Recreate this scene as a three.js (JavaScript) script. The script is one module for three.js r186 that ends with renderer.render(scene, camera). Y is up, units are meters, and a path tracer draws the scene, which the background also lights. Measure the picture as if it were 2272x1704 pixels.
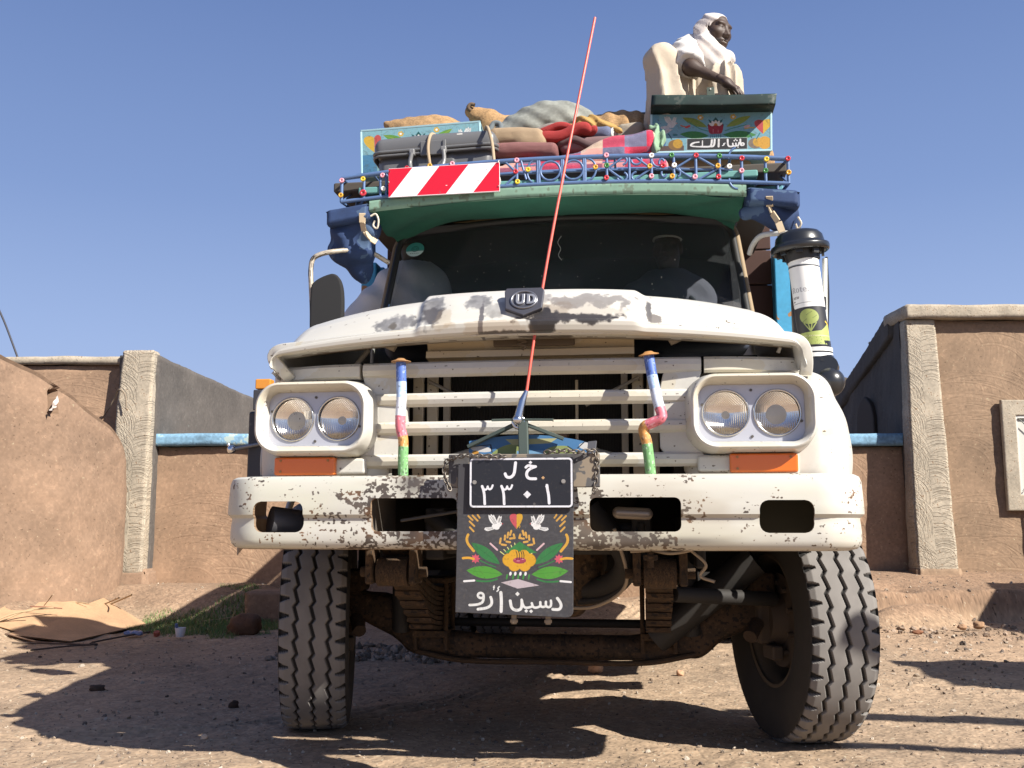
import * as THREE from 'three';
import { RoundedBoxGeometry } from 'three/addons/geometries/RoundedBoxGeometry.js';
import { mergeGeometries, mergeVertices, toCreasedNormals } from 'three/addons/utils/BufferGeometryUtils.js';
import { FontLoader } from 'three/addons/loaders/FontLoader.js';
import { TextGeometry } from 'three/addons/geometries/TextGeometry.js';
import { Brush, Evaluator, SUBTRACTION } from 'three-bvh-csg';

// ---------------------------------------------------------------- camera, sky, sun, exposure
const scene = new THREE.Scene();
const camera = new THREE.PerspectiveCamera(42.34, 4 / 3, 0.05, 900);
camera.position.set(0, 0.92, 0);
camera.rotation.set(THREE.MathUtils.degToRad(8), 0, 0);
const renderer = new THREE.WebGLRenderer({ antialias: true });
renderer.toneMapping = THREE.LinearToneMapping;
renderer.toneMappingExposure = 2.0;
renderer.shadowMap.enabled = true;
const SUN = new THREE.Vector3(1.0, 1.0, 0.82).normalize();
{
  const W = 512, H = 256, data = new Float32Array(W * H * 4);
  const stops = [[-90, .17, .20, .28], [-1, .235, .29, .41], [3, .225, .285, .42], [10, .178, .243, .395], [18, .118, .176, .325], [30, .072, .117, .25], [50, .050, .084, .195], [90, .038, .068, .165]];
  for (let j = 0; j < H; j++) {
    const el = ((j + .5) / H - .5) * 180;
    let k = 1; while (k < stops.length - 1 && el > stops[k][0]) k++;
    const a = stops[k - 1], b = stops[k], t = Math.min(1, Math.max(0, (el - a[0]) / (b[0] - a[0])));
    for (let i = 0; i < W; i++) {
      const az = ((i + .5) / W - .5) * 2 * Math.PI, ce = Math.cos(el * Math.PI / 180), d = [Math.cos(az) * ce, Math.sin(el * Math.PI / 180), Math.sin(az) * ce];
      const c = d[0] * SUN.x + d[1] * SUN.y + d[2] * SUN.z, g = Math.max(0, c) ** 6 * .55 + Math.max(0, c) ** 40 * 1.2;
      for (let q = 0; q < 3; q++) data[(j * W + i) * 4 + q] = (a[q + 1] + (b[q + 1] - a[q + 1]) * t) + g * [1, .97, .9][q] * .25;
      data[(j * W + i) * 4 + 3] = 1;
    }
  }
  const sky = new THREE.DataTexture(data, W, H, THREE.RGBAFormat, THREE.FloatType);
  sky.mapping = THREE.EquirectangularReflectionMapping; sky.magFilter = THREE.LinearFilter; sky.needsUpdate = true;
  scene.background = sky; scene.environment = sky;
}
const sun = new THREE.DirectionalLight(new THREE.Color(1, .945, .86), 5);
sun.position.copy(SUN).multiplyScalar(40).add(new THREE.Vector3(0, 0, -6)); sun.target.position.set(0, 0, -6);
sun.castShadow = true; sun.shadow.mapSize.set(4096, 4096);
Object.assign(sun.shadow.camera, { left: -14, right: 14, top: 14, bottom: -14, near: 1, far: 90 });
scene.add(sun, sun.target);

// ---------------------------------------------------------------- helpers
const V = (x, y, z) => new THREE.Vector3(x, y, z), V2 = (x, y) => new THREE.Vector2(x, y);
const mul32 = (a) => () => { a = (a + 0x6d2b79f5) | 0; let t = Math.imul(a ^ (a >>> 15), 1 | a); t = (t + Math.imul(t ^ (t >>> 7), 61 | t)) ^ t; return ((t ^ (t >>> 14)) >>> 0) / 4294967296; };
const R = mul32(77), rr = (a, b) => a + (b - a) * R();
const clamp = (x, a = 0, b = 1) => Math.min(b, Math.max(a, x)), lerp = (a, b, t) => a + (b - a) * t, ss = (a, b, x) => { const t = clamp((x - a) / (b - a)); return t * t * (3 - 2 * t); };
const h3 = (x, y, z) => { let h = Math.imul(x, 374761393) ^ Math.imul(y, 668265263) ^ Math.imul(z, 2147483647 ^ 0x5bd1e995); h = Math.imul(h ^ (h >>> 13), 1274126177); h ^= h >>> 16; return (h >>> 0) / 4294967296; };
function vn(x, y, z = 0) { // value noise, -1..1
  const xi = Math.floor(x), yi = Math.floor(y), zi = Math.floor(z), f = (t) => t * t * (3 - 2 * t), u = f(x - xi), v = f(y - yi), w = f(z - zi);
  const c = (a, b, d) => h3(xi + a, yi + b, zi + d);
  return 2 * lerp(lerp(lerp(c(0, 0, 0), c(1, 0, 0), u), lerp(c(0, 1, 0), c(1, 1, 0), u), v), lerp(lerp(c(0, 0, 1), c(1, 0, 1), u), lerp(c(0, 1, 1), c(1, 1, 1), u), v), w) - 1;
}
function fbm(x, y, z = 0, o = 4) { let s = 0, a = .5; for (let i = 0; i < o; i++) { s += a * vn(x, y, z); x = x * 2.03 + 11.3; y = y * 2.03 + 5.7; z = z * 2.03 + 3.1; a *= .5; } return s; }
function pn(x, y, p, s) { // tiling value noise with p cells a side
  const xi = Math.floor(x), yi = Math.floor(y), f = (t) => t * t * (3 - 2 * t), u = f(x - xi), v = f(y - yi), m = (i) => ((i % p) + p) % p, c = (a, b) => h3(m(xi + a), m(yi + b), s);
  return 2 * lerp(lerp(c(0, 0), c(1, 0), u), lerp(c(0, 1), c(1, 1), u), v) - 1;
}
function pf(u, v, p, s, o = 4) { let t = 0, a = .5; for (let i = 0; i < o; i++) { t += a * pn(u * p, v * p, p, s + i); p *= 2; a *= .5; } return t; }
const B = (x) => clamp(Math.round(x), 0, 255);
function dtex(w, h, fn, srgb = true, rep = 1) { // colour or height texture computed per pixel; fn(u, v) gives 0..255
  const d = new Uint8Array(w * h * 4);
  for (let j = 0; j < h; j++) for (let i = 0; i < w; i++) { const c = fn((i + .5) / w, (j + .5) / h), o = (j * w + i) * 4; if (typeof c === 'number') d[o] = d[o + 1] = d[o + 2] = B(c); else { d[o] = B(c[0]); d[o + 1] = B(c[1]); d[o + 2] = B(c[2]); } d[o + 3] = 255; }
  const t = new THREE.DataTexture(d, w, h); t.magFilter = THREE.LinearFilter; t.minFilter = THREE.LinearMipmapLinearFilter; t.generateMipmaps = true; t.wrapS = t.wrapT = THREE.RepeatWrapping; if (srgb) t.colorSpace = THREE.SRGBColorSpace; t.repeat.set(1 / rep, 1 / rep); t.needsUpdate = true; return t;
}
function ctex(w, h, draw, srgb = true, wrap = false) {
  const c = document.createElement('canvas'); c.width = w; c.height = h; const g = c.getContext('2d'); draw(g, w, h);
  const t = new THREE.CanvasTexture(c); if (srgb) t.colorSpace = THREE.SRGBColorSpace; if (wrap) t.wrapS = t.wrapT = THREE.RepeatWrapping; return t;
}
const std = (o) => new THREE.MeshStandardMaterial({ roughness: .7, ...o }), phy = (o) => new THREE.MeshPhysicalMaterial({ roughness: .5, ...o });
const rgb = (r, g, b) => new THREE.Color().setRGB(r, g, b);
function mesh(name, geo, mat, parent) { const m = new THREE.Mesh(geo, mat); m.name = name; m.castShadow = m.receiveShadow = true; if (parent) parent.add(m); return m; }
const taken = {};
function numbered(name) { const n = taken[name] ?? 0; taken[name] = n + 1; return n ? `${name}_${String(n).padStart(3, '0')}` : name; }
function tag(o, label, category, group, kind) { o.userData.label = label; o.userData.category = category; if (group) o.userData.group = group; if (kind) o.userData.kind = kind; return o; }
function thing(name, label, category, pos = [0, 0, 0], turn = 0, group) { const g = new THREE.Group(); g.name = numbered(name); g.position.set(...pos); g.rotation.y = turn; scene.add(g); return tag(g, label, category, group); }
const part = (name, parent) => { const g = new THREE.Group(); g.name = name; parent.add(g); return g; };
function uvBox(geo, s = 1) { // uv in metres by the main direction of each face
  const g = geo.index ? geo.toNonIndexed() : geo, p = g.attributes.position, n = p.count, uv = new Float32Array(n * 2), a = V(), b = V(), c = V(), N = V();
  for (let i = 0; i < n; i += 3) {
    a.fromBufferAttribute(p, i); b.fromBufferAttribute(p, i + 1); c.fromBufferAttribute(p, i + 2); N.subVectors(b, a).cross(V().subVectors(c, a));
    const ax = Math.abs(N.x), ay = Math.abs(N.y), az = Math.abs(N.z);
    [a, b, c].forEach((q, k) => { const o = (i + k) * 2; if (az >= ax && az >= ay) { uv[o] = q.x * s; uv[o + 1] = q.y * s; } else if (ax >= ay) { uv[o] = q.z * s; uv[o + 1] = q.y * s; } else { uv[o] = q.x * s; uv[o + 1] = q.z * s; } });
  }
  g.setAttribute('uv', new THREE.BufferAttribute(uv, 2)); if (!g.attributes.normal) g.computeVertexNormals(); return g;
}
const strip = (g) => { const o = g.index ? g.toNonIndexed() : g.clone(); for (const k of Object.keys(o.attributes)) if (!['position', 'normal', 'uv'].includes(k)) o.deleteAttribute(k); if (!o.attributes.uv) o.setAttribute('uv', new THREE.BufferAttribute(new Float32Array(o.attributes.position.count * 2), 2)); return o; };
const join = (...gs) => mergeGeometries(gs.flat().map(strip));
const mv = (g, x = 0, y = 0, z = 0, rx = 0, ry = 0, rz = 0) => { const m = new THREE.Matrix4().makeRotationFromEuler(new THREE.Euler(rx, ry, rz)); m.setPosition(x, y, z); return g.applyMatrix4(m); };
const rbox = (w, h, d, x = 0, y = 0, z = 0, r = .006, seg = 2) => uvBox(mv(new RoundedBoxGeometry(w, h, d, seg, Math.min(r, w / 2.01, h / 2.01, d / 2.01)), x, y, z));
const cyl = (r1, r2, h, x = 0, y = 0, z = 0, seg = 24) => mv(new THREE.CylinderGeometry(r1, r2, h, seg), x, y, z);
function bar(a, b, r, seg = 10, r2 = r) { const A = V(...a), D = V(...b).sub(A), L = D.length(), g = new THREE.CylinderGeometry(r2, r, L, seg); g.translate(0, L / 2, 0); g.applyQuaternion(new THREE.Quaternion().setFromUnitVectors(V(0, 1, 0), D.normalize())); return g.translate(...a); }
function tube(pts, r, seg = 8, n = pts.length * 8, closed = false) { return new THREE.TubeGeometry(new THREE.CatmullRomCurve3(pts.map((p) => V(...p)), closed, 'centripetal'), n, r, seg, closed); }
function beam(a, b, w, h) { const A = V(...a), D = V(...b).sub(A), L = D.length(), g = new RoundedBoxGeometry(w, L, h, 2, Math.min(w, h) * .15); g.translate(0, L / 2, 0); g.applyQuaternion(new THREE.Quaternion().setFromUnitVectors(V(0, 1, 0), D.normalize())); return uvBox(g.translate(...a)); }
function grid(nu, nv, f, uvf) { // parametric sheet, f(u, v) gives [x, y, z]
  const p = [], uv = [], ix = [];
  for (let j = 0; j <= nv; j++) for (let i = 0; i <= nu; i++) { const u = i / nu, v = j / nv, q = f(u, v); p.push(...q); const t = uvf ? uvf(u, v, q) : [u, v]; uv.push(...t); }
  for (let j = 0; j < nv; j++) for (let i = 0; i < nu; i++) { const a = j * (nu + 1) + i, b = a + 1, c = a + nu + 1, d = c + 1; ix.push(a, b, d, a, d, c); }
  const g = new THREE.BufferGeometry(); g.setAttribute('position', new THREE.Float32BufferAttribute(p, 3)); g.setAttribute('uv', new THREE.Float32BufferAttribute(uv, 2)); g.setIndex(ix); g.computeVertexNormals(); return g;
}
function sweep(path, prof, crease = .5) { // closed profile [out, y] along a path [x, z], capped; uv = metres along path, metres round profile
  const p = [], uv = [], ix = [], n = path.length, m = prof.length; let s = 0;
  const per = [0]; for (let k = 1; k <= m; k++) per.push(per[k - 1] + Math.hypot(prof[k % m][0] - prof[k - 1][0], prof[k % m][1] - prof[k - 1][1]));
  for (let i = 0; i < n; i++) {
    const a = path[Math.max(0, i - 1)], b = path[Math.min(n - 1, i + 1)], L = Math.hypot(b[0] - a[0], b[1] - a[1]), nx = -(b[1] - a[1]) / L, nz = (b[0] - a[0]) / L;
    if (i) s += Math.hypot(path[i][0] - path[i - 1][0], path[i][1] - path[i - 1][1]);
    for (let k = 0; k <= m; k++) { const q = prof[k % m]; p.push(path[i][0] + nx * q[0], q[1], path[i][1] + nz * q[0]); uv.push(s, per[k]); }
  }
  const sh = THREE.ShapeUtils.triangulateShape(prof.map((q) => V2(q[0], q[1])), []), e = (n - 1) * (m + 1), cw = THREE.ShapeUtils.isClockWise(prof.map((q) => V2(q[0], q[1])));
  for (let i = 0; i < n - 1; i++) for (let k = 0; k < m; k++) { const a = i * (m + 1) + k, b = a + 1, c = a + m + 1, d = c + 1; cw ? ix.push(a, b, d, a, d, c) : ix.push(a, d, b, a, c, d); }
  for (const [a, b, c] of sh) ix.push(a, b, c, e + a, e + c, e + b);
  const g = new THREE.BufferGeometry(); g.setAttribute('position', new THREE.Float32BufferAttribute(p, 3)); g.setAttribute('uv', new THREE.Float32BufferAttribute(uv, 2)); g.setIndex(ix);
  return toCreasedNormals(g, crease);
}
function surf(f, lo, hi, h) { // surface nets of a distance field
  const n = [0, 1, 2].map((k) => Math.ceil((hi[k] - lo[k]) / h) + 1), [X, Y, Z] = n, val = new Float32Array(X * Y * Z), id = new Int32Array(X * Y * Z).fill(-1), at = (i, j, k) => (k * Y + j) * X + i;
  for (let k = 0; k < Z; k++) for (let j = 0; j < Y; j++) for (let i = 0; i < X; i++) val[at(i, j, k)] = f(lo[0] + i * h, lo[1] + j * h, lo[2] + k * h);
  const p = [], ix = [], E = [[0, 1], [2, 3], [4, 5], [6, 7], [0, 2], [1, 3], [4, 6], [5, 7], [0, 4], [1, 5], [2, 6], [3, 7]];
  for (let k = 0; k < Z - 1; k++) for (let j = 0; j < Y - 1; j++) for (let i = 0; i < X - 1; i++) {
    const c = []; let s = 0; for (let q = 0; q < 8; q++) { const w = val[at(i + (q & 1), j + ((q >> 1) & 1), k + (q >> 2))]; c.push(w); if (w < 0) s++; }
    if (s === 0 || s === 8) continue;
    let x = 0, y = 0, z = 0, m = 0; for (const [a, b] of E) if ((c[a] < 0) !== (c[b] < 0)) { const t = c[a] / (c[a] - c[b]); x += lerp(a & 1, b & 1, t); y += lerp((a >> 1) & 1, (b >> 1) & 1, t); z += lerp(a >> 2, b >> 2, t); m++; }
    id[at(i, j, k)] = p.length / 3; p.push(lo[0] + (i + x / m) * h, lo[1] + (j + y / m) * h, lo[2] + (k + z / m) * h);
  }
  const q4 = (a, b, c, d, fl) => { if (a < 0 || b < 0 || c < 0 || d < 0) return; fl ? ix.push(a, b, c, a, c, d) : ix.push(a, c, b, a, d, c); };
  for (let k = 1; k < Z - 1; k++) for (let j = 1; j < Y - 1; j++) for (let i = 1; i < X - 1; i++) {
    const v = val[at(i, j, k)] < 0;
    if (v !== val[at(i + 1, j, k)] < 0) q4(id[at(i, j - 1, k - 1)], id[at(i, j, k - 1)], id[at(i, j, k)], id[at(i, j - 1, k)], v);
    if (v !== val[at(i, j + 1, k)] < 0) q4(id[at(i - 1, j, k - 1)], id[at(i - 1, j, k)], id[at(i, j, k)], id[at(i, j, k - 1)], v);
    if (v !== val[at(i, j, k + 1)] < 0) q4(id[at(i - 1, j - 1, k)], id[at(i, j - 1, k)], id[at(i, j, k)], id[at(i - 1, j, k)], v);
  }
  const g = new THREE.BufferGeometry(); g.setAttribute('position', new THREE.Float32BufferAttribute(p, 3)); g.setIndex(ix); g.computeVertexNormals(); return g;
}
function ribbon(pts, prof, n = 200) { // closed profile [out, across] along a 3D curve that faces +z
  const c = new THREE.CatmullRomCurve3(pts.map((p) => V(...p)), false, 'centripetal'), m = prof.length, p = [], ix = [], uv = [], L = c.getLength();
  for (let i = 0; i <= n; i++) { const P = c.getPointAt(i / n), T = c.getTangentAt(i / n), N = V(0, 0, 1).addScaledVector(T, -T.z).normalize(), Bn = N.clone().cross(T); for (let k = 0; k <= m; k++) { const q = prof[k % m], w = P.clone().addScaledVector(N, q[0]).addScaledVector(Bn, q[1]); p.push(w.x, w.y, w.z); uv.push(i / n * L, k / m * .1); } }
  for (let i = 0; i < n; i++) for (let k = 0; k < m; k++) { const a = i * (m + 1) + k, d = a + m + 1; ix.push(a, d, a + 1, a + 1, d, d + 1); }
  const g = new THREE.BufferGeometry(); g.setAttribute('position', new THREE.Float32BufferAttribute(p, 3)); g.setAttribute('uv', new THREE.Float32BufferAttribute(uv, 2)); g.setIndex(ix); return toCreasedNormals(g, .7);
}
const smin = (a, b, k) => { const h = Math.max(k - Math.abs(a - b), 0) / k; return Math.min(a, b) - h * h * k * .25; };
function cone(x, y, z, a, b) { // tapered capsule, a and b = [x, y, z, r]
  const dx = b[0] - a[0], dy = b[1] - a[1], dz = b[2] - a[2], t = clamp(((x - a[0]) * dx + (y - a[1]) * dy + (z - a[2]) * dz) / (dx * dx + dy * dy + dz * dz + 1e-9));
  return Math.hypot(x - a[0] - dx * t, y - a[1] - dy * t, z - a[2] - dz * t) - lerp(a[3], b[3], t);
}
const ell = (x, y, z, c, r) => { const a = (x - c[0]) / r[0], b = (y - c[1]) / r[1], d = (z - c[2]) / r[2], k = Math.hypot(a, b, d); return (k - 1) * Math.min(r[0], r[1], r[2]); };
const sbox = (x, y, z, c, s, r) => { const a = Math.abs(x - c[0]) - s[0] + r, b = Math.abs(y - c[1]) - s[1] + r, d = Math.abs(z - c[2]) - s[2] + r; return Math.hypot(Math.max(a, 0), Math.max(b, 0), Math.max(d, 0)) + Math.min(Math.max(a, b, d), 0) - r; };
function paint(geo, fn) { const p = geo.attributes.position, n = geo.attributes.normal, c = new Float32Array(p.count * 3); for (let i = 0; i < p.count; i++) c.set(fn(p.getX(i), p.getY(i), p.getZ(i), n.getX(i), n.getY(i), n.getZ(i)), i * 3); geo.setAttribute('color', new THREE.BufferAttribute(c, 3)); return geo; }

// ---------------------------------------------------------------- the setting: ground, mud houses, walls
const mudH = (u, v) => 128 + 95 * pf(u, v, 5, 3, 6) + (pf(u, v, 90, 31, 2) > .42 ? 26 : 0);
const T_mud = dtex(1024, 1024, (u, v) => { const a = pf(u, v, 4, 5, 6), b = pf(u, v, 70, 9, 3), straw = pf(u * 1, v, 110, 17, 1), st2 = pf(u, v * .999, 37, 43, 3); const k = 1 + .12 * a + .10 * b; let c = [176 * k, 141 * k, 114 * k]; if (straw > .43 && b > .1) c = [205, 180, 146]; if (straw < -.43 && a < .1) c = [c[0] * .72, c[1] * .7, c[2] * .68]; if (st2 > .38) c = c.map((x) => x * 1.06); return c; }, true, 1.7);
const T_mudB = dtex(1024, 1024, mudH, false, 1.7);
const T_gnd = dtex(1024, 1024, (u, v) => { const a = pf(u, v, 6, 25, 5), b = pf(u, v, 120, 29, 2), c2 = pf(u, v, 200, 51, 1), e = pf(u, v, 45, 57, 3); const k = 1 + .15 * a + .2 * b + .06 * e; let c = [184 * k, 157 * k, 137 * k]; if (c2 > .40 && b > -.1) c = [214, 200, 182]; if (c2 < -.42) c = [112, 92, 78]; return c; }, true, 2.6);
const T_gndB = dtex(1024, 1024, (u, v) => 128 + 80 * pf(u, v, 40, 61, 4) + 55 * pf(u, v, 220, 67, 1) + 20 * pf(u, v, 9, 71, 2), false, 2.6);
const T_plaster = dtex(512, 512, (u, v) => { const a = pf(u, v, 4, 33, 5), b = pf(u, v, 50, 37, 3); const k = 1 + .12 * a + .14 * b; return b > .46 ? [128, 108, 88] : [158 * k, 147 * k, 130 * k]; }, true, .9);
function swirls(w, h, base, rows, seed, str) { // finger arcs drawn in wet plaster
  return ctex(w, h, (g) => {
    const r = mul32(seed); g.fillStyle = `rgb(${base},${base},${base})`; g.fillRect(0, 0, w, h); g.lineCap = 'round';
    for (let q = 0; q < rows; q++) {
      const cx = w * (.1 + .55 * r()), cy = h * (q + .9 + .4 * r()) / rows, R0 = w * (.18 + .1 * r()), R1 = w * (.62 + .3 * r()), n = 9 + r() * 6, a0 = -2.5 + r() * .6, a1 = -.1 + r() * .6;
      for (let k = 0; k < n; k++) { const rad = lerp(R0, R1, (k + .4 * r()) / n), dark = k % 2; const s = base + (dark ? -1 : 1) * str * (.5 + .5 * r()); g.strokeStyle = `rgba(${s},${s},${s},.8)`; g.lineWidth = w * (.008 + .012 * r()); g.beginPath(); g.ellipse(cx, cy, rad, rad * (.75 + .2 * r()), 0, a0 + .3 * r(), a1 + .3 * r()); g.stroke(); }
    }
    for (let q = 0; q < 2600; q++) { const s = base + (r() - .5) * str * 1.1; g.fillStyle = `rgba(${s},${s},${s},.5)`; const x = r() * w, y = r() * h; g.fillRect(x, y, 2 + r() * 7, 1 + r() * 4); }
  }, false, true);
}
const B_pillar = swirls(512, 2048, 128, 15, 5, 92); B_pillar.repeat.set(1 / .46, 1 / 2.2);
const B_wall = swirls(1024, 1024, 128, 6, 9, 50); B_wall.repeat.set(1 / 1.25, 1 / 1.25);
const M = {};
M.mud = std({ map: T_mud, bumpMap: T_mudB, bumpScale: .007, roughness: .96, color: rgb(.52, .55, .575) });
M.mudSwirl = std({ map: T_mud, bumpMap: B_wall, bumpScale: .006, roughness: .96, color: rgb(.64, .675, .685) });
M.mudHouse = std({ map: T_mud, bumpMap: B_wall, bumpScale: .006, roughness: .96, color: rgb(.56, .615, .625) });
M.plaster = std({ map: T_plaster, bumpMap: B_pillar, bumpScale: .02, roughness: .93 });
M.plasterPlain = std({ map: T_plaster, bumpMap: T_mudB, bumpScale: .02, roughness: .93 });
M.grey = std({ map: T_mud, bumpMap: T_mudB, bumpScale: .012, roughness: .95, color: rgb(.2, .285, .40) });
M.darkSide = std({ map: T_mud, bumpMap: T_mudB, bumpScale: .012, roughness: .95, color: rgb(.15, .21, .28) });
M.blueLime = std({ bumpMap: T_mudB, bumpScale: .014, roughness: .9, map: dtex(512, 512, (u, v) => { const a = pf(u, v, 6, 81, 5), b = pf(u, v, 50, 87, 3); const k = 1 + .2 * a + .2 * b; return a + b * .6 > .42 ? [160, 176, 172] : [112 * k, 148 * k, 172 * k]; }, true, 1.2) });
// a worked mud slab: a block divided finely, its edges rounded and its faces uneven
function slab(f, nx, ny, nz, amp, round = .03, seed = 0, freq = 2.2) {
  const g = new THREE.BoxGeometry(2, 2, 2, nx, ny, nz); g.deleteAttribute('uv'); g.deleteAttribute('normal');
  const m = mergeVertices(g, 1e-5), p = m.attributes.position;
  for (let i = 0; i < p.count; i++) {
    const s = [p.getX(i), p.getY(i), p.getZ(i)], c = f(0, 0, 0), q = f(...s), e = s.filter((w) => Math.abs(w) > .9999).length;
    const d = V(c[0] - q[0], 0, c[2] - q[2]); d.y = s[1] > .9999 ? -1 : 0; d.setLength(e > 1 ? round : 0);
    const n = (k) => amp * (fbm(q[0] * freq + k * 17 + seed, q[1] * freq + k * 5, q[2] * freq, 4) + .35 * fbm(q[0] * freq * 5 + k * 9, q[1] * freq * 5 + seed, q[2] * freq * 5, 2));
    p.setXYZ(i, q[0] + d.x + n(1), q[1] + d.y + n(2) * .8, q[2] + d.z + n(3));
  }
  m.computeVertexNormals(); return uvBox(m);
}
const block = (x0, x1, y0, y1, z0, z1, n, amp, round, seed) => slab((a, b, c) => [lerp(x0, x1, (a + 1) / 2), lerp(y0, y1, (b + 1) / 2), lerp(z0, z1, (c + 1) / 2)], Math.ceil((x1 - x0) / n), Math.ceil((y1 - y0) / n), Math.ceil((z1 - z0) / n), amp, round, seed);

// ground: one sheet, fine where the camera stands, coarse to the horizon; it rises into mud banks along the walls
const WZ = -10.5; // face of the courtyard wall
function bankH(x, z) {
  const n = fbm(x * 1.3, z * 1.3, 4, 3);
  let h = .31 * ss(-9.15 + .25 * n, -10.0, z) * ss(-1.6, -2.6, x + .3 * n);
  h = Math.max(h, .16 * ss(-9.9, -10.4, z) * ss(5.2, 3, Math.abs(x)));
  h = Math.max(h, .34 * ss(-3.75 + .18 * n, -4.3, x) * ss(-6.5, -9.6, z));                            // foot of the rough wall on the left
  const bx = ss(2.5, 3.1, x), edge = -9.35 + .12 * n + .25 * ss(3.9, 3.2, x);
  let b = (.30 * ss(edge, edge - .16, z) + .08 * ss(edge - .1, edge - .8, z)) * bx; b -= .09 * Math.exp(-(((x - 3.62) / .16) ** 2) - (((z + 9.55) / .14) ** 2));
  h = Math.max(h, b + .05 * ss(-9.9, -10.3, z) * bx);
  const m = .2 * Math.exp(-(((x - 3.62) / .5) ** 4) - (((z + 9.12 + .35 * (x - 3.6)) / .2) ** 2)); // slumped lump in front of the bench
  return Math.max(h, m) + (h > .02 ? .012 * fbm(x * 5, z * 5, 8, 3) : 0);
}
function groundH(x, z) {
  const near = ss(16, 9, Math.hypot(x, z + 5));
  let h = near * (.024 * fbm(x * .9, z * .9, 1, 3) + .018 * fbm(x * 3.6, z * 4.2, 2, 3) + .008 * fbm(x * 15, z * 17, 3, 2));
  h += .018 * Math.max(0, fbm(x * 7, z * 7, 6, 2)) * ss(2.2, 3, x) * ss(-6, -8, z);
  // tyre marks in the sand: two faint curved ruts with bars across
  for (const [cx, cz, r] of [[-2.6, -7.4, 3.02], [3.1, -8.3, 2.6]]) { const d = Math.hypot(x - cx, z - cz) - r; if (Math.abs(d) < .14) { const a = Math.atan2(z - cz, x - cx) * r / .055; h -= .012 * ss(.14, .09, Math.abs(d)) * (.55 + .45 * Math.sign(Math.sin(a + 3 * Math.abs(d) * 30))); } }
  return h * ss(.9, .1, bankH(x, z) * 3) + bankH(x, z);
}
{
  const ax = (lo, hi, st, far) => { const a = []; for (let x = lo; x <= hi + 1e-6; x += st) a.push(x); let d = st; for (let x = hi + d; x < far; d *= 1.35, x += d) a.push(x); a.push(far); d = st; for (let x = lo - d; x > -far; d *= 1.35, x -= d) a.unshift(x); a.unshift(-far); return a; };
  const X = ax(-5.6, 6.4, .024, 450), Z = ax(-10.6, -3.2, .021, 450), g = grid(X.length - 1, Z.length - 1, (u, v) => { const x = X[Math.round(u * (X.length - 1))], z = Z[Z.length - 1 - Math.round(v * (Z.length - 1))]; return [x, groundH(x, z), z]; }, (u, v, q) => [q[0], q[2]]);
  paint(g, (x, y, z) => { const b = ss(.04, .2, bankH(x, z)), n = 1 + .1 * fbm(x * .7, z * .7, 5, 3), dust = ss(2.3, 3.2, x) * ss(-5, -8, z) * .08; return [lerp(1, .74, b) * n, lerp(1, .69, b) * n * (1 - dust * .6), lerp(1, .68, b) * n * (1 - dust)]; });
  const m = mesh('ground', g, std({ map: T_gnd, bumpMap: T_gndB, bumpScale: .014, roughness: .97, vertexColors: true, color: rgb(.61, .62, .55) }), scene); m.userData = { kind: 'structure', label: 'dusty sand street with low mud banks along the walls' };
}
// rough mud wall on the left, its top sloping down to the house
{
  const w = thing('mud_wall', 'rough brown mud wall with sloping top and small drain hole beside the cardboard', 'wall', [-4.3, 0, -8.5]);
  const P = [[-5.6, -4.4, 2.75], [-4.85, -6.6, 2.66], [-4.55, -8.0, 2.46], [-4.45, -8.5, 2.38], [-4.33, -8.8, 2.3], [-4.18, -9.1, 2.17], [-4.05, -9.5, 1.98], [-3.94, -9.9, 1.77], [-3.92, -10.06, 1.55], [-3.95, -10.2, 1.1]], c = new THREE.CatmullRomCurve3(P.map((p) => V(p[0], p[2], p[1])), false, 'centripetal');
  let g = slab((a, b, d) => { const q = c.getPoint((a + 1) / 2), k = (b + 1) / 2, batter = .16 * (1 - k) ** 2 + .06 * (1 - k); return [q.x + 4.3 + (d > 0 ? batter * ss(1, .55, (a + 1) / 2) : -.55 - batter), lerp(-.2, q.y, k), q.z + 8.5]; }, 150, 64, 8, .035, .09, 3, 1.6);
  const hx = -4.16 + 4.3, hy = 2.02, hz = -9.03 + 8.5; { const p = g.attributes.position; for (let i = 0; i < p.count; i++) { const y = p.getY(i), z = p.getZ(i); if (p.getX(i) > -.2 && Math.abs(z - hz) < .055 && Math.abs(y - hy) < .12) p.setX(i, p.getX(i) - .16 * ss(.055, .03, Math.abs(z - hz)) * ss(.12, .08, Math.abs(y - hy))); } g.computeVertexNormals(); }
  mesh('wall', g, M.mud, w);
  const rag = grid(10, 16, (u, v) => [.12 + .03 * Math.sin(u * 9 + v * 4) * v + .015, 2.06 - .11 * v + .02 * Math.sin(u * 5), -.5 + .05 * (u - .5) * (1 + .8 * Math.sin(v * 7)) + .055 * v], null);
  const r = mesh('torn_rag', rag, std({ color: rgb(.52, .46, .42), side: THREE.DoubleSide }), scene); r.position.set(-4.3, 0, -8.5); tag(r, 'torn pale rag hanging out of the drain hole in the mud wall', 'rag');
}
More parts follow.
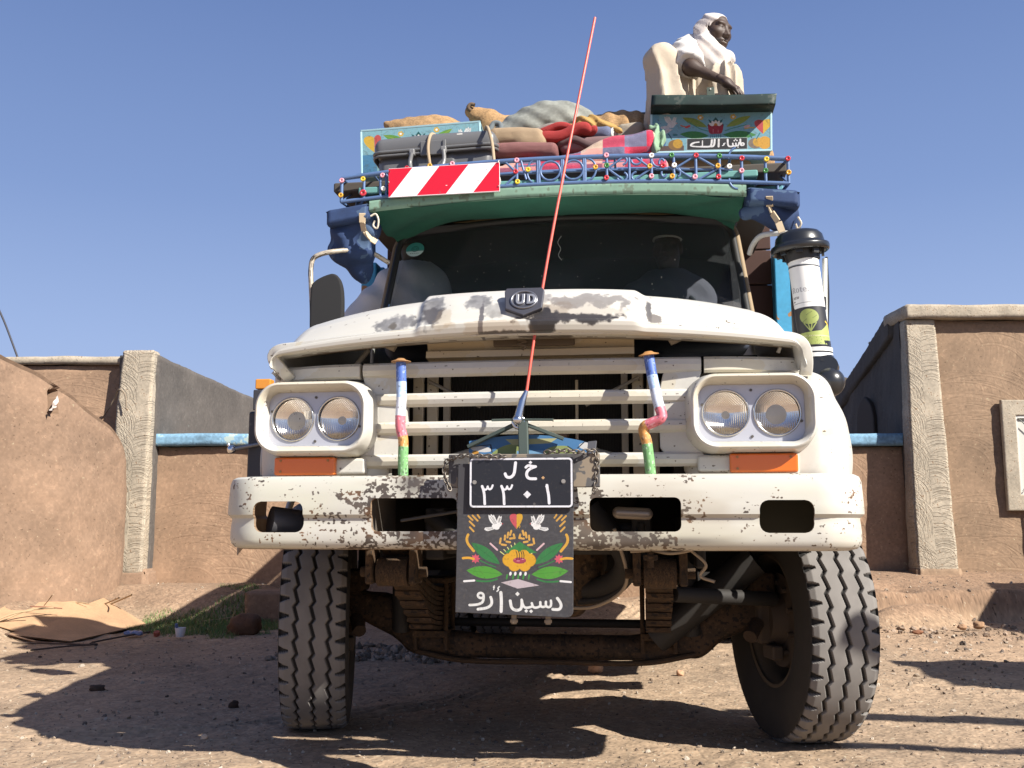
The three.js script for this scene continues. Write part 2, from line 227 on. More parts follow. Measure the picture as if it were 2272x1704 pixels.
// house on the left: front wall, plastered corner pillar, coping, dark side wall
{
  const h = thing('mud_house', 'low mud house with pale ribbed corner pillar and grey side wall behind the rough wall', 'house', [-3.92, 0, -10.5]);
  mesh('front_wall', block(-6, -.12, -.1, 2.6, -.35, .02, .08, .02, .02, 11), M.mudSwirl, h);
  mesh('coping', block(-6.1, -.16, 2.6, 2.69, -.4, .07, .06, .02, .02, 12), M.plasterPlain, h);
  mesh('corner_pillar', slab((a, b, c) => { const k = (b + 1) / 2; return [lerp(-.19, .15, (a + 1) / 2) - .03 * (1 - k) + (a < 0 ? -.03 : .035) * (1 - k), lerp(.4, 2.73, k), lerp(.02, .2, (c + 1) / 2) + (c > 0 ? .07 * (1 - k) : 0)]; }, 20, 80, 10, .014, .02, 13, 3), M.plaster, h);
  mesh('pillar_foot', slab((a, b, c) => { const k = (b + 1) / 2; return [lerp(-.3, .2, (a + 1) / 2) + a * .06 * (1 - k), lerp(.1, .46, k), lerp(-.35, .26, (c + 1) / 2) + (c > 0 ? .1 * (1 - k) : 0)]; }, 20, 14, 14, .02, .05, 14, 3), M.mud, h);
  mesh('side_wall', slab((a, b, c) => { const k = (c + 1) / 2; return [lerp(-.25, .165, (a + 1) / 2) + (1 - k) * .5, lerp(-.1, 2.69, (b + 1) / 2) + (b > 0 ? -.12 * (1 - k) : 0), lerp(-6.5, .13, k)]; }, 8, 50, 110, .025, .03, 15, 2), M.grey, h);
  mesh('wire', tube([[.12, 2.5, .2], [.16, 2.45, .05], [.12, 2.42, -.3], [.2, 2.4, -.8], [.26, 2.22, -1.4], [.3, 2.14, -1.9], [.34, 1.98, -2.6], [.42, 1.95, -3.4], [.5, 2, -4.2]], .006, 6), std({ color: rgb(.03, .03, .035) }), h);
  mesh('hose', tube([[-.42, 2.02, .05], [-.34, 2.1, .12], [-.25, 2.22, .18], [-.17, 2.3, .27], [-.1, 2.25, .29], [-.08, 2.1, .28]], .008, 6), std({ color: rgb(.22, .17, .12) }), h);
}
// low wall across the back with a blue limewashed ledge
{
  const w = thing('courtyard_wall', 'low brown mud wall with a blue limewashed ledge running behind the truck', 'wall', [0, 0, WZ]);
  mesh('wall', block(-3.86, 4.3, -.1, 1.73, -.4, 0, .07, .022, .02, 21), M.mudSwirl, w);
  mesh('blue_ledge', block(-3.84, 4.25, 1.73, 1.86, -.42, .075, .05, .016, .016, 22), M.blueLime, w);
}
// house on the right: front wall with barred window, ribbed pillar, coping, side wall in shade
{
  const h = thing('mud_house', 'tall brown mud house with pale ribbed corner pillar, white coping and barred window', 'house', [4.28, 0, -10.3]);
  mesh('front_wall', block(.1, 5, -.1, 3.05, -.4, 0, .08, .02, .02, 31), M.mudHouse, h);
  mesh('coping', block(-.18, 5.1, 3.05, 3.2, -.5, .12, .05, .018, .03, 32), M.plasterPlain, h);
  mesh('corner_pillar', slab((a, b, c) => { const k = (b + 1) / 2; return [lerp(-.15, .17, (a + 1) / 2) + (a < 0 ? -.045 : .05) * (1 - k), lerp(.42, 3.05, k), lerp(-.1, .06, (c + 1) / 2) + (c > 0 ? .1 * (1 - k) : 0)]; }, 22, 90, 12, .014, .02, 33, 3), M.plaster, h);
  mesh('pillar_foot', slab((a, b, c) => { const k = (b + 1) / 2; return [lerp(-.2, .24, (a + 1) / 2) + a * .05 * (1 - k), lerp(.1, .5, k), lerp(-.1, .15, (c + 1) / 2) + (c > 0 ? .1 * (1 - k) : 0)]; }, 20, 14, 14, .02, .04, 34, 3), M.mudHouse, h);
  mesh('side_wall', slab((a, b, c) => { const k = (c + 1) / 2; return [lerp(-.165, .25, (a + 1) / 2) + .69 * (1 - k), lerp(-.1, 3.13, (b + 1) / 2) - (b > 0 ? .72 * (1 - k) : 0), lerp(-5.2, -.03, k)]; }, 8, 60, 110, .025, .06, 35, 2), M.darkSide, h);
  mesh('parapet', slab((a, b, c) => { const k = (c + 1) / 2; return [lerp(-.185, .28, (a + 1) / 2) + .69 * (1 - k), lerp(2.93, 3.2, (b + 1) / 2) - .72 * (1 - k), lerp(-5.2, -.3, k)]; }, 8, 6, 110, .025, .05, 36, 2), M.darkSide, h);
  const niche = part('arched_niche', h), sh = new THREE.Shape(); sh.moveTo(-.17, 0); sh.lineTo(.17, 0); sh.lineTo(.17, .5); sh.quadraticCurveTo(.15, .72, 0, .78); sh.quadraticCurveTo(-.15, .72, -.17, .5); sh.closePath();
  const arch = new THREE.ExtrudeGeometry(sh, { depth: .04, bevelEnabled: true, bevelSize: .02, bevelThickness: .01, bevelSegments: 2 });
  niche.position.set(-.02, 1.62, -1.5); niche.rotation.y = -Math.PI / 2 + .2; mesh('wooden_shutter', arch, std({ color: rgb(.045, .03, .02) }), niche);
  mesh('rain_spout', join(mv(new THREE.CylinderGeometry(.07, .08, .5, 12), .26, 2.80, -3.0, 0, 0, 1.35)), M.darkSide, h);
  const win = part('window', h); win.position.set(1.15, 1.62, .03);
  const fr = new THREE.Shape(); fr.moveTo(-.335, -.56); fr.lineTo(1.0, -.56); fr.lineTo(1.0, .56); fr.lineTo(-.335, .56); fr.closePath(); const ho = new THREE.Path(); ho.moveTo(-.215, -.42); ho.lineTo(-.215, .42); ho.lineTo(.85, .42); ho.lineTo(.85, -.42); ho.closePath(); fr.holes.push(ho);
  mesh('surround', uvBox(new THREE.ExtrudeGeometry(fr, { depth: .03, bevelEnabled: true, bevelSize: .012, bevelThickness: .012, bevelSegments: 2 })), M.plasterPlain, win);
  mesh('shutter', rbox(1.07, .84, .02, .32, 0, -.012, .004), std({ color: rgb(.5, .48, .43), roughness: .6 }), win);
  mesh('shutter_frame', join(rbox(.03, .84, .03, -.198, 0, .012, .004), rbox(1.03, .04, .03, .33, .40, .013, .004), rbox(1.03, .04, .03, .33, -.40, .013, .004)), std({ color: rgb(.55, .54, .5), roughness: .5 }), win);
  for (let k = 0; k < 7; k++) for (const s of [-1, 1]) { const x = -.18 + k * .16; const a = s > 0 ? [x, -.38] : [x, .38], dx = Math.min(.76, .84 - x); if (dx < .1) continue; mesh('lattice_bar', bar([a[0], a[1], .04 + s * .004], [x + dx, a[1] + s * dx, .04 + s * .004], .0055, 6), std({ color: rgb(.16, .17, .15), roughness: .5, metalness: .4 }), win); }
  mesh('lime_drip', tube([[1.02, 1.05, .045], [1.03, .85, .05], [1.025, .7, .05], [1.05, .52, .055], [1.04, .45, .06]], .012, 6), M.plasterPlain, h);
}
// beyond the frame to the right: unseen post, wall and beam added to throw shade
{
  const h = thing('added_shade_post', 'unseen thick mud post added on the right to throw shade on the sand', 'shade post', [5.3, 0, -3.9]);
  mesh('post', block(-.1, .9, -.1, 2.75, -.75, .3, .12, .03, .05, 41), M.mud, h);
  const w2 = thing('mud_wall', 'unseen mud wall added on the far right to shade the mud bench', 'wall', [6.6, 0, -7]); mesh('wall', block(0, 2.4, -.1, 2.4, -1.2, 1.4, .2, .03, .05, 43), M.mud, w2);
  const k = thing('added_shade_beam', 'unseen wooden beam added beside the post to throw thin shadows', 'beam', [4.6, 0, -2.4]); mesh('cross_pole', bar([-1.3, 2.5, .1], [1.6, 2.7, .55], .05, 8), std({ color: rgb(.2, .14, .09) }), k); mesh('shaft', bar([-.95, 2.52, -.6], [1.6, 2.75, .2], .075, 8), std({ color: rgb(.2, .14, .09) }), k); mesh('prop', bar([1.5, 0, .2], [1.5, 2.7, .2], .06, 8), std({ color: rgb(.2, .14, .09) }), k);
}
mesh('power_cable', tube([[-10.6, 6.4, -18.3], [-9.6, 4.9, -18.15], [-9.25, 4.25, -18.05], [-8.95, 3.55, -18], [-8.8, 3.1, -17.9]], .018, 6), std({ color: rgb(.04, .04, .05) }), scene); tag(scene.children.at(-1), 'thin dark power cable against the sky above the rough mud wall', 'cable');

// ---------------------------------------------------------------- the truck
const YAW = -7.5 * Math.PI / 180, TO = V(.042, 0, -3.45);
const TW = (x, y, z) => { const v = V(x, y, z).applyAxisAngle(V(0, 1, 0), YAW).add(TO); return [v.x, v.y, v.z]; };
const truck = thing('truck', 'white bonneted truck with painted boards, loaded roof and dented bumper, facing the camera', 'truck', TO.toArray(), YAW);
// paint work: cream white, with chips down to grey primer and brown rust
const cream = (k = 1) => [237 * k, 232 * k, 220 * k];
const chipAt = (x, y, s, dens) => { const a = fbm(x * 20 + s, y * 24, s, 3) * .62 + fbm(x * 105, y * 120, s + 3, 3) * .85; return ss(dens - .05, dens + .035, a); };
const T_paint = dtex(1024, 1024, (u, v) => { const a = pf(u, v, 5, 101, 5), b = pf(u, v, 60, 107, 2); let c = cream(1 + .05 * a + .02 * b); if (pf(u, v, 60, 113, 3) > .56) c = [120, 108, 95]; if (pf(u, v, 200, 131, 1) > .488) c = [105, 90, 76]; if (a > .28) c = [c[0] * .985, c[1] * .965, c[2] * .92]; return c; }, true, .8);
const B_paint = dtex(512, 512, (u, v) => 128 + 60 * pf(u, v, 4, 141, 3), false, .8);
M.paint = phy({ map: T_paint, roughness: .42, clearcoat: .25, clearcoatRoughness: .35, color: rgb(.575, .585, .595) });
M.paintDusty = phy({ map: T_paint, roughness: .62, color: rgb(.52, .48, .42) });
const T_bump = dtex(2048, 512, (u, v) => { // x = arc along the bumper (0 at the left end, 2.9 m long), v = round the profile from the top rear edge
  const x = u * 3.08 - 1.54, y = v * .45, n1 = fbm(x * 3, y * 3, 201, 4), dust = fbm(x * 2, y * 6, 211, 3);
  let c = cream(.985 + .03 * n1); c = [c[0] - 5 * dust, c[1] - 7 * dust, c[2] - 14 * Math.abs(dust)];
  let d = .50; // chip threshold: lower = more bare metal
  d -= .46 * Math.exp(-(((x + .38) / .26) ** 2)) * (.75 + .4 * ss(.06, .3, y)); d -= .42 * Math.exp(-(((x - .28) / .26) ** 2)) * ss(.10, .24, y); d -= .25 * Math.exp(-((x / .26) ** 2)); d -= .22 * Math.exp(-(((y - .075) / .012) ** 2)) * ss(-.85, -.6, x) * ss(1.15, .9, x);
  d -= .16 * Math.exp(-(((x - 1.13) / .09) ** 2) - (((y - .16) / .08) ** 2)) + .12 * Math.exp(-(((x + .64) / .09) ** 2)) * ss(.1, .2, y); d -= .3 * Math.exp(-(((x - .42) / .16) ** 2) - (((y - .335) / .018) ** 2));
  const ch = chipAt(x, y, 5, d); if (ch > 0) { const k = .85 + .35 * fbm(x * 20, y * 20, 7, 3), rs = ss(.05, .3, fbm(x * 13, y * 13, 9, 3)); c = c.map((q, i) => lerp(q, lerp([124, 110, 99][i], [136, 100, 72][i], rs) * k, ch)); }
  const gr = ss(.1, .5, fbm(x * 2.2, y * 9, 221, 4) + .35 * Math.exp(-((x / .7) ** 2))) * .22; c = c.map((q, i) => lerp(q, [176, 156, 128][i], gr));
  const soot = Math.exp(-(((x - .36) / .07) ** 2) - (((y - .31) / .045) ** 2)) * .8 + Math.exp(-(((x + .40) / .05) ** 2) - (((y - .12) / .05) ** 2)) * .75 + Math.exp(-(((x + .40) / .05) ** 2) - (((y - .32) / .04) ** 2)) * .6 + .7 * Math.exp(-(((x - .55) / .13) ** 2) - (((y - .335) / .012) ** 2));
  const rust = ss(.37, .40, y) * .6 * ss(-.2, .3, n1 + .2); c = c.map((q, k) => lerp(q, [74, 68, 66][k], clamp(soot * (.8 + .6 * n1)))); c = c.map((q, k) => lerp(q, [150, 104, 66][k], clamp(rust))); return c;
});
T_bump.repeat.set(1 / 3.08, 1 / .45); T_bump.wrapS = T_bump.wrapT = THREE.ClampToEdgeWrapping;
{
  const path = []; const N = 40; for (let i = 0; i <= 6; i++) path.push([-1.135, -.5 + .05 * i]);
  for (let i = 1; i <= 12; i++) { const a = Math.PI - i / 12 * Math.PI / 2; path.push([-.955 + .18 * Math.cos(a), -.2 + .18 * Math.sin(a) * 1]); }
  for (let i = 1; i < N; i++) { const x = lerp(-.955, .985, i / N); path.push([x, -.02 + .022 * (1 - (x / .97) ** 2) + .002 * fbm(x * 3, 1)]); }
  for (let i = 0; i <= 12; i++) { const a = Math.PI / 2 - i / 12 * Math.PI / 2; path.push([.985 + .18 * Math.cos(a), -.2 + .18 * Math.sin(a)]); }
  for (let i = 1; i <= 6; i++) path.push([1.165, -.2 - .05 * i]);
  const out = [[-.11, 1.072], [-.055, 1.089], [-.022, 1.088], [-.007, 1.080], [.0, 1.062], [.003, 1.02], [.005, .985], [.006, .958], [.005, .951], [-.009, .938], [-.010, .932], [-.008, .915], [-.006, .89], [-.006, .862], [-.011, .845], [-.024, .833], [-.05, .827], [-.10, .832]];
  const inn = out.map(([o, y], i) => [o - (i === 0 || i === out.length - 1 ? 0 : .018), y + (i < 4 ? -.012 : i > 13 ? .012 : 0)]).reverse(); inn[0] = [-.1, .842]; inn[inn.length - 1] = [-.11, 1.06];
  let shell = sweep(path, [...out, ...inn], .6), ev = new Evaluator(); ev.attributes = ['position', 'normal', 'uv']; ev.useGroups = false;
  const hole = (x0, x1, y0, y1, r) => { const s = new THREE.Shape(), w = x1 - x0, h = y1 - y0; s.moveTo(x0 + r, y0); s.lineTo(x1 - r, y0); s.quadraticCurveTo(x1 - r * .1, y0 + r * .1, x1, y0 + r); s.lineTo(x1, y1 - r); s.quadraticCurveTo(x1 - r * .1, y1 - r * .1, x1 - r, y1); s.lineTo(x0 + r, y1); s.quadraticCurveTo(x0 + r * .1, y1 - r * .1, x0, y1 - r); s.lineTo(x0, y0 + r); s.quadraticCurveTo(x0 + r * .1, y0 + r * .1, x0 + r, y0); const g = new THREE.ExtrudeGeometry(s, { depth: .5, bevelEnabled: false, curveSegments: 4 }); g.translate(0, 0, -.3); return g; };
  let b = new Brush(shell); b.updateMatrixWorld();
  const rims = [];
  for (const [x0, x1, y0, y1, r] of [[-.985, -.795, .888, .998, .03], [.795, .975, .888, .998, .03], [-.545, -.235, .892, 1.008, .018], [.225, .535, .892, 1.008, .022]]) { const h = new Brush(hole(x0, x1, y0, y1, r)); h.updateMatrixWorld(); b = ev.evaluate(b, h, SUBTRACTION); }
  const bm = mesh('bumper', b.geometry, phy({ map: T_bump, roughness: .5, clearcoat: .15, clearcoatRoughness: .4, color: rgb(.585, .595, .60) }), truck);
  mesh('bumper_bracket', join(rbox(.05, .2, .5, -.62, .95, -.32, .01), rbox(.05, .2, .5, .64, .95, -.32, .01), rbox(.02, .14, .06, -.56, .95, -.06, .004), rbox(.018, .14, .05, .545, .95, -.06, .004)), std({ color: rgb(.10, .085, .07), roughness: .7 }), truck);
  mesh('tow_hook', join(mv(new THREE.CapsuleGeometry(.021, .1, 6, 12), .37, .955, -.13, 0, 0, 1.52), bar([.40, .955, -.13], [.40, .955, -.4], .018)), std({ color: rgb(.3, .25, .2), roughness: .45, metalness: .6 }), truck);
  mesh('starter_rod', bar([-.47, .93, -.14], [-.25, .965, -.16], .006, 8), std({ color: rgb(.12, .11, .1), roughness: .5, metalness: .6 }), truck);
  mesh('torn_lip', mv(new THREE.ConeGeometry(.018, .05, 7), -1.115, .822, -.22, Math.PI - .2, 0, .25), std({ color: rgb(.25, .2, .15) }), truck);
}
// grille: four bars, their end plates and the stays behind
{
  const g = part('grille', truck), zb = -.125;
  const prof = (y0, y1, dz = 0) => [[-.05 + dz, y1 - .006], [-.008 + dz, y1], [.003 + dz, y1 - .008], [.006 + dz, lerp(y0, y1, .5)], [.0 + dz, y0 + .01], [-.014 + dz, y0], [-.05 + dz, y0 + .006]];
  const line = (x0, x1) => Array.from({ length: 17 }, (_, i) => { const x = lerp(x0, x1, i / 16); return [x, zb + .022 * (1 - (x / .62) ** 2) - .01]; });
  for (const [y0, y1, x] of [[1.455, 1.512, .622], [1.345, 1.396, .585], [1.24, 1.29, .575], [1.12, 1.17, .622]]) mesh('bar', sweep(line(-x, x), prof(y0, y1), .45), M.paint, g);
  for (const s of [-1, 1]) {
    const pl = (pts, z) => { const sh = new THREE.Shape(pts.map(([x, y]) => V2(s * x, y))), e = new THREE.ExtrudeGeometry(sh, { depth: .03, bevelEnabled: true, bevelSize: .004, bevelThickness: .004, bevelSegments: 2 }); e.translate(0, 0, z); return uvBox(e); };
    mesh('end_plate', pl([[.475, 1.39], [.60, 1.39], [.62, 1.46], [.50, 1.46], [.49, 1.45]], -.175), M.paint, g);
    mesh('end_plate', pl([[.455, 1.285], [.59, 1.285], [.59, 1.35], [.455, 1.35]], -.17), M.paint, g);
    mesh('end_plate', pl([[.49, 1.165], [.62, 1.165], [.60, 1.245], [.475, 1.245], [.475, 1.19]], -.175), M.paint, g);
  }
  const bk = part('radiator_frame', truck);
  for (const x of [-.445, -.39, .395, .45]) mesh('upright', rbox(.042, .42, .03, x, 1.31, -.30, .006), M.paintDusty, bk);
  for (const x of [-.34, .345]) mesh('upright', rbox(.026, .42, .03, x, 1.31, -.33, .004), std({ color: rgb(.3, .27, .22) }), bk);
  mesh('support_rod', bar([.165, 1.12, -.31], [.165, 1.46, -.31], .006, 8), M.paintDusty, bk);
  for (const s of [-1, 1]) { mesh('diagonal_stay', bar([s * .40, 1.46, -.26], [s * .20, 1.36, -.28], .007, 8), std({ color: rgb(.22, .2, .17) }), bk); mesh('diagonal_stay', bar([s * .12, 1.22, -.24], [s * .44, 1.13, -.22], .009, 8), std({ color: rgb(.25, .23, .2) }), bk); }
  const fins = []; for (let i = 0; i < 110; i++) fins.push(new THREE.BoxGeometry(.0022, .44, .012).translate(-.325 + i * .006, 1.3, -.375)); mesh('radiator_core', join(...fins, new THREE.BoxGeometry(.7, .46, .04).translate(0, 1.3, -.405)), std({ color: rgb(.022, .02, .017), roughness: .75 }), bk);
  mesh('fan_shroud', join(bar([0, 1.30, -.34], [.13, 1.25, -.33], .02), bar([.0, 1.30, -.34], [-.03, 1.26, -.33], .022)), std({ color: rgb(.16, .11, .08) }), bk);
  mesh('top_panel', join(sweep([[-.385, -.15], [.385, -.15]], [[-.06, 1.6], [-.01, 1.598], [-.03, 1.562], [.0, 1.555], [.004, 1.53], [-.06, 1.522]], .3)), std({ map: T_paint, color: rgb(.55, .50, .41), roughness: .7 }), bk);
  mesh('catch_plate', join(rbox(.3, .04, .02, .02, 1.585, -.145, .006), tube([[-.02, 1.6, -.12], [-.035, 1.585, -.11], [-.005, 1.578, -.11], [-.035, 1.567, -.11], [-.005, 1.56, -.11], [-.02, 1.55, -.12]], .005, 6)), std({ color: rgb(.1, .075, .05), roughness: .8 }), bk);
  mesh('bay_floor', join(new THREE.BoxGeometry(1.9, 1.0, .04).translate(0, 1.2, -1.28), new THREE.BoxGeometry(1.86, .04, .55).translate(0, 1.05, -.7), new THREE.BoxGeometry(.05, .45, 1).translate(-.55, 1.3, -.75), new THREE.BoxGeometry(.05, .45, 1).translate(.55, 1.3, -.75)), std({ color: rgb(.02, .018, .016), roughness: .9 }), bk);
  mesh('hood_stay', bar([-.76, 1.46, -.3], [-.66, 1.6, -.34], .01), std({ color: rgb(.5, .48, .43), roughness: .5 }), bk); mesh('hood_catch', bar([.9, 1.53, -.2], [.915, 1.565, -.2], .007), std({ color: rgb(.5, .48, .43), roughness: .5 }), bk);
  for (const s of [-1, 1]) mesh('hinge_bracket', uvBox(new THREE.ExtrudeGeometry(new THREE.Shape([V2(s * .5, 1.6), V2(s * .6, 1.6), V2(s * .52, 1.565)]), { depth: .02, bevelEnabled: false }).translate(0, 0, -.2)), M.paintDusty, bk);
}
// header panels above the lamps, nose cheeks, fenders
for (const s of [-1, 1]) {
  const hp = []; for (let i = 0; i <= 10; i++) hp.push([lerp(.632, .9, i / 10), -.128 - .05 * (i / 10) ** 2]); for (let i = 1; i <= 10; i++) { const a = Math.PI / 2 * (1 - i / 10); hp.push([.9 + .11 * Math.cos(a), -.288 + .11 * Math.sin(a)]); } for (let i = 1; i < 12; i++) hp.push([1.01 + .004 * i, -.288 - .1 * i]);
  const path = s > 0 ? hp : hp.map(([x, z]) => [-x, z]).reverse();
  mesh('header_panel', sweep(path, [[-.05, 1.505], [-.008, 1.511], [.004, 1.5], [.004, 1.462], [-.006, 1.453], [-.05, 1.453]], .5), M.paint, truck);
  // cheek and fender in one pressing
  const f = surf((x, y, z) => {
    const X = s < 0 ? x * 1.08 : x, n = sbox(X, y, z, [.82, 1.25, -.62], [.27, .215, .47], .09);
    let w = sbox(X, y, z, [.875, 1.15, -1.05], [.275, .245, .86], .13);
    w = smin(w, cone(X, y, z, [1.01, 1.16, -.4, .155], [1.01, 1.16, -1.9, .165]), .08);
    let d = smin(n, w, .06);
    const arch = Math.hypot(y - .56, z + 1.13) - .64; d = Math.max(d, -arch); d = Math.max(d, -sbox(x, y, z, [.70, .98, -1.16], [.36, .36, .94], .08)); d = Math.max(d, -sbox(x, y, z, [.9, .8, -.3], [.5, .265, .55], .06));
    return d;
  }, [.52, .86, -2.0], [1.22, 1.5, -.1], .0125);
  if (s < 0) f.scale(-1, 1, 1).index.array.reverse(); f.computeVertexNormals();
  mesh('fender', uvBox(f), M.paint, truck);
  const lip = []; for (let i = 0; i <= 30; i++) { const a = .62 + (Math.PI - 1.0) * i / 30; lip.push([s * (s < 0 ? 1.075 : 1.125), .56 + .655 * Math.sin(a), -1.13 + .655 * Math.cos(a)]); } mesh('wheel_arch_lip', tube(lip, .016, 8, 60), M.paint, truck);
  if (s > 0) mesh('inner_guard', rbox(.42, .2, .02, .84, .97, -.46, .004).rotateX(0), std({ color: rgb(.035, .035, .025), roughness: .9 }), truck);
  mesh('corner_fillet', rbox(.12, .06, .05, s * .66, 1.128, -.14, .012), M.paint, truck);
}
// head lamps
const T_lens = dtex(256, 256, (u, v) => { const x = u - .5, y = v - .5; let k = 128 + 50 * Math.sin(u * 150) * (y < .02 ? 1 : .25); if (Math.abs(x) < .2 && y > -.02 && y < .2) k = 128 + 12 * Math.sin(u * 60); if (y > .2) k = 128 + 60 * Math.sin(u * 120) * Math.sin(v * 120); return k; }, false); T_lens.repeat.set(1, 1);
for (const s of [-1, 1]) {
  const u = part('headlight_unit', truck), dz = -.018; u.position.set(s * .79, 1.303, -.07); u.rotation.y = s * .03;
  const rr4 = (w, h, r) => { const p = new THREE.Shape(); p.moveTo(-w + r, -h); p.lineTo(w - r, -h); p.absarc(w - r, -h + r, r, -Math.PI / 2, 0); p.lineTo(w, h - r); p.absarc(w - r, h - r, r, 0, Math.PI / 2); p.lineTo(-w + r, h); p.absarc(-w + r, h - r, r, Math.PI / 2, Math.PI); p.lineTo(-w, -h + r); p.absarc(-w + r, -h + r, r, Math.PI, Math.PI * 1.5); return p; };
  // bezel: rounded rings lofted from the outer skirt over the rim to the inner edge
  const rings = [[.232, .150, .105, -.115], [.2225, .140, .098, -.05], [.2165, .1345, .093, .008], [.2125, .1305, .09, .028], [.206, .124, .085, .034], [.202, .120, .08, .033], [.193, .111, .072, .022], [.186, .104, .055, -.002], [.182, .1005, .045, -.03], [.18, .0985, .042, -.05]].map(([w, h, r, z]) => rr4(w, h, r).getSpacedPoints(120).map((p) => [p.x, p.y, z]));
  const bz = grid(120, rings.length - 1, (a, b) => rings[Math.round(b * (rings.length - 1))][Math.round(a * 120) % 121], (a, b) => [a * 1.2, b * .15]);
  mesh('bezel', bz, M.paint, u);
  const plate = rr4(.181, .0995, .044); for (const lx of [-.0885, .0885]) { const h = new THREE.Path(); h.absarc(lx, 0, .0835, 0, Math.PI * 2, true); plate.holes.push(h); }
  mesh('lamp_plate', uvBox(new THREE.ExtrudeGeometry(plate, { depth: .014, bevelEnabled: true, bevelSize: .0015, bevelThickness: .003, bevelSegments: 2, curveSegments: 40 }).translate(0, 0, -.05)), phy({ color: rgb(.46, .47, .52), roughness: .4, metalness: .35 }), u);
  for (const lx of [-.0885, .0885]) {
    mesh('chrome_ring', new THREE.TorusGeometry(.0795, .0038, 10, 64).translate(lx, 0, -.03), std({ color: rgb(.62, .6, .56), metalness: 1, roughness: .22 }), u);
    const refl = []; for (let i = 0; i <= 16; i++) { const r = .077 * i / 16; refl.push(V2(Math.max(r, .0005), -.045 + 5.2 * r * r)); } mesh('reflector', (() => { const g = mv(new THREE.LatheGeometry(refl, 48), lx, 0, -.038, Math.PI / 2), p = g.attributes.position, uv = g.attributes.uv; for (let i = 0; i < p.count; i++) uv.setXY(i, .5 + (p.getX(i) - lx) / .16, .5 + p.getY(i) / .16); return g; })(), std({ color: rgb(.80, .78, .76), metalness: 1, roughness: .09, bumpMap: T_lens, bumpScale: .0016 }), u);
    const dome = []; for (let i = 0; i <= 14; i++) { const r = .0775 * i / 14; dome.push(V2(Math.max(r, .0005), .016 * (1 - (r / .0775) ** 2))); } const dg = mv(new THREE.LatheGeometry(dome, 48), lx, 0, -.03, Math.PI / 2); { const p = dg.attributes.position, uv = dg.attributes.uv; for (let i = 0; i < p.count; i++) uv.setXY(i, .5 + (p.getX(i) - lx) / .16, .5 + p.getY(i) / .16); }
    mesh('lens', dg, phy({ transmission: 1, thickness: 0, roughness: .04, ior: 1.5, bumpMap: T_lens, bumpScale: .004, color: rgb(.97, .95, .92) }), u);
  }
  for (const [sx, sy] of [[0, .08], [0, -.083], [-.17, .03], [.17, -.03]]) mesh('screw', mv(new THREE.CylinderGeometry(.005, .005, .006, 12), sx, sy, -.032, Math.PI / 2), std({ color: rgb(.12, .11, .1), metalness: .6, roughness: .5 }), u);
  // turn signal under the lamps
  const ts = part('turn_signal', truck); ts.position.set(s * .825, 1.128, -.118);
  mesh('signal_lens', join(rbox(.232, .066, .05, 0, 0, 0, .008, 3)), phy({ color: rgb(.62, .13, .008), roughness: .3, clearcoat: .5 }), ts);
  mesh('signal_base', rbox(.25, .078, .03, 0, 0, -.03, .008), M.paint, ts);
  for (const [sx, sy] of [[-.09, .02], [.09, .02], [-.09, -.02]]) mesh('screw', mv(new THREE.CylinderGeometry(.0045, .0045, .006, 10), sx, sy, .025, Math.PI / 2), std({ color: rgb(.3, .15, .05) }), ts);
}

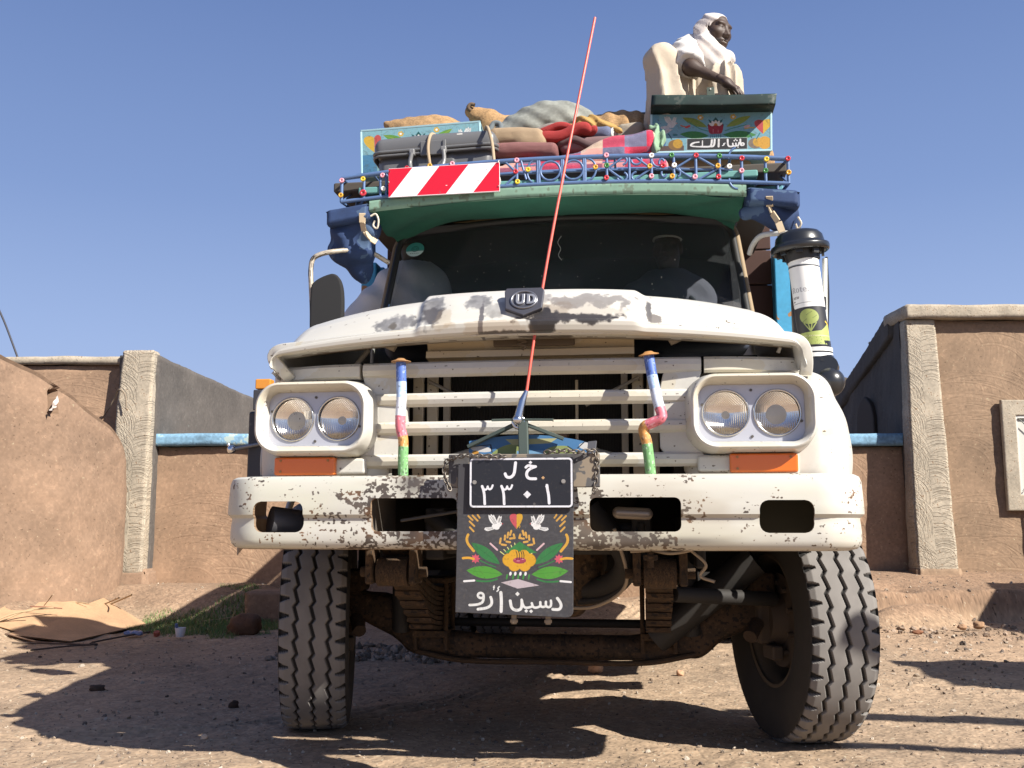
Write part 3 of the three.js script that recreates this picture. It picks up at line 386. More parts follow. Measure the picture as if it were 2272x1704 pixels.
// bonnet with its raised middle, lip and side skirts
const hoodP = [[-.10, 1.583], [-.05, 1.585], [-.004, 1.588], [.004, 1.592], [.006, 1.606], [.004, 1.617], [-.003, 1.6215], [-.020, 1.6235], [-.026, 1.632], [-.04, 1.659], [-.065, 1.695], [-.095, 1.728], [-.125, 1.746], [-.155, 1.76], [-.2, 1.771], [-.27, 1.784], [-.36, 1.801], [-.55, 1.85], [-.8, 1.90], [-1.1, 1.96], [-1.42, 2.022]];
const hoodArc = [0]; for (let i = 1; i < hoodP.length; i++) hoodArc.push(hoodArc[i - 1] + Math.hypot(hoodP[i][0] - hoodP[i - 1][0], hoodP[i][1] - hoodP[i - 1][1]));
function hoodPoint(s, v) { // s -1..1 across, v 0..1 along the profile
  const t = v * (hoodP.length - 1), i = Math.min(hoodP.length - 2, Math.floor(t)), f = t - i, z0 = lerp(hoodP[i][0], hoodP[i + 1][0], f), y0 = lerp(hoodP[i][1], hoodP[i + 1][1], f), arc = lerp(hoodArc[i], hoodArc[i + 1], f);
  const m = ss(.06, .30, arc), a = Math.abs(s), xe = lerp(.975, .955, m), drop = (x) => lerp(.040 * (Math.abs(x) / .96) ** 2, .082 * (Math.abs(x) / .86) ** 2.7, m);
  const rc = lerp(.035, .13, m), under = arc < .1 ? .02 : 0;
  let x, y;
  if (a < .80) { x = a / .80 * (xe - rc); y = y0 - drop(x); }
  else if (a < .92) { const q = (a - .80) / .12 * Math.PI / 2; x = xe - rc + rc * Math.sin(q); y = y0 - drop(xe - rc) - rc * (1 - Math.cos(q)) - (drop(xe) - drop(xe - rc)) * .5 * Math.sin(q); }
  else { const q = (a - .92) / .08, yt = y0 - drop(xe - rc) - rc - (drop(xe) - drop(xe - rc)) * .5; x = xe + .012 * q - (arc < .17 && s < 0 ? .02 * q : 0); const f0 = s < 0 ? .17 : .06, f1 = s < 0 ? .28 : .14; y = lerp(yt, lerp(yt - .012, Math.min(yt - .02, 1.462), ss(f0, f1, arc)), q); }
  let z = z0 - .10 * (x / .96) ** 2 * ss(1.2, .2, arc);
  const X = Math.sign(s) * x, bulge = ss(-.405, -.375, X) * ss(.435, .385, X) * ss(.085, .16, arc) * ss(1.3, .7, arc) * .022; y += bulge * .7; z += bulge * .8;
  const dent = .010 * Math.exp(-(((X + .345) / .05) ** 2) - (((arc - .22) / .07) ** 2)) + .012 * Math.exp(-(((X - .06) / .05) ** 2) - (((arc - .055) / .035) ** 2)); z -= dent; y -= dent * .4;
  return [X, y, z, arc];
}
const T_hood = dtex(1400, 700, (u, v) => { // u: -1.1..1.1 m across, v: 0..0.8 m up from the lip's rear edge
  const x = u * 2.2 - 1.1, y = v * .8, n = fbm(x * 4, y * 4, 301, 4), n2 = fbm(x * 22, y * 22, 303, 4), n3 = fbm(x * 70, y * 70, 305, 3);
  let c = cream(1 + .03 * n); const mix = (k, t) => { t = clamp(t); c = c.map((q, i) => lerp(q, k[i], t)); };
  mix([222, 205, 176], .22 * ss(-.55, -.1, x) * ss(.6, .2, x) * ss(.3, .05, y) * (.7 + n));
  const blob = (bx, by, rx, ry, w = .35) => ss(1.22, .82, Math.hypot((x - bx) / rx, (y - by) / ry) + w * n2 + .42 * n3);
  const grey = Math.max(blob(-.48, .20, .075, .045), blob(-.345, .225, .045, .085) * ss(-.40, -.385, x), blob(-.175, .25, .05, .045), blob(-.1, .21, .05, .04, .6) * .6, blob(.06, .26, .04, .04, .7) * .7);
  mix([132, 130, 130].map((q) => q * (1 + .25 * n2 + .2 * n3)), grey * .85); mix([92, 88, 88], blob(-.335, .2, .035, .04, .6) * .8); mix([100, 92, 80], blob(-.49, .19, .018, .018, .3) * .7); mix([196, 170, 134], blob(-.3, .17, .03, .05, .8) * .3);
  mix([108, 104, 106], blob(-.155, .13, .008, .13, .1) * .9);
  mix([206, 196, 182], blob(.17, .2, .15, .06, .5) * .75); mix([140, 134, 130], blob(.18, .245, .15, .035, 1.1) * .75); mix([126, 104, 80], blob(.05, .19, .1, .05, .9) * .28);
  mix([54, 50, 50], blob(.07, .13, .05, .065, .5)); mix([62, 57, 56], blob(.16, .15, .16, .028, .55) * .95); mix([70, 66, 66], blob(-.03, .085, .19, .018, .6) * .92); mix([82, 70, 60], blob(.07, .05, .13, .04, .7) * .8); mix([170, 130, 86], blob(-.12, .1, .14, .04, .9) * .22); mix([150, 120, 90], blob(.25, .075, .17, .012, .8) * .4);
  mix([110, 106, 104], blob(.44, .235, .012, .055, .4) * .95); mix([120, 112, 106], blob(.458, .19, .02, .02, .7) * .8);
  mix([112, 98, 84], .9 * chipAt(x, y, 11, lerp(.62, .72, ss(.5, .2, Math.abs(x))))); if (y > .024 && y < .036 && fbm(x * 26, 3, 9, 3) > .06 + .12 * Math.abs(x)) mix([100, 86, 74], .8); if (y < .02) mix([120, 100, 76], .5 + n);
  return c;
}); T_hood.wrapS = T_hood.wrapT = THREE.ClampToEdgeWrapping; T_hood.repeat.set(1, 1);
{
  const h = part('bonnet', truck);
  mesh('bonnet_panel', grid(260, 150, (u, v) => hoodPoint(u * 2 - 1, v < .6 ? v / .6 * .62 : lerp(.62, 1, (v - .6) / .4)).slice(0, 3), (u, v, q) => { const p = hoodPoint(u * 2 - 1, v < .6 ? v / .6 * .62 : lerp(.62, 1, (v - .6) / .4)); return [(p[0] + 1.1) / 2.2, p[3] / .8]; }), phy({ map: T_hood, roughness: .42, clearcoat: .3, clearcoatRoughness: .3, color: rgb(.59, .60, .61) }), h);
  const lip = [[-.915, 1.462, -.17], [-.925, 1.475, -.15], [-.944, 1.50, -.13], [-.966, 1.53, -.118], [-.967, 1.55, -.112], [-.945, 1.5645, -.104]]; for (let i = 1; i < 24; i++) { const x = lerp(-.945, .945, i / 24); lip.push([x, 1.6045 - .040 * (x / .945) ** 2, -.012 - .092 * (x / .945) ** 2]); } lip.push([.945, 1.5625, -.104], [.97, 1.55, -.112], [.984, 1.525, -.12], [.989, 1.485, -.13], [.987, 1.44, -.15]);
  mesh('bonnet_lip', ribbon(lip, [[-.022, .022], [-.004, .0225], [.003, .018], [.0055, .004], [.0055, -.012], [.002, -.0195], [-.005, -.0225], [-.022, -.021]], 260), M.paint, h);
  // emblem
  const e = part('emblem', truck), c = hoodPoint(0, .53); e.position.set(-.002, 1.70, -.030); e.rotation.x = -.42; e.scale.setScalar(.92);
  const sh = new THREE.Shape([V2(-.068, .062), V2(.068, .062), V2(.074, .05), V2(.068, -.03), V2(.0, -.062), V2(-.068, -.03), V2(-.074, .05)]);
  mesh('shield', uvBox(new THREE.ExtrudeGeometry(sh, { depth: .012, bevelEnabled: true, bevelSize: .004, bevelThickness: .004, bevelSegments: 3 })), std({ color: rgb(.085, .085, .10), roughness: .38, metalness: .5 }), e);
  mesh('oval_rim', mv(new THREE.TorusGeometry(.044, .0045, 10, 48).scale(1.12, .92, 1), 0, .006, .018), std({ color: rgb(.26, .26, .28), roughness: .3, metalness: .8 }), e);
  const font = await new FontLoader().loadAsync('fonts/droid/droid_sans_bold.typeface.json'); const tg = new TextGeometry('UD', { font, size: .05, depth: .008, curveSegments: 6, bevelEnabled: true, bevelSize: .0012, bevelThickness: .0012, bevelSegments: 2 }); tg.computeBoundingBox(); tg.scale(.86, .92, 1); tg.translate(-tg.boundingBox.max.x * .43, -.016, .014);
  mesh('letters', tg, std({ color: rgb(.42, .42, .43), roughness: .32, metalness: .7 }), e);
}
// cab: windscreen, frame, pillars, doors, inside
const wsZ = (x, y) => -1.44 - .085 * x * x - (y - 2.0) * .46;
const wsOutline = (g = 0) => { const p = new THREE.Shape(); const c = [[-.915 - g, 1.86 - g], [.945 + g, 1.86 - g], [.895 + g, 2.40], [.80 + g * .7, 2.49 + g * .7], [.0, 2.535 + g], [-.78 - g * .7, 2.49 + g * .7], [-.885 - g, 2.40]]; p.moveTo(...c[0]); p.lineTo(...c[1]); p.lineTo(...c[2]); p.quadraticCurveTo(c[2][0] - .012, c[3][1] - .005, ...c[3]); p.quadraticCurveTo(.45, 2.53 + g, 0, 2.535 + g); p.quadraticCurveTo(-.45, 2.53 + g, ...c[5]); p.quadraticCurveTo(c[6][0] + .012, c[5][1] - .005, ...c[6]); p.lineTo(...c[0]); return p; };
{
  const ws = part('windscreen', truck), o = wsOutline(0);
  const glass = grid(40, 24, (u, v) => { const y = lerp(1.86, 2.535, v), xl = y > 2.40 ? .89 - (y - 2.40) ** 1.2 * 1.0 : lerp(.93, .89, (y - 1.86) / .54); const x = lerp(-xl, xl, u) + .008, Y = y - .045 * (y > 2.4 ? (y - 2.4) / .135 : 0) * Math.abs(x / .8) ** 2.4; return [x, Y, wsZ(x, Y)]; });
  mesh('glass', glass, phy({ transmission: .975, thickness: 0, roughness: .03, ior: 1.45, color: rgb(.5, .54, .56) }), ws);
  const loop = o.getSpacedPoints(140).map((p) => [p.x, p.y, wsZ(p.x, p.y) + .004]); loop.pop();
  mesh('rubber_seal', tube(loop, .017, 8, 320, true), std({ color: rgb(.018, .018, .017), roughness: .65 }), ws);
  const l2 = wsOutline(.024).getSpacedPoints(140).map((p) => [p.x, p.y, wsZ(p.x, p.y) - .012]); l2.pop(); mesh('screen_frame', tube(l2, .015, 10, 320, true), std({ map: T_paint, color: rgb(.30, .235, .16), roughness: .7 }), ws);
  mesh('chrome_strip', bar([-.90, 1.94, wsZ(-.9, 1.94) + .02], [-.885, 2.05, wsZ(-.9, 2.05) + .02], .006), std({ color: rgb(.8, .8, .8), metalness: 1, roughness: .2 }), ws);
  const T_dustReflection = dtex(512, 256, (u, v) => { const x = (u - .5) * 1.8, y = v * .6, a = pf(u, v, 6, 801, 5), arc = (cx, r) => ss(r + .02, r - .01, Math.hypot(x - cx, y + .05)); const clear = Math.max(arc(-.42, .42), arc(.42, .42)); return 255 * clamp((.16 + .5 * ss(.55, .05, v)) * (.8 + .7 * a) * (1 - .62 * clear)); }, false);  // thin dust; its paler lower part and arcs also paint in the dash reflection
  const film = grid(40, 24, (u, v) => { const y = lerp(1.88, 2.5, v), xl = lerp(.91, .84, v), x = lerp(-xl, xl, u) + .008; return [x, y - .03 * v * Math.abs(x / .8) ** 2.4, wsZ(x, y) + .004]; }); T_dustReflection.wrapS = T_dustReflection.wrapT = THREE.ClampToEdgeWrapping; mesh('dust_reflection_film', film, std({ color: rgb(.38, .37, .38), alphaMap: T_dustReflection, transparent: true, opacity: .22, roughness: 1 }), ws);
  const st = grid(16, 4, (u, v) => { const a = u * 2 * Math.PI, r = .052 * v, x = -.79 + r * 1.0 * Math.cos(a), y = 2.385 + r * .85 * Math.sin(a); return [x, y, wsZ(x, y) + .005]; }, (u, v) => [.5 + .5 * v * Math.cos(u * 2 * Math.PI), .5 + .5 * v * Math.sin(u * 2 * Math.PI)]);
  mesh('round_sticker', st, std({ map: ctex(256, 256, (g) => { g.fillStyle = '#3f8f86'; g.fillRect(0, 0, 256, 256); g.fillStyle = '#c6dcd6'; g.fillRect(0, 158, 256, 98); g.strokeStyle = '#173f3b'; g.lineWidth = 9; g.beginPath(); g.arc(128, 118, 46, 0, 7); g.stroke(); g.lineWidth = 7; g.beginPath(); g.moveTo(100, 120); g.quadraticCurveTo(128, 70, 156, 120); g.quadraticCurveTo(128, 150, 100, 120); g.stroke(); g.fillStyle = '#173f3b'; for (let i = 0; i < 5; i++) g.fillRect(66 + i * 26, 194, 14, 9); }), roughness: .5 }), ws);
  const dirt = mul32(5), dg = []; for (let i = 0; i < 90; i++) { const x = -.75 + 1.5 * dirt(), y = 1.98 + .42 * dirt() ** 1.6; dg.push(new THREE.SphereGeometry(.0012 + .0024 * dirt() ** 4, 6, 4).scale(1, 1 + dirt(), .3).translate(x, y, wsZ(x, y) + .003)); } const spk = mesh('dirt_specks', join(dg), std({ color: rgb(.32, .29, .24) }), ws); spk.userData.kind = 'stuff';
  mesh('crack', tube([[.005, 2.42], [-.012, 2.38], [.004, 2.34], [-.006, 2.30], [.012, 2.27]].map(([x, y]) => [x, y, wsZ(x, y) + .003]), .0016, 5), std({ color: rgb(.4, .4, .36) }), ws);
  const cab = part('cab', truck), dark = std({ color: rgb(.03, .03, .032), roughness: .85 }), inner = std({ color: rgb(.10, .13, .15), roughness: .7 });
  for (const s of [-1, 1]) {
    mesh('pillar', beam([s * .99, 1.86, -2.42], [s * .95, 2.5, -2.36], .05, .08), dark, cab);
    mesh('door', rbox(.05, .85, .95, s * .99, 1.5, -1.98, .02), M.paint, cab);
  }
  mesh('cab_roof', slab((a, b, c) => [a * .93, lerp(2.5, 2.56, (b + 1) / 2) - .03 * a * a, lerp(-2.42, -1.68, (c + 1) / 2)], 20, 2, 16, .001, .03, 3), dark, cab);
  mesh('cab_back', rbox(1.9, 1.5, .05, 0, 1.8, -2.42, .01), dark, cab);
  mesh('cab_floor', rbox(1.9, .05, 1.0, 0, 1.15, -1.95, .01), dark, cab);
  mesh('dashboard', uvBox(mv(new RoundedBoxGeometry(1.86, .2, .3, 3, .06), .02, 1.86, -1.62)), std({ color: rgb(.07, .085, .12), roughness: .6 }), cab);
  mesh('seat', join(rbox(1.7, .16, .5, 0, 1.55, -2.1, .06), rbox(1.7, .6, .14, 0, 1.85, -2.33, .06)), std({ color: rgb(.10, .095, .13), roughness: .8 }), cab);  // purple-grey tint stands in for sky reflected low in the windscreen
  mesh('steering_wheel', join(mv(new THREE.TorusGeometry(.21, .014, 10, 48), .5, 2.05, -1.82, -.75), bar([.5, 2.05, -1.82], [.5, 1.75, -1.6], .022)), std({ color: rgb(.04, .045, .05), roughness: .45 }), cab);
  mesh('visor_rail', tube([[-.8, 2.2, -2.36], [-.2, 2.26, -2.38], [.3, 2.22, -2.38], [.8, 2.16, -2.36]], .012, 6), std({ color: rgb(.03, .10, .16) }), cab);
}
// sun canopy, cross beam, rolled canvas, straps
M.greenPaint = std({ roughness: .6, map: dtex(512, 256, (u, v) => { const a = pf(u, v, 4, 401, 5), b = pf(u, v, 40, 407, 2); const k = 1 + .1 * a + .05 * b; if (pf(u, v, 60, 411, 2) > .52) return [80, 96, 86]; return [70 * k, 128 * k, 104 * k]; }, true, .9) });
M.canvasGreen = std({ roughness: .85, side: THREE.DoubleSide, bumpMap: B_paint, bumpScale: .02, map: dtex(512, 512, (u, v) => { const a = pf(u, v, 4, 421, 5), b = pf(u, v, 90, 427, 2); const k = 1 + .16 * a + .06 * b; return [34 * k, 88 * k, 72 * k]; }, true, .9) });
M.canvasBlue = std({ roughness: .82, side: THREE.DoubleSide, map: dtex(512, 512, (u, v) => { const a = pf(u, v, 4, 431, 5), b = pf(u, v, 90, 437, 2); const k = 1 + .25 * a + .08 * b; if (a > .3) return [66, 88, 118]; return [34 * k, 54 * k, 90 * k]; }, true, .6) });
M.strap = std({ color: rgb(.5, .4, .27), roughness: .9 });
{
  const cn = part('sun_canopy', truck), crown = (x) => .04 * (1 - (x / .91) ** 2);
  mesh('front_board', grid(40, 6, (u, v) => { const x = lerp(-.915, .918, u); const y = 2.452 + crown(x) + .064 * v; return [x, y, -1.195 + (v < .01 ? -.012 : v > .99 ? -.012 : 0)]; }, (u, v, q) => [q[0], q[1]]), std({ roughness: .75, map: dtex(512, 128, (u, v) => { const a = pf(u, v, 5, 441, 4), b = pf(u, v, 40, 443, 2); const k = 1 + .1 * a + .07 * b; return b > .34 ? [96, 112, 96] : [112 * k, 142 * k, 124 * k]; }, true, .8) }), cn);
  mesh('canopy_sheet', grid(60, 20, (u, v) => { const x = lerp(-.915, .918, u), e = Math.abs(x) / .915, y0 = 2.453 + crown(x); return [x * (1 - .02 * v), lerp(y0, 2.555 - .13 * e ** 5, v) - .03 * Math.sin(v * Math.PI) * (1 - e ** 3) + .008 * fbm(x * 3, v * 3, 4, 3) + .018 * ss(.55, 1, e) * Math.sin(v * 9 + x * 14), lerp(-1.2, -1.7, v)]; }, (u, v, q) => [q[0], q[2]]), M.canvasGreen, cn);
  mesh('roof_deck', rbox(2.24, .05, 1.5, .0, 2.605, -2.0, .01), std({ color: rgb(.06, .05, .04) }), cn);
  mesh('deck_boards', rbox(1.95, .035, .5, .0, 2.565, -1.45, .008), std({ color: rgb(.10, .26, .24) }), cn);
  mesh('turquoise_board', rbox(1.35, .16, .025, .45, 2.62, -1.46, .005), std({ color: rgb(.10, .30, .36), roughness: .6 }), cn);
  for (const s of [-1, 1]) {
    const bm = part('canvas_roll', truck), x0 = s < 0 ? -.912 : .92, x1 = s < 0 ? -1.135 : 1.165;
    mesh('beam_cover', slab((a, b, c) => { const k = (a + 1) / 2; return [lerp(Math.min(x0, x1), Math.max(x0, x1), k), lerp(2.428, 2.50, (b + 1) / 2) - .03 * Math.abs(s > 0 ? k : 1 - k) + (b < 0 ? -.01 : 0), lerp(-1.45, -1.185, (c + 1) / 2)]; }, 16, 6, 12, .004, .014, 51 + s, 8), M.canvasBlue, bm);
    // canvas bundled and hanging under the beam end
    const P = s < 0 ? [[-.94, 2.40, -1.3, .05], [-1.05, 2.37, -1.3, .065], [-1.07, 2.30, -1.35, .075], [-1.02, 2.225, -1.42, .05], [-1.0, 2.18, -1.46, .035]] : [[.93, 2.40, -1.28, .035], [1.02, 2.39, -1.28, .045], [1.10, 2.37, -1.3, .055], [1.14, 2.33, -1.36, .045], [1.125, 2.27, -1.45, .04]];
    const f = (x, y, z) => { let d = 9; for (let i = 0; i < P.length - 1; i++) d = smin(d, cone(x, y, z, P[i], P[i + 1]), .05); if (s < 0) d = smin(d, sbox(x, y, z, [-1.02, 2.36, -1.34], [.10, .10, .06], .03), .06); const nn = .014 * fbm(x * 7, y * 9, z * 6, 3) + .008 * Math.sin(y * 30 + x * 38 + 4 * fbm(x * 5, y * 5, z * 5, 2)); return d + nn; };
    mesh('hanging_canvas', uvBox(surf(f, s < 0 ? [-1.22, 2.0, -2.2] : [.85, 2.08, -2.2], s < 0 ? [-.84, 2.5, -1.15] : [1.26, 2.5, -1.15], .012)), M.canvasBlue, bm);
    const strapAt = s < 0 ? [[-.945, 2.44, -1.178], [-.95, 2.40, -1.20], [-.945, 2.36, -1.22], [-.915, 2.325, -1.24], [-.89, 2.31, -1.25]] : [[1.02, 2.44, -1.178], [1.025, 2.40, -1.21], [1.035, 2.37, -1.215], [1.06, 2.32, -1.2], [1.075, 2.27, -1.2]];
    for (let i = 0; i < strapAt.length - 1; i++) mesh('strap', beam(strapAt[i], strapAt[i + 1], .032, .007), M.strap, bm);
    mesh('cord_loop', tube(s < 0 ? [[-.9, 2.42, -1.17], [-.875, 2.43, -1.17], [-.86, 2.40, -1.17], [-.87, 2.36, -1.18], [-.888, 2.375, -1.18], [-.88, 2.4, -1.18]] : [[1.16, 2.36, -1.26], [1.175, 2.33, -1.27], [1.16, 2.31, -1.28], [1.15, 2.33, -1.27]], .005, 6), std({ color: rgb(.62, .56, .45) }), bm);
  }
}
// roof rack: a welded truss of blue tube with scrolls and coloured reflector buttons
M.rackBlue = std({ color: rgb(.13, .215, .40), roughness: .42, metalness: .1, map: dtex(256, 256, (u, v) => { const a = pf(u, v, 6, 451, 4); return a > .34 ? [170, 180, 190] : [220 + 30 * a, 222 + 30 * a, 225 + 30 * a]; }, true, .3) });
const REFL = { w: [.78, .75, .70], o: [.62, .33, .03], p: [.75, .32, .38], r: [.5, .03, .04], g: [.05, .2, .05], y: [.7, .5, .03] }, reflMat = {};
for (const k in REFL) reflMat[k] = phy({ color: rgb(...REFL[k]), roughness: .25, clearcoat: .6 });
{
  const rk = part('roof_rack', truck), yb = (x) => 2.556 - .05 * (x / 1.1) ** 2, yt = (x) => 2.684 - .056 * (x / 1.1) ** 2, zf = -1.2, zr = -1.38, H = (x, f) => lerp(yb(x), yt(x), f);
  const L = (f, z, x0 = -1.06, x1 = 1.115, r = .0105) => { const p = []; for (let i = 0; i <= 24; i++) { const x = lerp(x0, x1, i / 24); p.push([x, H(x, f), z]); } mesh('rail', tube(p, r, 8, 48), M.rackBlue, rk); };
  L(0, zf); L(1, zf, -1.06, 1.115, .0125); L(.5, zf - .012, -.2, .86, .006); L(0, zr, -1.03, 1.09); L(1, zr, -1.03, 1.09); L(.38, zr + .02, -.2, .95, .005);
  const post = (x, f0 = 0, f1 = 1, z = zf + .002, r = .0072) => mesh('upright', bar([x, H(x, f0), z], [x, H(x, f1), z], r), M.rackBlue, rk);
  for (const x of [-.066, -.075, .043, .05, .158, .150, .37, -.86, -.83, -.945]) post(x); for (const x of [.262, .476, .582, .797, .9, 1.01, -.176]) post(x, 0, 1); post(.686);
  const dg = (x0, f0, x1, f1, z = zf + .004, r = .0055) => mesh('diagonal', bar([x0, H(x0, f0), z], [x1, H(x1, f1), z], r), M.rackBlue, rk);
  dg(.59, .5, .686, 1); dg(.686, 1, .79, .5); dg(.59, .5, .686, 0); dg(.686, 0, .79, .5); dg(.40, .95, .468, .52); dg(.40, .08, .468, .45); dg(.27, .52, .335, .92); dg(.27, .48, .335, .08); dg(-.23, .93, -.178, .5); dg(-.23, .05, -.178, .42); dg(-.155, .95, -.13, .2, zf + .006); dg(.79, .5, .842, .47); dg(-1.03, 0, -.96, .5, zr + .05); dg(-1.03, 1, -.97, .4, zr + .05); dg(.93, .05, 1.06, .95, zr); dg(-.98, .0, -.93, .8, zr + .1);
  const arc = (cx, f, rx, ry, a0, a1) => { const p = []; for (let i = 0; i <= 18; i++) { const a = lerp(a0, a1, i / 18); p.push([cx + rx * Math.cos(a), H(cx, f) + ry * Math.sin(a), zf + .004]); } mesh('scroll', tube(p, 0.0055, 6, 36), M.rackBlue, rk); };
  for (const cx of [-.012, .1]) mesh('ring', mv(new THREE.TorusGeometry(.048, .0058, 8, 40), cx, H(cx, .5), zf + .004), M.rackBlue, rk);
  arc(.165, .5, .045, .055, -1.5, 1.5); arc(-.09, .5, .035, .055, 1.7, 4.5); for (const [cx, a, b] of [[.335, -2.2, .9], [.405, 2.2, 5.3]]) { arc(cx, .82, .024, .022, a + .8, b + 1.4); arc(cx, .18, .024, .022, a - .6, b + .2); }
  arc(.515, .82, .035, .035, 3.3, 4.9); arc(.535, .3, .012, .018, 2.6, 6); arc(.525, .72, .012, .018, .4, 3.6); arc(.6, .33, .012, .02, -1.5, 1.4); arc(.555, .25, .03, .035, .2, 1.6); arc(.88, .95, .04, .05, 1.7, 3.2); arc(.88, .12, .04, .05, 3.1, 4.7);
  for (const x of [-1.06, 1.115]) { mesh('end_frame', join(bar([x, H(x, 0), zf], [x, H(x, 1), zf], .0085), bar([x, H(x, 0), zf], [x * .975, H(x, 0), zr], .0075), bar([x, H(x, 1), zf], [x * .975, H(x, 1), zr], .0075), bar([x * .975, H(x, 0), zr], [x * .975, H(x, 1), zr], .0085), bar([x, H(x, 0), zf], [x * .975, H(x, 1), zr], .005)), M.rackBlue, rk); }
  for (const x of [-.9, -.3, .3, .85]) mesh('cross_tie', join(bar([x, H(x, 0), zf], [x, H(x, 0), zr], .006), bar([x, H(x, 1), zf], [x, H(x, 1), zr], .006)), M.rackBlue, rk);
  const btn = mv(new THREE.LatheGeometry([V2(.0005, .004), V2(.0035, .004), V2(.0045, .009), V2(.010, .010), V2(.0125, .007), V2(.013, 0), V2(.0005, 0)], 24), 0, 0, 0, Math.PI / 2);
  for (const [x, y, k] of [[-1.06, 2.541, 'o'], [-1.057, 2.617, 'p'], [-.948, 2.62, 'y'], [-.946, 2.548, 'r'], [-.848, 2.634, 'p'], [-.843, 2.565, 'w'], [-.725, 2.665, 'r'], [-.609, 2.672, 'o'], [-.496, 2.677, 'p'], [-.181, 2.622, 'r'], [-.176, 2.679, 'p'], [-.172, 2.57, 'y'], [-.12, 2.629, 'y'], [.208, 2.626, 'o'], [.26, 2.57, 'r'], [.261, 2.683, 'p'], [.262, 2.632, 'g'], [.468, 2.618, 'o'], [.475, 2.568, 'p'], [.477, 2.671, 'w'], [.531, 2.618, 'r'], [.573, 2.563, 'o'], [.573, 2.668, 'g'], [.584, 2.617, 'w'], [.68, 2.555, 'p'], [.688, 2.661, 'r'], [.789, 2.604, 'o'], [.79, 2.55, 'r'], [.797, 2.653, 'g'], [.842, 2.599, 'w'], [.898, 2.575, 'p'], [.901, 2.636, 'r'], [1.009, 2.57, 'g'], [1.015, 2.626, 'y'], [1.114, 2.624, 'r'], [1.115, 2.556, 'o']]) { const b = mesh('reflector_button', btn, reflMat[k], rk); b.position.set(x, y, zf + .008); b.rotation.z = x * 30; const s = x < -.9 && k === 'r' ? 1.35 : 1; b.scale.set(s, s, 1); }
  // striped warning board wired to the rack
  const wb = part('warning_board', truck); wb.position.set(-.534, 2.588, -1.172); wb.rotation.z = .012;
  mesh('board', uvBox(new RoundedBoxGeometry(.556, .15, .008, 2, .003)), std({ color: rgb(.5, .5, .5), roughness: .4, metalness: .5 }), wb);
  const T = ctex(1024, 276, (g, w, h) => { g.fillStyle = '#c3142b'; g.fillRect(0, 0, w, h); g.fillStyle = '#e6e6e6'; const d = h * .78; for (const x of [10, 530]) { g.beginPath(); g.moveTo(x, h); g.lineTo(x + 250, h); g.lineTo(x + 250 + d, 0); g.lineTo(x + d, 0); g.fill(); } g.fillStyle = '#e9d9dd'; g.fillRect(0, 0, w, 3); g.fillRect(0, h - 4, w, 4); for (const [x, y] of [[275, 180], [820, 160], [530, 190], [470, 250], [900, 60], [978, 22]]) { g.fillStyle = x === 530 ? '#eddede' : '#6b6464'; g.fillRect(x, y, 16, 4); g.fillRect(x + 6, y + 3, 8, 3); } const r = mul32(3); for (let i = 0; i < 160; i++) { g.fillStyle = `rgba(90,70,60,${.05 + .12 * r()})`; g.fillRect(r() * w, r() * h, 2 + r() * 9, 1 + r() * 3); } });
  mesh('striped_sheet', new THREE.PlaneGeometry(.553, .147, 20, 4).translate(0, 0, .0065), phy({ map: T, roughness: .35, clearcoat: .2 }), wb);
  mesh('wire_tie', join(tube([[.27, .07, .01], [.275, .085, 0], [.27, .03, -.02], [.278, -.02, -.02], [.27, -.05, .01]], .003, 5), tube([[-.27, .06, .01], [-.28, .05, -.02], [-.275, .0, .01]], .003, 5)), std({ color: rgb(.35, .34, .32), metalness: .6, roughness: .5 }), wb);
}

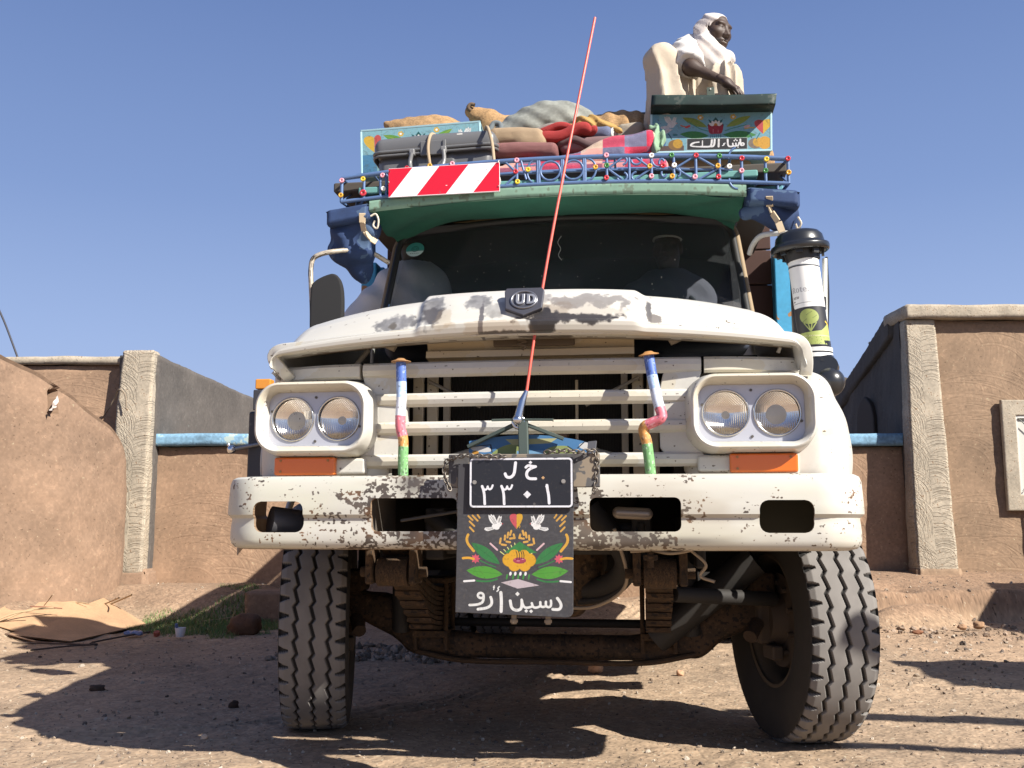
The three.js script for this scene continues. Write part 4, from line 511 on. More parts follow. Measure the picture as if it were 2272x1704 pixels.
// air intake on the right with its mushroom cap and labels
{
  const sn = part('snorkel', truck), black = std({ color: rgb(.016, .016, .018), roughness: .42 });
  const A = [1.185, 1.70, -1.1], Bp = [1.148, 2.105, -1.1];
  const lab = ctex(1024, 1024, (g, w, h) => { // unrolled pipe: u round, v up; the camera sees the middle
    g.fillStyle = '#26272b'; g.fillRect(0, 0, w, h);
    g.fillStyle = '#e6e6e2'; g.fillRect(0, 10, w, 70); g.fillStyle = '#8f9296'; g.fillRect(0, 80, w, 10); g.fillStyle = '#26272b'; g.fillRect(0, 90, w, 14);
    g.fillStyle = '#e3e2de'; g.fillRect(60, 104, 900, 26); g.beginPath(); g.moveTo(300, 125); g.lineTo(900, 125); g.lineTo(900, 530); g.quadraticCurveTo(890, 560, 860, 560); g.lineTo(350, 585); g.quadraticCurveTo(310, 585, 306, 540); g.fill();
    g.font = 'bold 84px serif'; g.fillStyle = '#bdbcb8'; g.fillText('Rote.', 334, 404); g.fillStyle = '#98979a'; g.fillText('Rote.', 330, 400); g.globalCompositeOperation = 'source-atop'; g.fillStyle = 'rgba(227,226,222,.55)'; for (let i = 0; i < 7; i++) g.fillRect(320, 336 + i * 11, 270, 4); g.globalCompositeOperation = 'source-over';
    g.fillStyle = '#3a3a3e'; g.font = 'bold 40px sans-serif'; g.fillText('NEW', 336, 476); g.fillRect(336, 500, 26, 12); g.fillStyle = '#8a8a8a'; for (let i = 0; i < 22; i++) g.fillRect(336 + i * 12, 528 - i * .6, 9, 9); g.fillStyle = '#555'; g.fillRect(650, 430, 14, 10); g.fillRect(700, 428, 8, 22); g.fillRect(880, 170, 14, 14);
    g.fillStyle = '#8f9a55'; g.beginPath(); g.ellipse(505, 690, 105, 88, 0, 0, 7); g.fill(); g.lineWidth = 12; g.strokeStyle = '#8f9a55'; for (const x of [440, 485, 530, 575]) { g.beginPath(); g.moveTo(x, 760); g.lineTo(505, 860); g.stroke(); } g.fillStyle = '#26272b'; for (let i = 0; i < 14; i++) g.fillRect(420 + (i * 61) % 170, 630 + (i * 37) % 120, 7, 7);
    g.fillStyle = '#98a45b'; g.beginPath(); g.moveTo(0, 900); g.quadraticCurveTo(500, 870, 620, 850); g.lineTo(720, 770); g.lineTo(w, 800); g.lineTo(w, 1010); g.lineTo(0, 1010); g.fill(); g.fillStyle = '#b6b48a'; g.fillRect(0, 905, w, 10); const r = mul32(8); for (let i = 0; i < 150; i++) { g.fillStyle = r() > .5 ? '#7d8748' : '#5c5f3a'; g.fillRect(r() * w, 905 + r() * 100, 8, 6); }
    g.strokeStyle = '#e0b23c'; g.lineWidth = 20; g.beginPath(); g.moveTo(690, 740); g.lineTo(790, 800); g.lineTo(740, 870); g.moveTo(800, 745); g.lineTo(760, 830); g.lineTo(810, 900); g.stroke();
  });
  const pipe = bar(A, Bp, .068, 48); { const uv = pipe.attributes.uv; for (let i = 0; i < uv.count; i++) uv.setX(i, (uv.getX(i) + .47) % 1); } pipe.deleteAttribute('normal');
  const pg = grid(64, 20, (u, v) => { const a = u * Math.PI * 2 - Math.PI / 2 - Math.PI - .25, c = [0, 1, 2].map((k) => lerp(A[k], Bp[k], v)); return [c[0] + .068 * Math.cos(-a), c[1] + .006 * Math.cos(a) * 0, c[2] + .068 * Math.sin(-a)]; }, (u, v) => [u, v]);
  mesh('pipe', pg, std({ map: lab, roughness: .5 }), sn);
  mesh('neck', join(bar([1.148, 2.10, -1.1], [1.142, 2.145, -1.1], .072, 32, .078), bar([1.142, 2.145, -1.1], [1.138, 2.19, -1.1], .08, 32)), black, sn);
  const cap = [[.0005, 2.262], [.06, 2.26], [.088, 2.25], [.104, 2.232], [.110, 2.205], [.112, 2.198], [.128, 2.19], [.131, 2.18], [.129, 2.165], [.122, 2.158], [.112, 2.17], [.1, 2.19]].map(([r, y]) => V2(r, y - 2.2)); const cg = mv(new THREE.LatheGeometry(cap, 64), 1.136, 2.182, -1.1, .05, 0, .07); mesh('cap', cg, phy({ color: rgb(.014, .015, .017), roughness: .3, clearcoat: .3 }), sn);
  const sl = []; for (let i = 0; i < 8; i++) { const a = i / 8 * Math.PI * 2 + .2; sl.push(mv(new THREE.BoxGeometry(.012, .06, .03), 1.138 + .098 * Math.cos(a), 2.15, -1.1 + .098 * Math.sin(a), 0, -a, 0)); } mesh('cap_slats', join(...sl), black, sn);
  mesh('clamp_band', join(...[1.685, 1.66].map((y) => mv(new THREE.CylinderGeometry(.071, .071, .018, 40, 1, true), 1.19, y, -1.1))), std({ color: rgb(.72, .72, .7), roughness: .4 }), sn);
  mesh('rubber_elbow', join(tube([[1.186, 1.72, -1.1], [1.192, 1.65, -1.1], [1.205, 1.62, -1.09], [1.215, 1.585, -1.06]], .067, 24), mv(new THREE.SphereGeometry(.071, 32, 20), 1.2, 1.615, -1.1), mv(new THREE.CylinderGeometry(.062, .062, .13, 32), 1.215, 1.565, -1.045, .95, 0, .25), mv(new THREE.SphereGeometry(.064, 24, 16), 1.225, 1.53, -1.0)), phy({ color: rgb(.018, .019, .021), roughness: .28, clearcoat: .4, clearcoatRoughness: .2 }), sn);
  mesh('lower_pipe', tube([[1.215, 1.56, -1.06], [1.2, 1.47, -1.1], [1.15, 1.36, -1.12], [1.0, 1.3, -1.12]], .06, 20), black, sn);
  mesh('side_duct', rbox(.03, .42, .07, 1.115, 1.86, -1.16, .014), black, sn);
  const rod = part('mirror_bracket', truck); mesh('rod', join(bar([1.252, 2.12, -1.14], [1.238, 1.75, -1.14], .011, 10)), std({ color: rgb(.62, .64, .6), roughness: .6 }), rod); mesh('rod_sleeve', bar([1.2425, 1.94, -1.14], [1.2405, 1.88, -1.14], .0125, 10), black, rod); mesh('cable', tube([[1.262, 2.13, -1.15], [1.262, 1.95, -1.15], [1.252, 1.8, -1.15], [1.245, 1.7, -1.15]], .006, 6), black, rod);
  mesh('arm', tube([[.945, 2.225, -1.4], [.955, 2.255, -1.36], [.99, 2.285, -1.3], [1.05, 2.288, -1.28], [1.13, 2.275, -1.25], [1.24, 2.20, -1.15]], .013, 10), std({ color: rgb(.5, .5, .47), roughness: .5 }), rod);
}
// mirror on the left
{
  const mr = part('side_mirror', truck);
  mesh('mirror_arm', tube([[-.87, 2.25, -1.42], [-.94, 2.285, -1.36], [-1.02, 2.283, -1.28], [-1.10, 2.262, -1.22], [-1.165, 2.243, -1.2], [-1.198, 2.222, -1.2], [-1.208, 2.17, -1.2], [-1.203, 2.08, -1.2], [-1.196, 1.98, -1.2], [-1.192, 1.88, -1.2]], .0125, 10, 100), std({ roughness: .5, metalness: .2, map: dtex(256, 256, (u, v) => { const a = pf(u, v, 20, 471, 4); return a > .2 ? [60, 55, 50] : [176 + 30 * a, 166 + 30 * a, 150 + 30 * a]; }, true, 1) }), mr);
  const s = new THREE.Shape(); s.moveTo(-.07, -.14); s.lineTo(.07, -.12); s.quadraticCurveTo(.078, .05, .062, .10); s.quadraticCurveTo(.05, .145, .02, .142); s.quadraticCurveTo(-.04, .125, -.065, .095); s.quadraticCurveTo(-.075, .08, -.07, -.14);
  const g = uvBox(new THREE.ExtrudeGeometry(s, { depth: .035, bevelEnabled: true, bevelSize: .01, bevelThickness: .012, bevelSegments: 3, curveSegments: 10 })); mv(g, -1.118, 1.985, -1.21, 0, .12, 0); mesh('mirror_back', g, std({ color: rgb(.008, .008, .009), roughness: .85 }), mr);
}
// marker poles on the bumper, painted in bands
const T_pole = (rows, seed) => { const t = ctex(128, 1024, (g, w, h) => { const r = mul32(seed); let y = 0; for (const [c, f] of rows) { g.fillStyle = c; g.fillRect(0, y * h, w, f * h + 2); y += f; } for (let i = 0; i < 420; i++) { g.fillStyle = r() > .4 ? 'rgba(235,235,235,.35)' : 'rgba(40,36,40,.4)'; g.fillRect(r() * w, r() * h, 2 + r() * 5, 3 + r() * 22); } for (let i = 0; i < 26; i++) { g.fillStyle = 'rgba(30,30,40,.75)'; g.fillRect(70 + r() * 20, h * (.55 + .45 * r()), 3 + r() * 5, 8 + r() * 30); } }); t.flipY = false; return t; };
const bands = [['#6fa067', .30], ['#c08a4c', .085], ['#cf6f7c', .17], ['#d9dde6', .15], ['#a9c2e4', .13], ['#4d69ad', .165]];
{
  const disc = new THREE.LatheGeometry([V2(.0005, .012), V2(.012, .011), V2(.02, .005), V2(.036, 0), V2(.036, -.003), V2(.0005, -.004)], 32);
  const p1 = part('marker_pole', truck), pl = [[-.441, 1.06, -.05], [-.442, 1.14, -.046], [-.443, 1.22, -.046], [-.453, 1.265, -.044], [-.451, 1.38, -.045], [-.455, 1.50, -.045]];
  mesh('painted_tube', tube(pl, .0185, 16, 40).translate(0, 0, .0), std({ map: T_pole(bands, 4), roughness: .5 }), p1); p1.children[0].geometry.attributes.uv.array.forEach((_, i, a) => { if (i % 2 === 0) { const t = a[i]; a[i] = a[i + 1]; a[i + 1] = t; } });
  mesh('reflector_cap', disc, std({ color: rgb(.32, .17, .07), roughness: .6 }), p1).position.set(-.455, 1.502, -.045);
  const p2 = part('marker_pole', truck), pr = [[.437, 1.06, -.05], [.432, 1.13, -.045], [.424, 1.20, -.045], [.414, 1.236, -.043], [.414, 1.248, -.04], [.420, 1.256, -.036], [.470, 1.276, -.022], [.477, 1.283, -.02], [.477, 1.294, -.022], [.464, 1.34, -.03], [.447, 1.43, -.042], [.436, 1.505, -.05]];
  const c2 = new THREE.CurvePath(); for (let i = 0; i < pr.length - 1; i++) c2.add(new THREE.LineCurve3(V(...pr[i]), V(...pr[i + 1]))); const tg = new THREE.TubeGeometry(c2, 120, .0185, 16, false); tg.attributes.uv.array.forEach((_, i, a) => { if (i % 2 === 0) { const t = a[i]; a[i] = a[i + 1]; a[i + 1] = t; } });
  mesh('painted_tube', tg, std({ map: T_pole([['#6fa067', .27], ['#c08a4c', .15], ['#cf6f7c', .19], ['#c9d3e2', .14], ['#9fb9de', .10], ['#4a66ac', .15]], 6), roughness: .5 }), p2);
  const d2 = mesh('reflector_cap', disc, std({ color: rgb(.40, .2, .07), roughness: .55 }), p2); d2.position.set(.436, 1.509, -.05); d2.rotation.z = .12; d2.rotation.x = .12;
}
// aerial on its bracket
{
  const a = part('aerial', truck), dk = std({ color: rgb(.06, .08, .07), roughness: .6, metalness: .3 }), chrome = std({ color: rgb(.6, .62, .66), metalness: 1, roughness: .18 });
  mesh('whip', tube([[.008, 1.36, .01], [.033, 1.56, -.02], [.078, 1.87, -.075], [.135, 2.22, -.14], [.20, 2.6, -.22], [.252, 2.918, -.3]], .0052, 8, 60), std({ color: rgb(.62, .10, .07), roughness: .4 }), a);
  mesh('spring_base', join(bar([-.018, 1.284, .02], [-.004, 1.344, .012], .015, 16, .013), bar([-.004, 1.344, .012], [.01, 1.38, .008], .013, 16, .007)), chrome, a);
  mesh('ball_joint', join(mv(new THREE.SphereGeometry(.019, 20, 14), -.02, 1.276, .02), mv(new THREE.TorusGeometry(.02, .006, 8, 24), -.016, 1.268, .018)), chrome, a);
  mesh('post', beam([.004, 1.10, .03], [-.002, 1.275, .01], .034, .026), dk, a);
  for (const [x, y, z] of [[-.111, 1.276, .025], [.104, 1.275, .02]]) mesh('arm', beam([-.016, 1.278, .012], [x, y, z], .008, .022), dk, a);
  for (const [x, y, z] of [[-.2, 1.186, -.01], [.138, 1.21, .0]]) mesh('leg', beam([-.014, 1.27, .008], [x, y, z], .012, .02), dk, a);
}
// painted board with number plate, chain and painted cut-out
const inkLine = (g, pts, w) => { g.lineWidth = w; g.lineCap = g.lineJoin = 'round'; g.beginPath(); g.moveTo(...pts[0]); if (pts.length === 2) g.lineTo(...pts[1]); else { for (let i = 1; i < pts.length - 1; i++) { const m = [(pts[i][0] + pts[i + 1][0]) / 2, (pts[i][1] + pts[i + 1][1]) / 2]; g.quadraticCurveTo(...pts[i], ...m); } g.lineTo(...pts.at(-1)); } g.stroke(); };
const dia = (g, x, y, r) => { g.beginPath(); g.moveTo(x, y - r); g.lineTo(x + r, y); g.lineTo(x, y + r); g.lineTo(x - r, y); g.fill(); };
function leaf(g, x0, y0, x1, y1, w, col, vein) { const mx = (x0 + x1) / 2, my = (y0 + y1) / 2, dx = -(y1 - y0) * w, dy = (x1 - x0) * w; g.fillStyle = col; g.beginPath(); g.moveTo(x0, y0); g.quadraticCurveTo(mx + dx, my + dy, x1, y1); g.quadraticCurveTo(mx - dx, my - dy, x0, y0); g.fill(); if (vein) { g.strokeStyle = vein; g.lineWidth = 3; g.beginPath(); g.moveTo(x0, y0); g.lineTo(x1, y1); g.stroke(); } }
function dove(g, x, y, s, dir, col = '#ecebea', ink = '#5b5a5c') { // flying bird, beak towards dir
  g.save(); g.translate(x, y); g.scale(s * dir, s); g.fillStyle = col;
  g.beginPath(); g.ellipse(0, 0, 34, 24, .35, 0, 7); g.fill(); g.beginPath(); g.ellipse(38, -26, 17, 15, 0, 0, 7); g.fill(); g.beginPath(); g.moveTo(20, -34); g.lineTo(50, -12); g.lineTo(22, 14); g.lineTo(0, -10); g.fill();
  g.beginPath(); g.moveTo(-20, 0); g.lineTo(-92, 8); g.lineTo(-98, 24); g.lineTo(-84, 34); g.lineTo(-66, 38); g.lineTo(-14, 22); g.fill();
  g.beginPath(); g.moveTo(2, -8); g.quadraticCurveTo(-64, -34, -62, -104); g.lineTo(-46, -92); g.lineTo(-40, -112); g.lineTo(-26, -94); g.lineTo(-18, -104); g.quadraticCurveTo(10, -60, 18, -14); g.fill();
  g.beginPath(); g.moveTo(6, -14); g.quadraticCurveTo(6, -60, 30, -98); g.lineTo(40, -84); g.lineTo(52, -94); g.quadraticCurveTo(50, -50, 30, -20); g.fill();
  g.strokeStyle = ink; g.lineWidth = 3.2; for (const [a, b, c, d] of [[-10, -22, -50, -84], [0, -24, -38, -92], [8, -26, -24, -84], [-24, 10, -84, 14], [-24, 16, -72, 28], [20, -36, 36, -78], [28, -36, 44, -78]]) { g.beginPath(); g.moveTo(a, b); g.lineTo(c, d); g.stroke(); }
  g.fillStyle = '#c4484c'; g.beginPath(); g.moveTo(52, -32); g.lineTo(66, -24); g.lineTo(52, -20); g.fill(); g.fillStyle = '#222'; g.beginPath(); g.arc(42, -29, 3, 0, 7); g.fill(); g.restore();
}
const weather = (g, w, h, seed, n = 1) => { const r = mul32(seed); for (let i = 0; i < 1500 * n; i++) { const t = r(); g.fillStyle = t > .55 ? `rgba(150,128,104,${.03 + .09 * r()})` : `rgba(40,34,32,${.03 + .10 * r()})`; g.beginPath(); g.ellipse(r() * w, r() * h, 2 + r() * r() * 46, 1 + r() * r() * 14, r() * 3, 0, 7); g.fill(); } g.lineCap = 'round'; for (let i = 0; i < 70 * n; i++) { g.strokeStyle = r() > .5 ? `rgba(205,196,184,${.15 + .25 * r()})` : `rgba(30,26,26,${.2 + .3 * r()})`; g.lineWidth = .8 + 2 * r(); const x = r() * w, y = r() * h, a = r() * 6.3, l = 4 + 40 * r() * r(); g.beginPath(); g.moveTo(x, y); g.lineTo(x + l * Math.cos(a), y + l * Math.sin(a)); g.stroke(); } for (let i = 0; i < 90 * n; i++) { g.fillStyle = `rgba(52,46,44,${.5 + .4 * r()})`; g.fillRect(r() * w, r() * h, 1 + r() * 6, 1 + r() * 5); } };
const T_board = ctex(1024, 980, (g, w, h) => { // traced from the lower board: x 135..1110, y 600..1540 of a 3.77x view
  const n = mul32(21); g.fillStyle = '#434246'; g.fillRect(0, 0, w, h); for (let i = 0; i < 2600; i++) { const k = 58 + n() * 34; g.fillStyle = `rgba(${k},${k},${k + 3},.30)`; g.fillRect(n() * w, n() * h, 6 + n() * 40, 3 + n() * 20); }
  g.save(); g.scale(1024 / 975, 980 / 940); g.translate(-135, -600);
  dove(g, 470, 790, .98, 1); dove(g, 815, 790, .98, -1);
  g.fillStyle = '#c9525c'; g.beginPath(); g.moveTo(645, 810); g.quadraticCurveTo(572, 730, 590, 695); g.quadraticCurveTo(620, 665, 645, 690); g.fill(); g.fillStyle = '#d7a52e'; g.beginPath(); g.moveTo(645, 810); g.quadraticCurveTo(708, 730, 692, 690); g.quadraticCurveTo(670, 665, 645, 690); g.fill(); g.strokeStyle = '#e0b040'; inkLine(g, [[660, 770], [676, 780], [668, 800]], 5);
  const dash = (x0, y0, x1, y1, wd, c) => { g.strokeStyle = c; inkLine(g, [[x0, y0], [x1, y1]], wd); };
  for (const m of [1, -1]) { const X = (x) => (m > 0 ? x : 1295 - x); for (const [a, b, c, d] of [[240, 700, 275, 735], [275, 695, 318, 740], [250, 745, 290, 785], [252, 795, 285, 830], [318, 690, 335, 715]]) dash(X(a), b, X(c), d, 15, '#d2a04a'); g.strokeStyle = '#d9a53c'; inkLine(g, [[X(238), 858], [X(212), 905], [X(285), 995]], 22); dash(X(425), 932, X(482), 985, 15, '#dcb8bd');
    for (const [a, b, c, d] of [[600, 825, 590, 860], [575, 840, 568, 880], [548, 865, 545, 900], [512, 890, 505, 930], [620, 855, 628, 885], [590, 890, 625, 885], [560, 915, 590, 920], [520, 940, 555, 945]]) dash(X(a), b, X(c), d, 17, '#d9a750');
    leaf(g, X(265), 925, X(505), 1105, .30, '#2f7a40', '#276636'); leaf(g, X(225), 1158, X(528), 1190, .34, '#4f9a33', '#3f8030'); g.strokeStyle = '#2f7a40'; inkLine(g, [[X(340), 1075], [X(400), 1105], [X(470), 1130]], 9); inkLine(g, [[X(310), 1245], [X(400), 1255], [X(480), 1230]], 15); dash(X(205), 1250, X(290), 1243, 17, '#eceaea');
    g.fillStyle = '#d5566a'; g.beginPath(); for (let i = 0; i < 16; i++) { const a = i / 16 * Math.PI * 2, r = i % 2 ? 26 : 42; g.lineTo(X(300) + r * Math.cos(a), 1060 + r * Math.sin(a)); } g.fill(); g.strokeStyle = '#e2a634'; inkLine(g, [[X(195), 1056], [X(240), 1050], [X(285), 1062]], 20); for (let i = 0; i < 5; i++) dash(X(508 + i * 30), 1000 - i * 18, X(540 + i * 24), 1024 - i * 14, 8, '#dcdc86'); }
  g.fillStyle = '#338040'; g.beginPath(); g.moveTo(540, 1010); g.lineTo(670, 915); g.lineTo(815, 1010); g.fill();
  g.fillStyle = '#dca526'; for (const [x, y, r] of [[580, 1070, 55], [750, 1070, 55], [625, 1030, 48], [705, 1030, 46], [625, 1115, 50], [710, 1115, 50], [667, 1070, 70]]) { g.beginPath(); g.arc(x, y, r, 0, 7); g.fill(); } g.strokeStyle = '#b27d16'; g.lineWidth = 4; for (const [x, y, r, a] of [[580, 1070, 52, 2], [750, 1070, 52, 5.2], [625, 1115, 48, .8], [710, 1115, 48, .6]]) { g.beginPath(); g.arc(x, y, r, a, a + 2); g.stroke(); }
  g.fillStyle = '#a53a55'; g.beginPath(); g.ellipse(668, 1074, 54, 26, 0, 0, 7); g.fill(); g.strokeStyle = '#2c2226'; for (const x of [645, 665, 685, 702]) inkLine(g, [[x, 1065], [x + 6, 1030], [x - 6, 995]], 6); g.fillStyle = '#d98a9c'; for (let i = 0; i < 12; i++) { g.beginPath(); g.arc(630 + (i * 37) % 78, 1064 + (i * 13) % 26, 4, 0, 7); g.fill(); }
  g.fillStyle = '#efecec'; for (const x of [592, 632, 675, 717]) { g.beginPath(); g.ellipse(x, 1184, 10, 17, .2, 0, 7); g.fill(); } g.strokeStyle = '#3c8a3c'; for (const x of [560, 612, 654, 697, 742]) inkLine(g, [[x, 1225], [x + 6, 1195]], 14);
  g.fillStyle = '#c2b5bb'; g.beginPath(); g.moveTo(512, 1258); g.lineTo(655, 1228); g.lineTo(832, 1280); g.lineTo(650, 1308); g.fill();
  // the two words painted along the foot
  g.strokeStyle = g.fillStyle = '#e4e4e2';
  inkLine(g, [[978, 1385], [1014, 1428], [1000, 1480], [940, 1476]], 24); inkLine(g, [[925, 1405], [930, 1445], [908, 1462], [882, 1450], [884, 1415]], 20); inkLine(g, [[884, 1448], [862, 1462], [838, 1450], [838, 1418]], 20); inkLine(g, [[838, 1450], [812, 1466], [778, 1462], [768, 1428]], 20); inkLine(g, [[770, 1455], [735, 1468], [700, 1462], [684, 1400]], 20); inkLine(g, [[686, 1410], [690, 1470], [648, 1492], [600, 1474], [590, 1410]], 24); dia(g, 650, 1352, 19); dia(g, 722, 1492, 16); dia(g, 762, 1494, 16);
  inkLine(g, [[512, 1342], [518, 1410], [514, 1498]], 26); inkLine(g, [[500, 1292], [484, 1305], [496, 1318], [480, 1332]], 11); inkLine(g, [[458, 1285], [446, 1298], [458, 1306], [460, 1290], [452, 1318]], 8); inkLine(g, [[428, 1382], [446, 1425], [410, 1470], [322, 1482]], 23);
  g.lineWidth = 20; g.beginPath(); g.ellipse(345, 1368, 24, 21, .3, 0, 7); g.stroke(); inkLine(g, [[368, 1372], [372, 1420], [320, 1445], [252, 1448]], 21); g.restore(); weather(g, w, h, 11);
});
const T_plate = ctex(1024, 498, (g, w, h) => { // x 225..1100, y 203..630 of the same view
  g.fillStyle = '#1f1f23'; g.fillRect(0, 0, w, h); const n = mul32(9); for (let i = 0; i < 240; i++) { const k = 30 + n() * 26; g.fillStyle = `rgba(${k},${k},${k + 4},.5)`; g.fillRect(n() * w, n() * h, 3 + n() * 18, 2 + n() * 5); }
  g.strokeStyle = '#e9e9ec'; g.lineWidth = 18; g.beginPath(); g.roundRect(13, 12, w - 26, h - 24, 30); g.stroke();
  g.save(); g.scale(1024 / 875, 498 / 427); g.translate(-225, -203); g.strokeStyle = g.fillStyle = '#e8e8ea';
  inkLine(g, [[618, 246], [612, 300], [606, 345], [576, 374], [540, 368], [530, 340]], 25); inkLine(g, [[705, 286], [722, 266], [752, 276], [788, 280]], 22); inkLine(g, [[786, 280], [735, 296], [706, 338], [722, 384], [788, 384]], 24); dia(g, 744, 245, 16);
  for (const dx of [0, 165]) { inkLine(g, [[334 + dx, 446], [352 + dx, 486], [357 + dx, 598]], 22); inkLine(g, [[336 + dx, 450], [352 + dx, 478], [372 + dx, 474], [382 + dx, 448]], 17); inkLine(g, [[382 + dx, 448], [388 + dx, 474], [412 + dx, 470], [424 + dx, 438]], 17); }
  dia(g, 716, 518, 33); inkLine(g, [[882, 440], [886, 476], [896, 520], [900, 592]], 23); inkLine(g, [[874, 452], [884, 438]], 12); g.fillStyle = '#c9a070'; dia(g, 850, 376, 15); g.fillStyle = '#55524f'; for (const [x, y] of [[268, 415], [1020, 412], [775, 598], [288, 236]]) { g.beginPath(); g.arc(x, y, x > 1000 ? 19 : 11, 0, 7); g.fill(); } g.restore(); weather(g, w, h, 13, .35);
});
const T_cut = ctex(512, 180, (g, w, h) => { g.fillStyle = '#4f86b8'; g.fillRect(0, 0, w, h); g.fillStyle = '#9aa763'; g.beginPath(); g.moveTo(70, 180); g.quadraticCurveTo(120, 40, 235, 60); g.quadraticCurveTo(230, 130, 170, 180); g.fill(); g.beginPath(); g.moveTo(285, 180); g.quadraticCurveTo(300, 60, 400, 80); g.lineTo(470, 160); g.lineTo(420, 180); g.fill(); g.fillStyle = '#86b6dc'; g.fillRect(196, 110, 110, 70); g.fillStyle = '#c0bf8a'; g.beginPath(); g.moveTo(150, 30); g.lineTo(360, 26); g.lineTo(330, 60); g.lineTo(180, 70); g.fill(); g.fillStyle = '#e6e4e0'; g.beginPath(); g.ellipse(52, 96, 44, 20, .2, 0, 7); g.fill(); g.beginPath(); g.ellipse(476, 80, 30, 24, 0, 0, 7); g.fill(); g.strokeStyle = '#1f2a3a'; g.lineWidth = 5; for (const p of [[[8, 80], [90, 66], [96, 120]], [[440, 96], [470, 50], [508, 70]], [[400, 80], [470, 160]]]) { g.beginPath(); g.moveTo(...p[0]); for (const q of p.slice(1)) g.lineTo(...q); g.stroke(); } g.fillStyle = '#d69a3a'; g.beginPath(); g.arc(28, 120, 14, 0, 7); g.fill(); g.fillStyle = '#b04a52'; g.fillRect(20, 162, 120, 18); g.fillRect(360, 162, 110, 18); });
{
  const pb = part('painted_board', truck), z = .075;
  const s = new THREE.Shape(); s.moveTo(-.216, 1.12); s.lineTo(-.224, .625); s.lineTo(.15, .612); s.quadraticCurveTo(.168, .614, .17, .632); s.lineTo(.176, 1.12); s.closePath();
  const bg = new THREE.ExtrudeGeometry(s, { depth: .006, bevelEnabled: true, bevelSize: .0015, bevelThickness: .0015, bevelSegments: 1 }); { const p = bg.attributes.position, uv = bg.attributes.uv; for (let i = 0; i < p.count; i++) { const x = p.getX(i), y = p.getY(i); uv.setXY(i, (x + .224) / .397, (y - .612) / .372); p.setZ(i, p.getZ(i) + .018 * ((y - 1) / .38) ** 2 * (y < 1 ? -.6 : 0) + .004 * fbm(x * 4, y * 4, 2, 2)); } bg.computeVertexNormals(); } bg.translate(0, 0, z);
  mesh('board', bg, std({ map: T_board, roughness: .62, color: rgb(.66, .66, .66) }), pb);
  const np = new RoundedBoxGeometry(.354, .170, .006, 3, .0029); mesh('number_plate', uvBox(np.translate(0, 1.056, z + .014)), std({ color: rgb(.015, .015, .017), roughness: .45 }), pb);
  const f = new THREE.PlaneGeometry(.352, .168).translate(0, 1.056, z + .0185); mesh('plate_face', f, phy({ map: T_plate, roughness: .38, clearcoat: .25, color: rgb(.72, .72, .74) }), pb);
  for (const [x, y] of [[.144, 1.06], [-.158, 1.058]]) mesh('plate_bolt', mv(new THREE.CylinderGeometry(.007, .007, .006, 12), x, y, z + .02, Math.PI / 2), std({ color: rgb(.35, .33, .3), metalness: .7, roughness: .5 }), pb);
  mesh('backing_plate', rbox(.52, .115, .012, .005, 1.098, z - .018, .004), std({ map: dtex(256, 256, (u, v) => { const a = pf(u, v, 6, 481, 4); return a > .3 ? [128, 116, 100] : [72 + 40 * a, 70 + 40 * a, 70 + 36 * a]; }, true, .3), roughness: .7 }), pb);
  const cs = new THREE.Shape(); cs.moveTo(-.2, 1.145); cs.lineTo(-.198, 1.212); cs.quadraticCurveTo(-.08, 1.232, .02, 1.232); cs.quadraticCurveTo(.14, 1.228, .245, 1.197); cs.lineTo(.247, 1.14); cs.closePath(); const cg = new THREE.ExtrudeGeometry(cs, { depth: .006, bevelEnabled: false }); { const p = cg.attributes.position, uv = cg.attributes.uv; for (let i = 0; i < p.count; i++) uv.setXY(i, (p.getX(i) + .2) / .447, (p.getY(i) - 1.14) / .092); } cg.translate(0, -.004, -.03); mesh('painted_cutout', cg, std({ map: T_cut, roughness: .6, color: rgb(.62, .62, .62) }), pb);
  mesh('hook_strap', beam([.238, 1.20, .0], [.232, 1.13, .045], .03, .006), std({ color: rgb(.07, .07, .08) }), pb);
  const links = [], run = (pts) => { const c = new THREE.CatmullRomCurve3(pts.map((p) => V(...p))), n = Math.round(c.getLength() / .0165); for (let i = 0; i <= n; i++) { const p = c.getPointAt(i / n), t = c.getTangentAt(i / n), l = new THREE.TorusGeometry(.0085, .0026, 6, 12).scale(1.35, .85, 1); l.rotateX(i % 2 ? Math.PI / 2 + .4 : .3); l.applyQuaternion(new THREE.Quaternion().setFromUnitVectors(V(1, 0, 0), t)); links.push(l.translate(p.x, p.y, p.z)); } };
  run([[-.25, 1.04, .07], [-.268, 1.08, .06], [-.262, 1.13, .06], [-.2, 1.148, .09], [-.12, 1.146, .1], [-.06, 1.146, .095]]); run([[.09, 1.158, .095], [.15, 1.162, .1], [.2, 1.158, .09], [.245, 1.162, .07], [.256, 1.12, .065], [.25, 1.07, .062], [.245, 1.03, .06]]);
  mesh('chain', join(...links), std({ color: rgb(.16, .14, .12), metalness: .75, roughness: .5 }), pb);
  for (const x of [-.03, .085]) mesh('sump_bolt', join(bar([x, .64, .04], [x, .585, .04], .009, 10), bar([x, .60, .04], [x, .59, .04], .014, 6)), std({ color: rgb(.28, .22, .15), roughness: .8 }), pb);
}
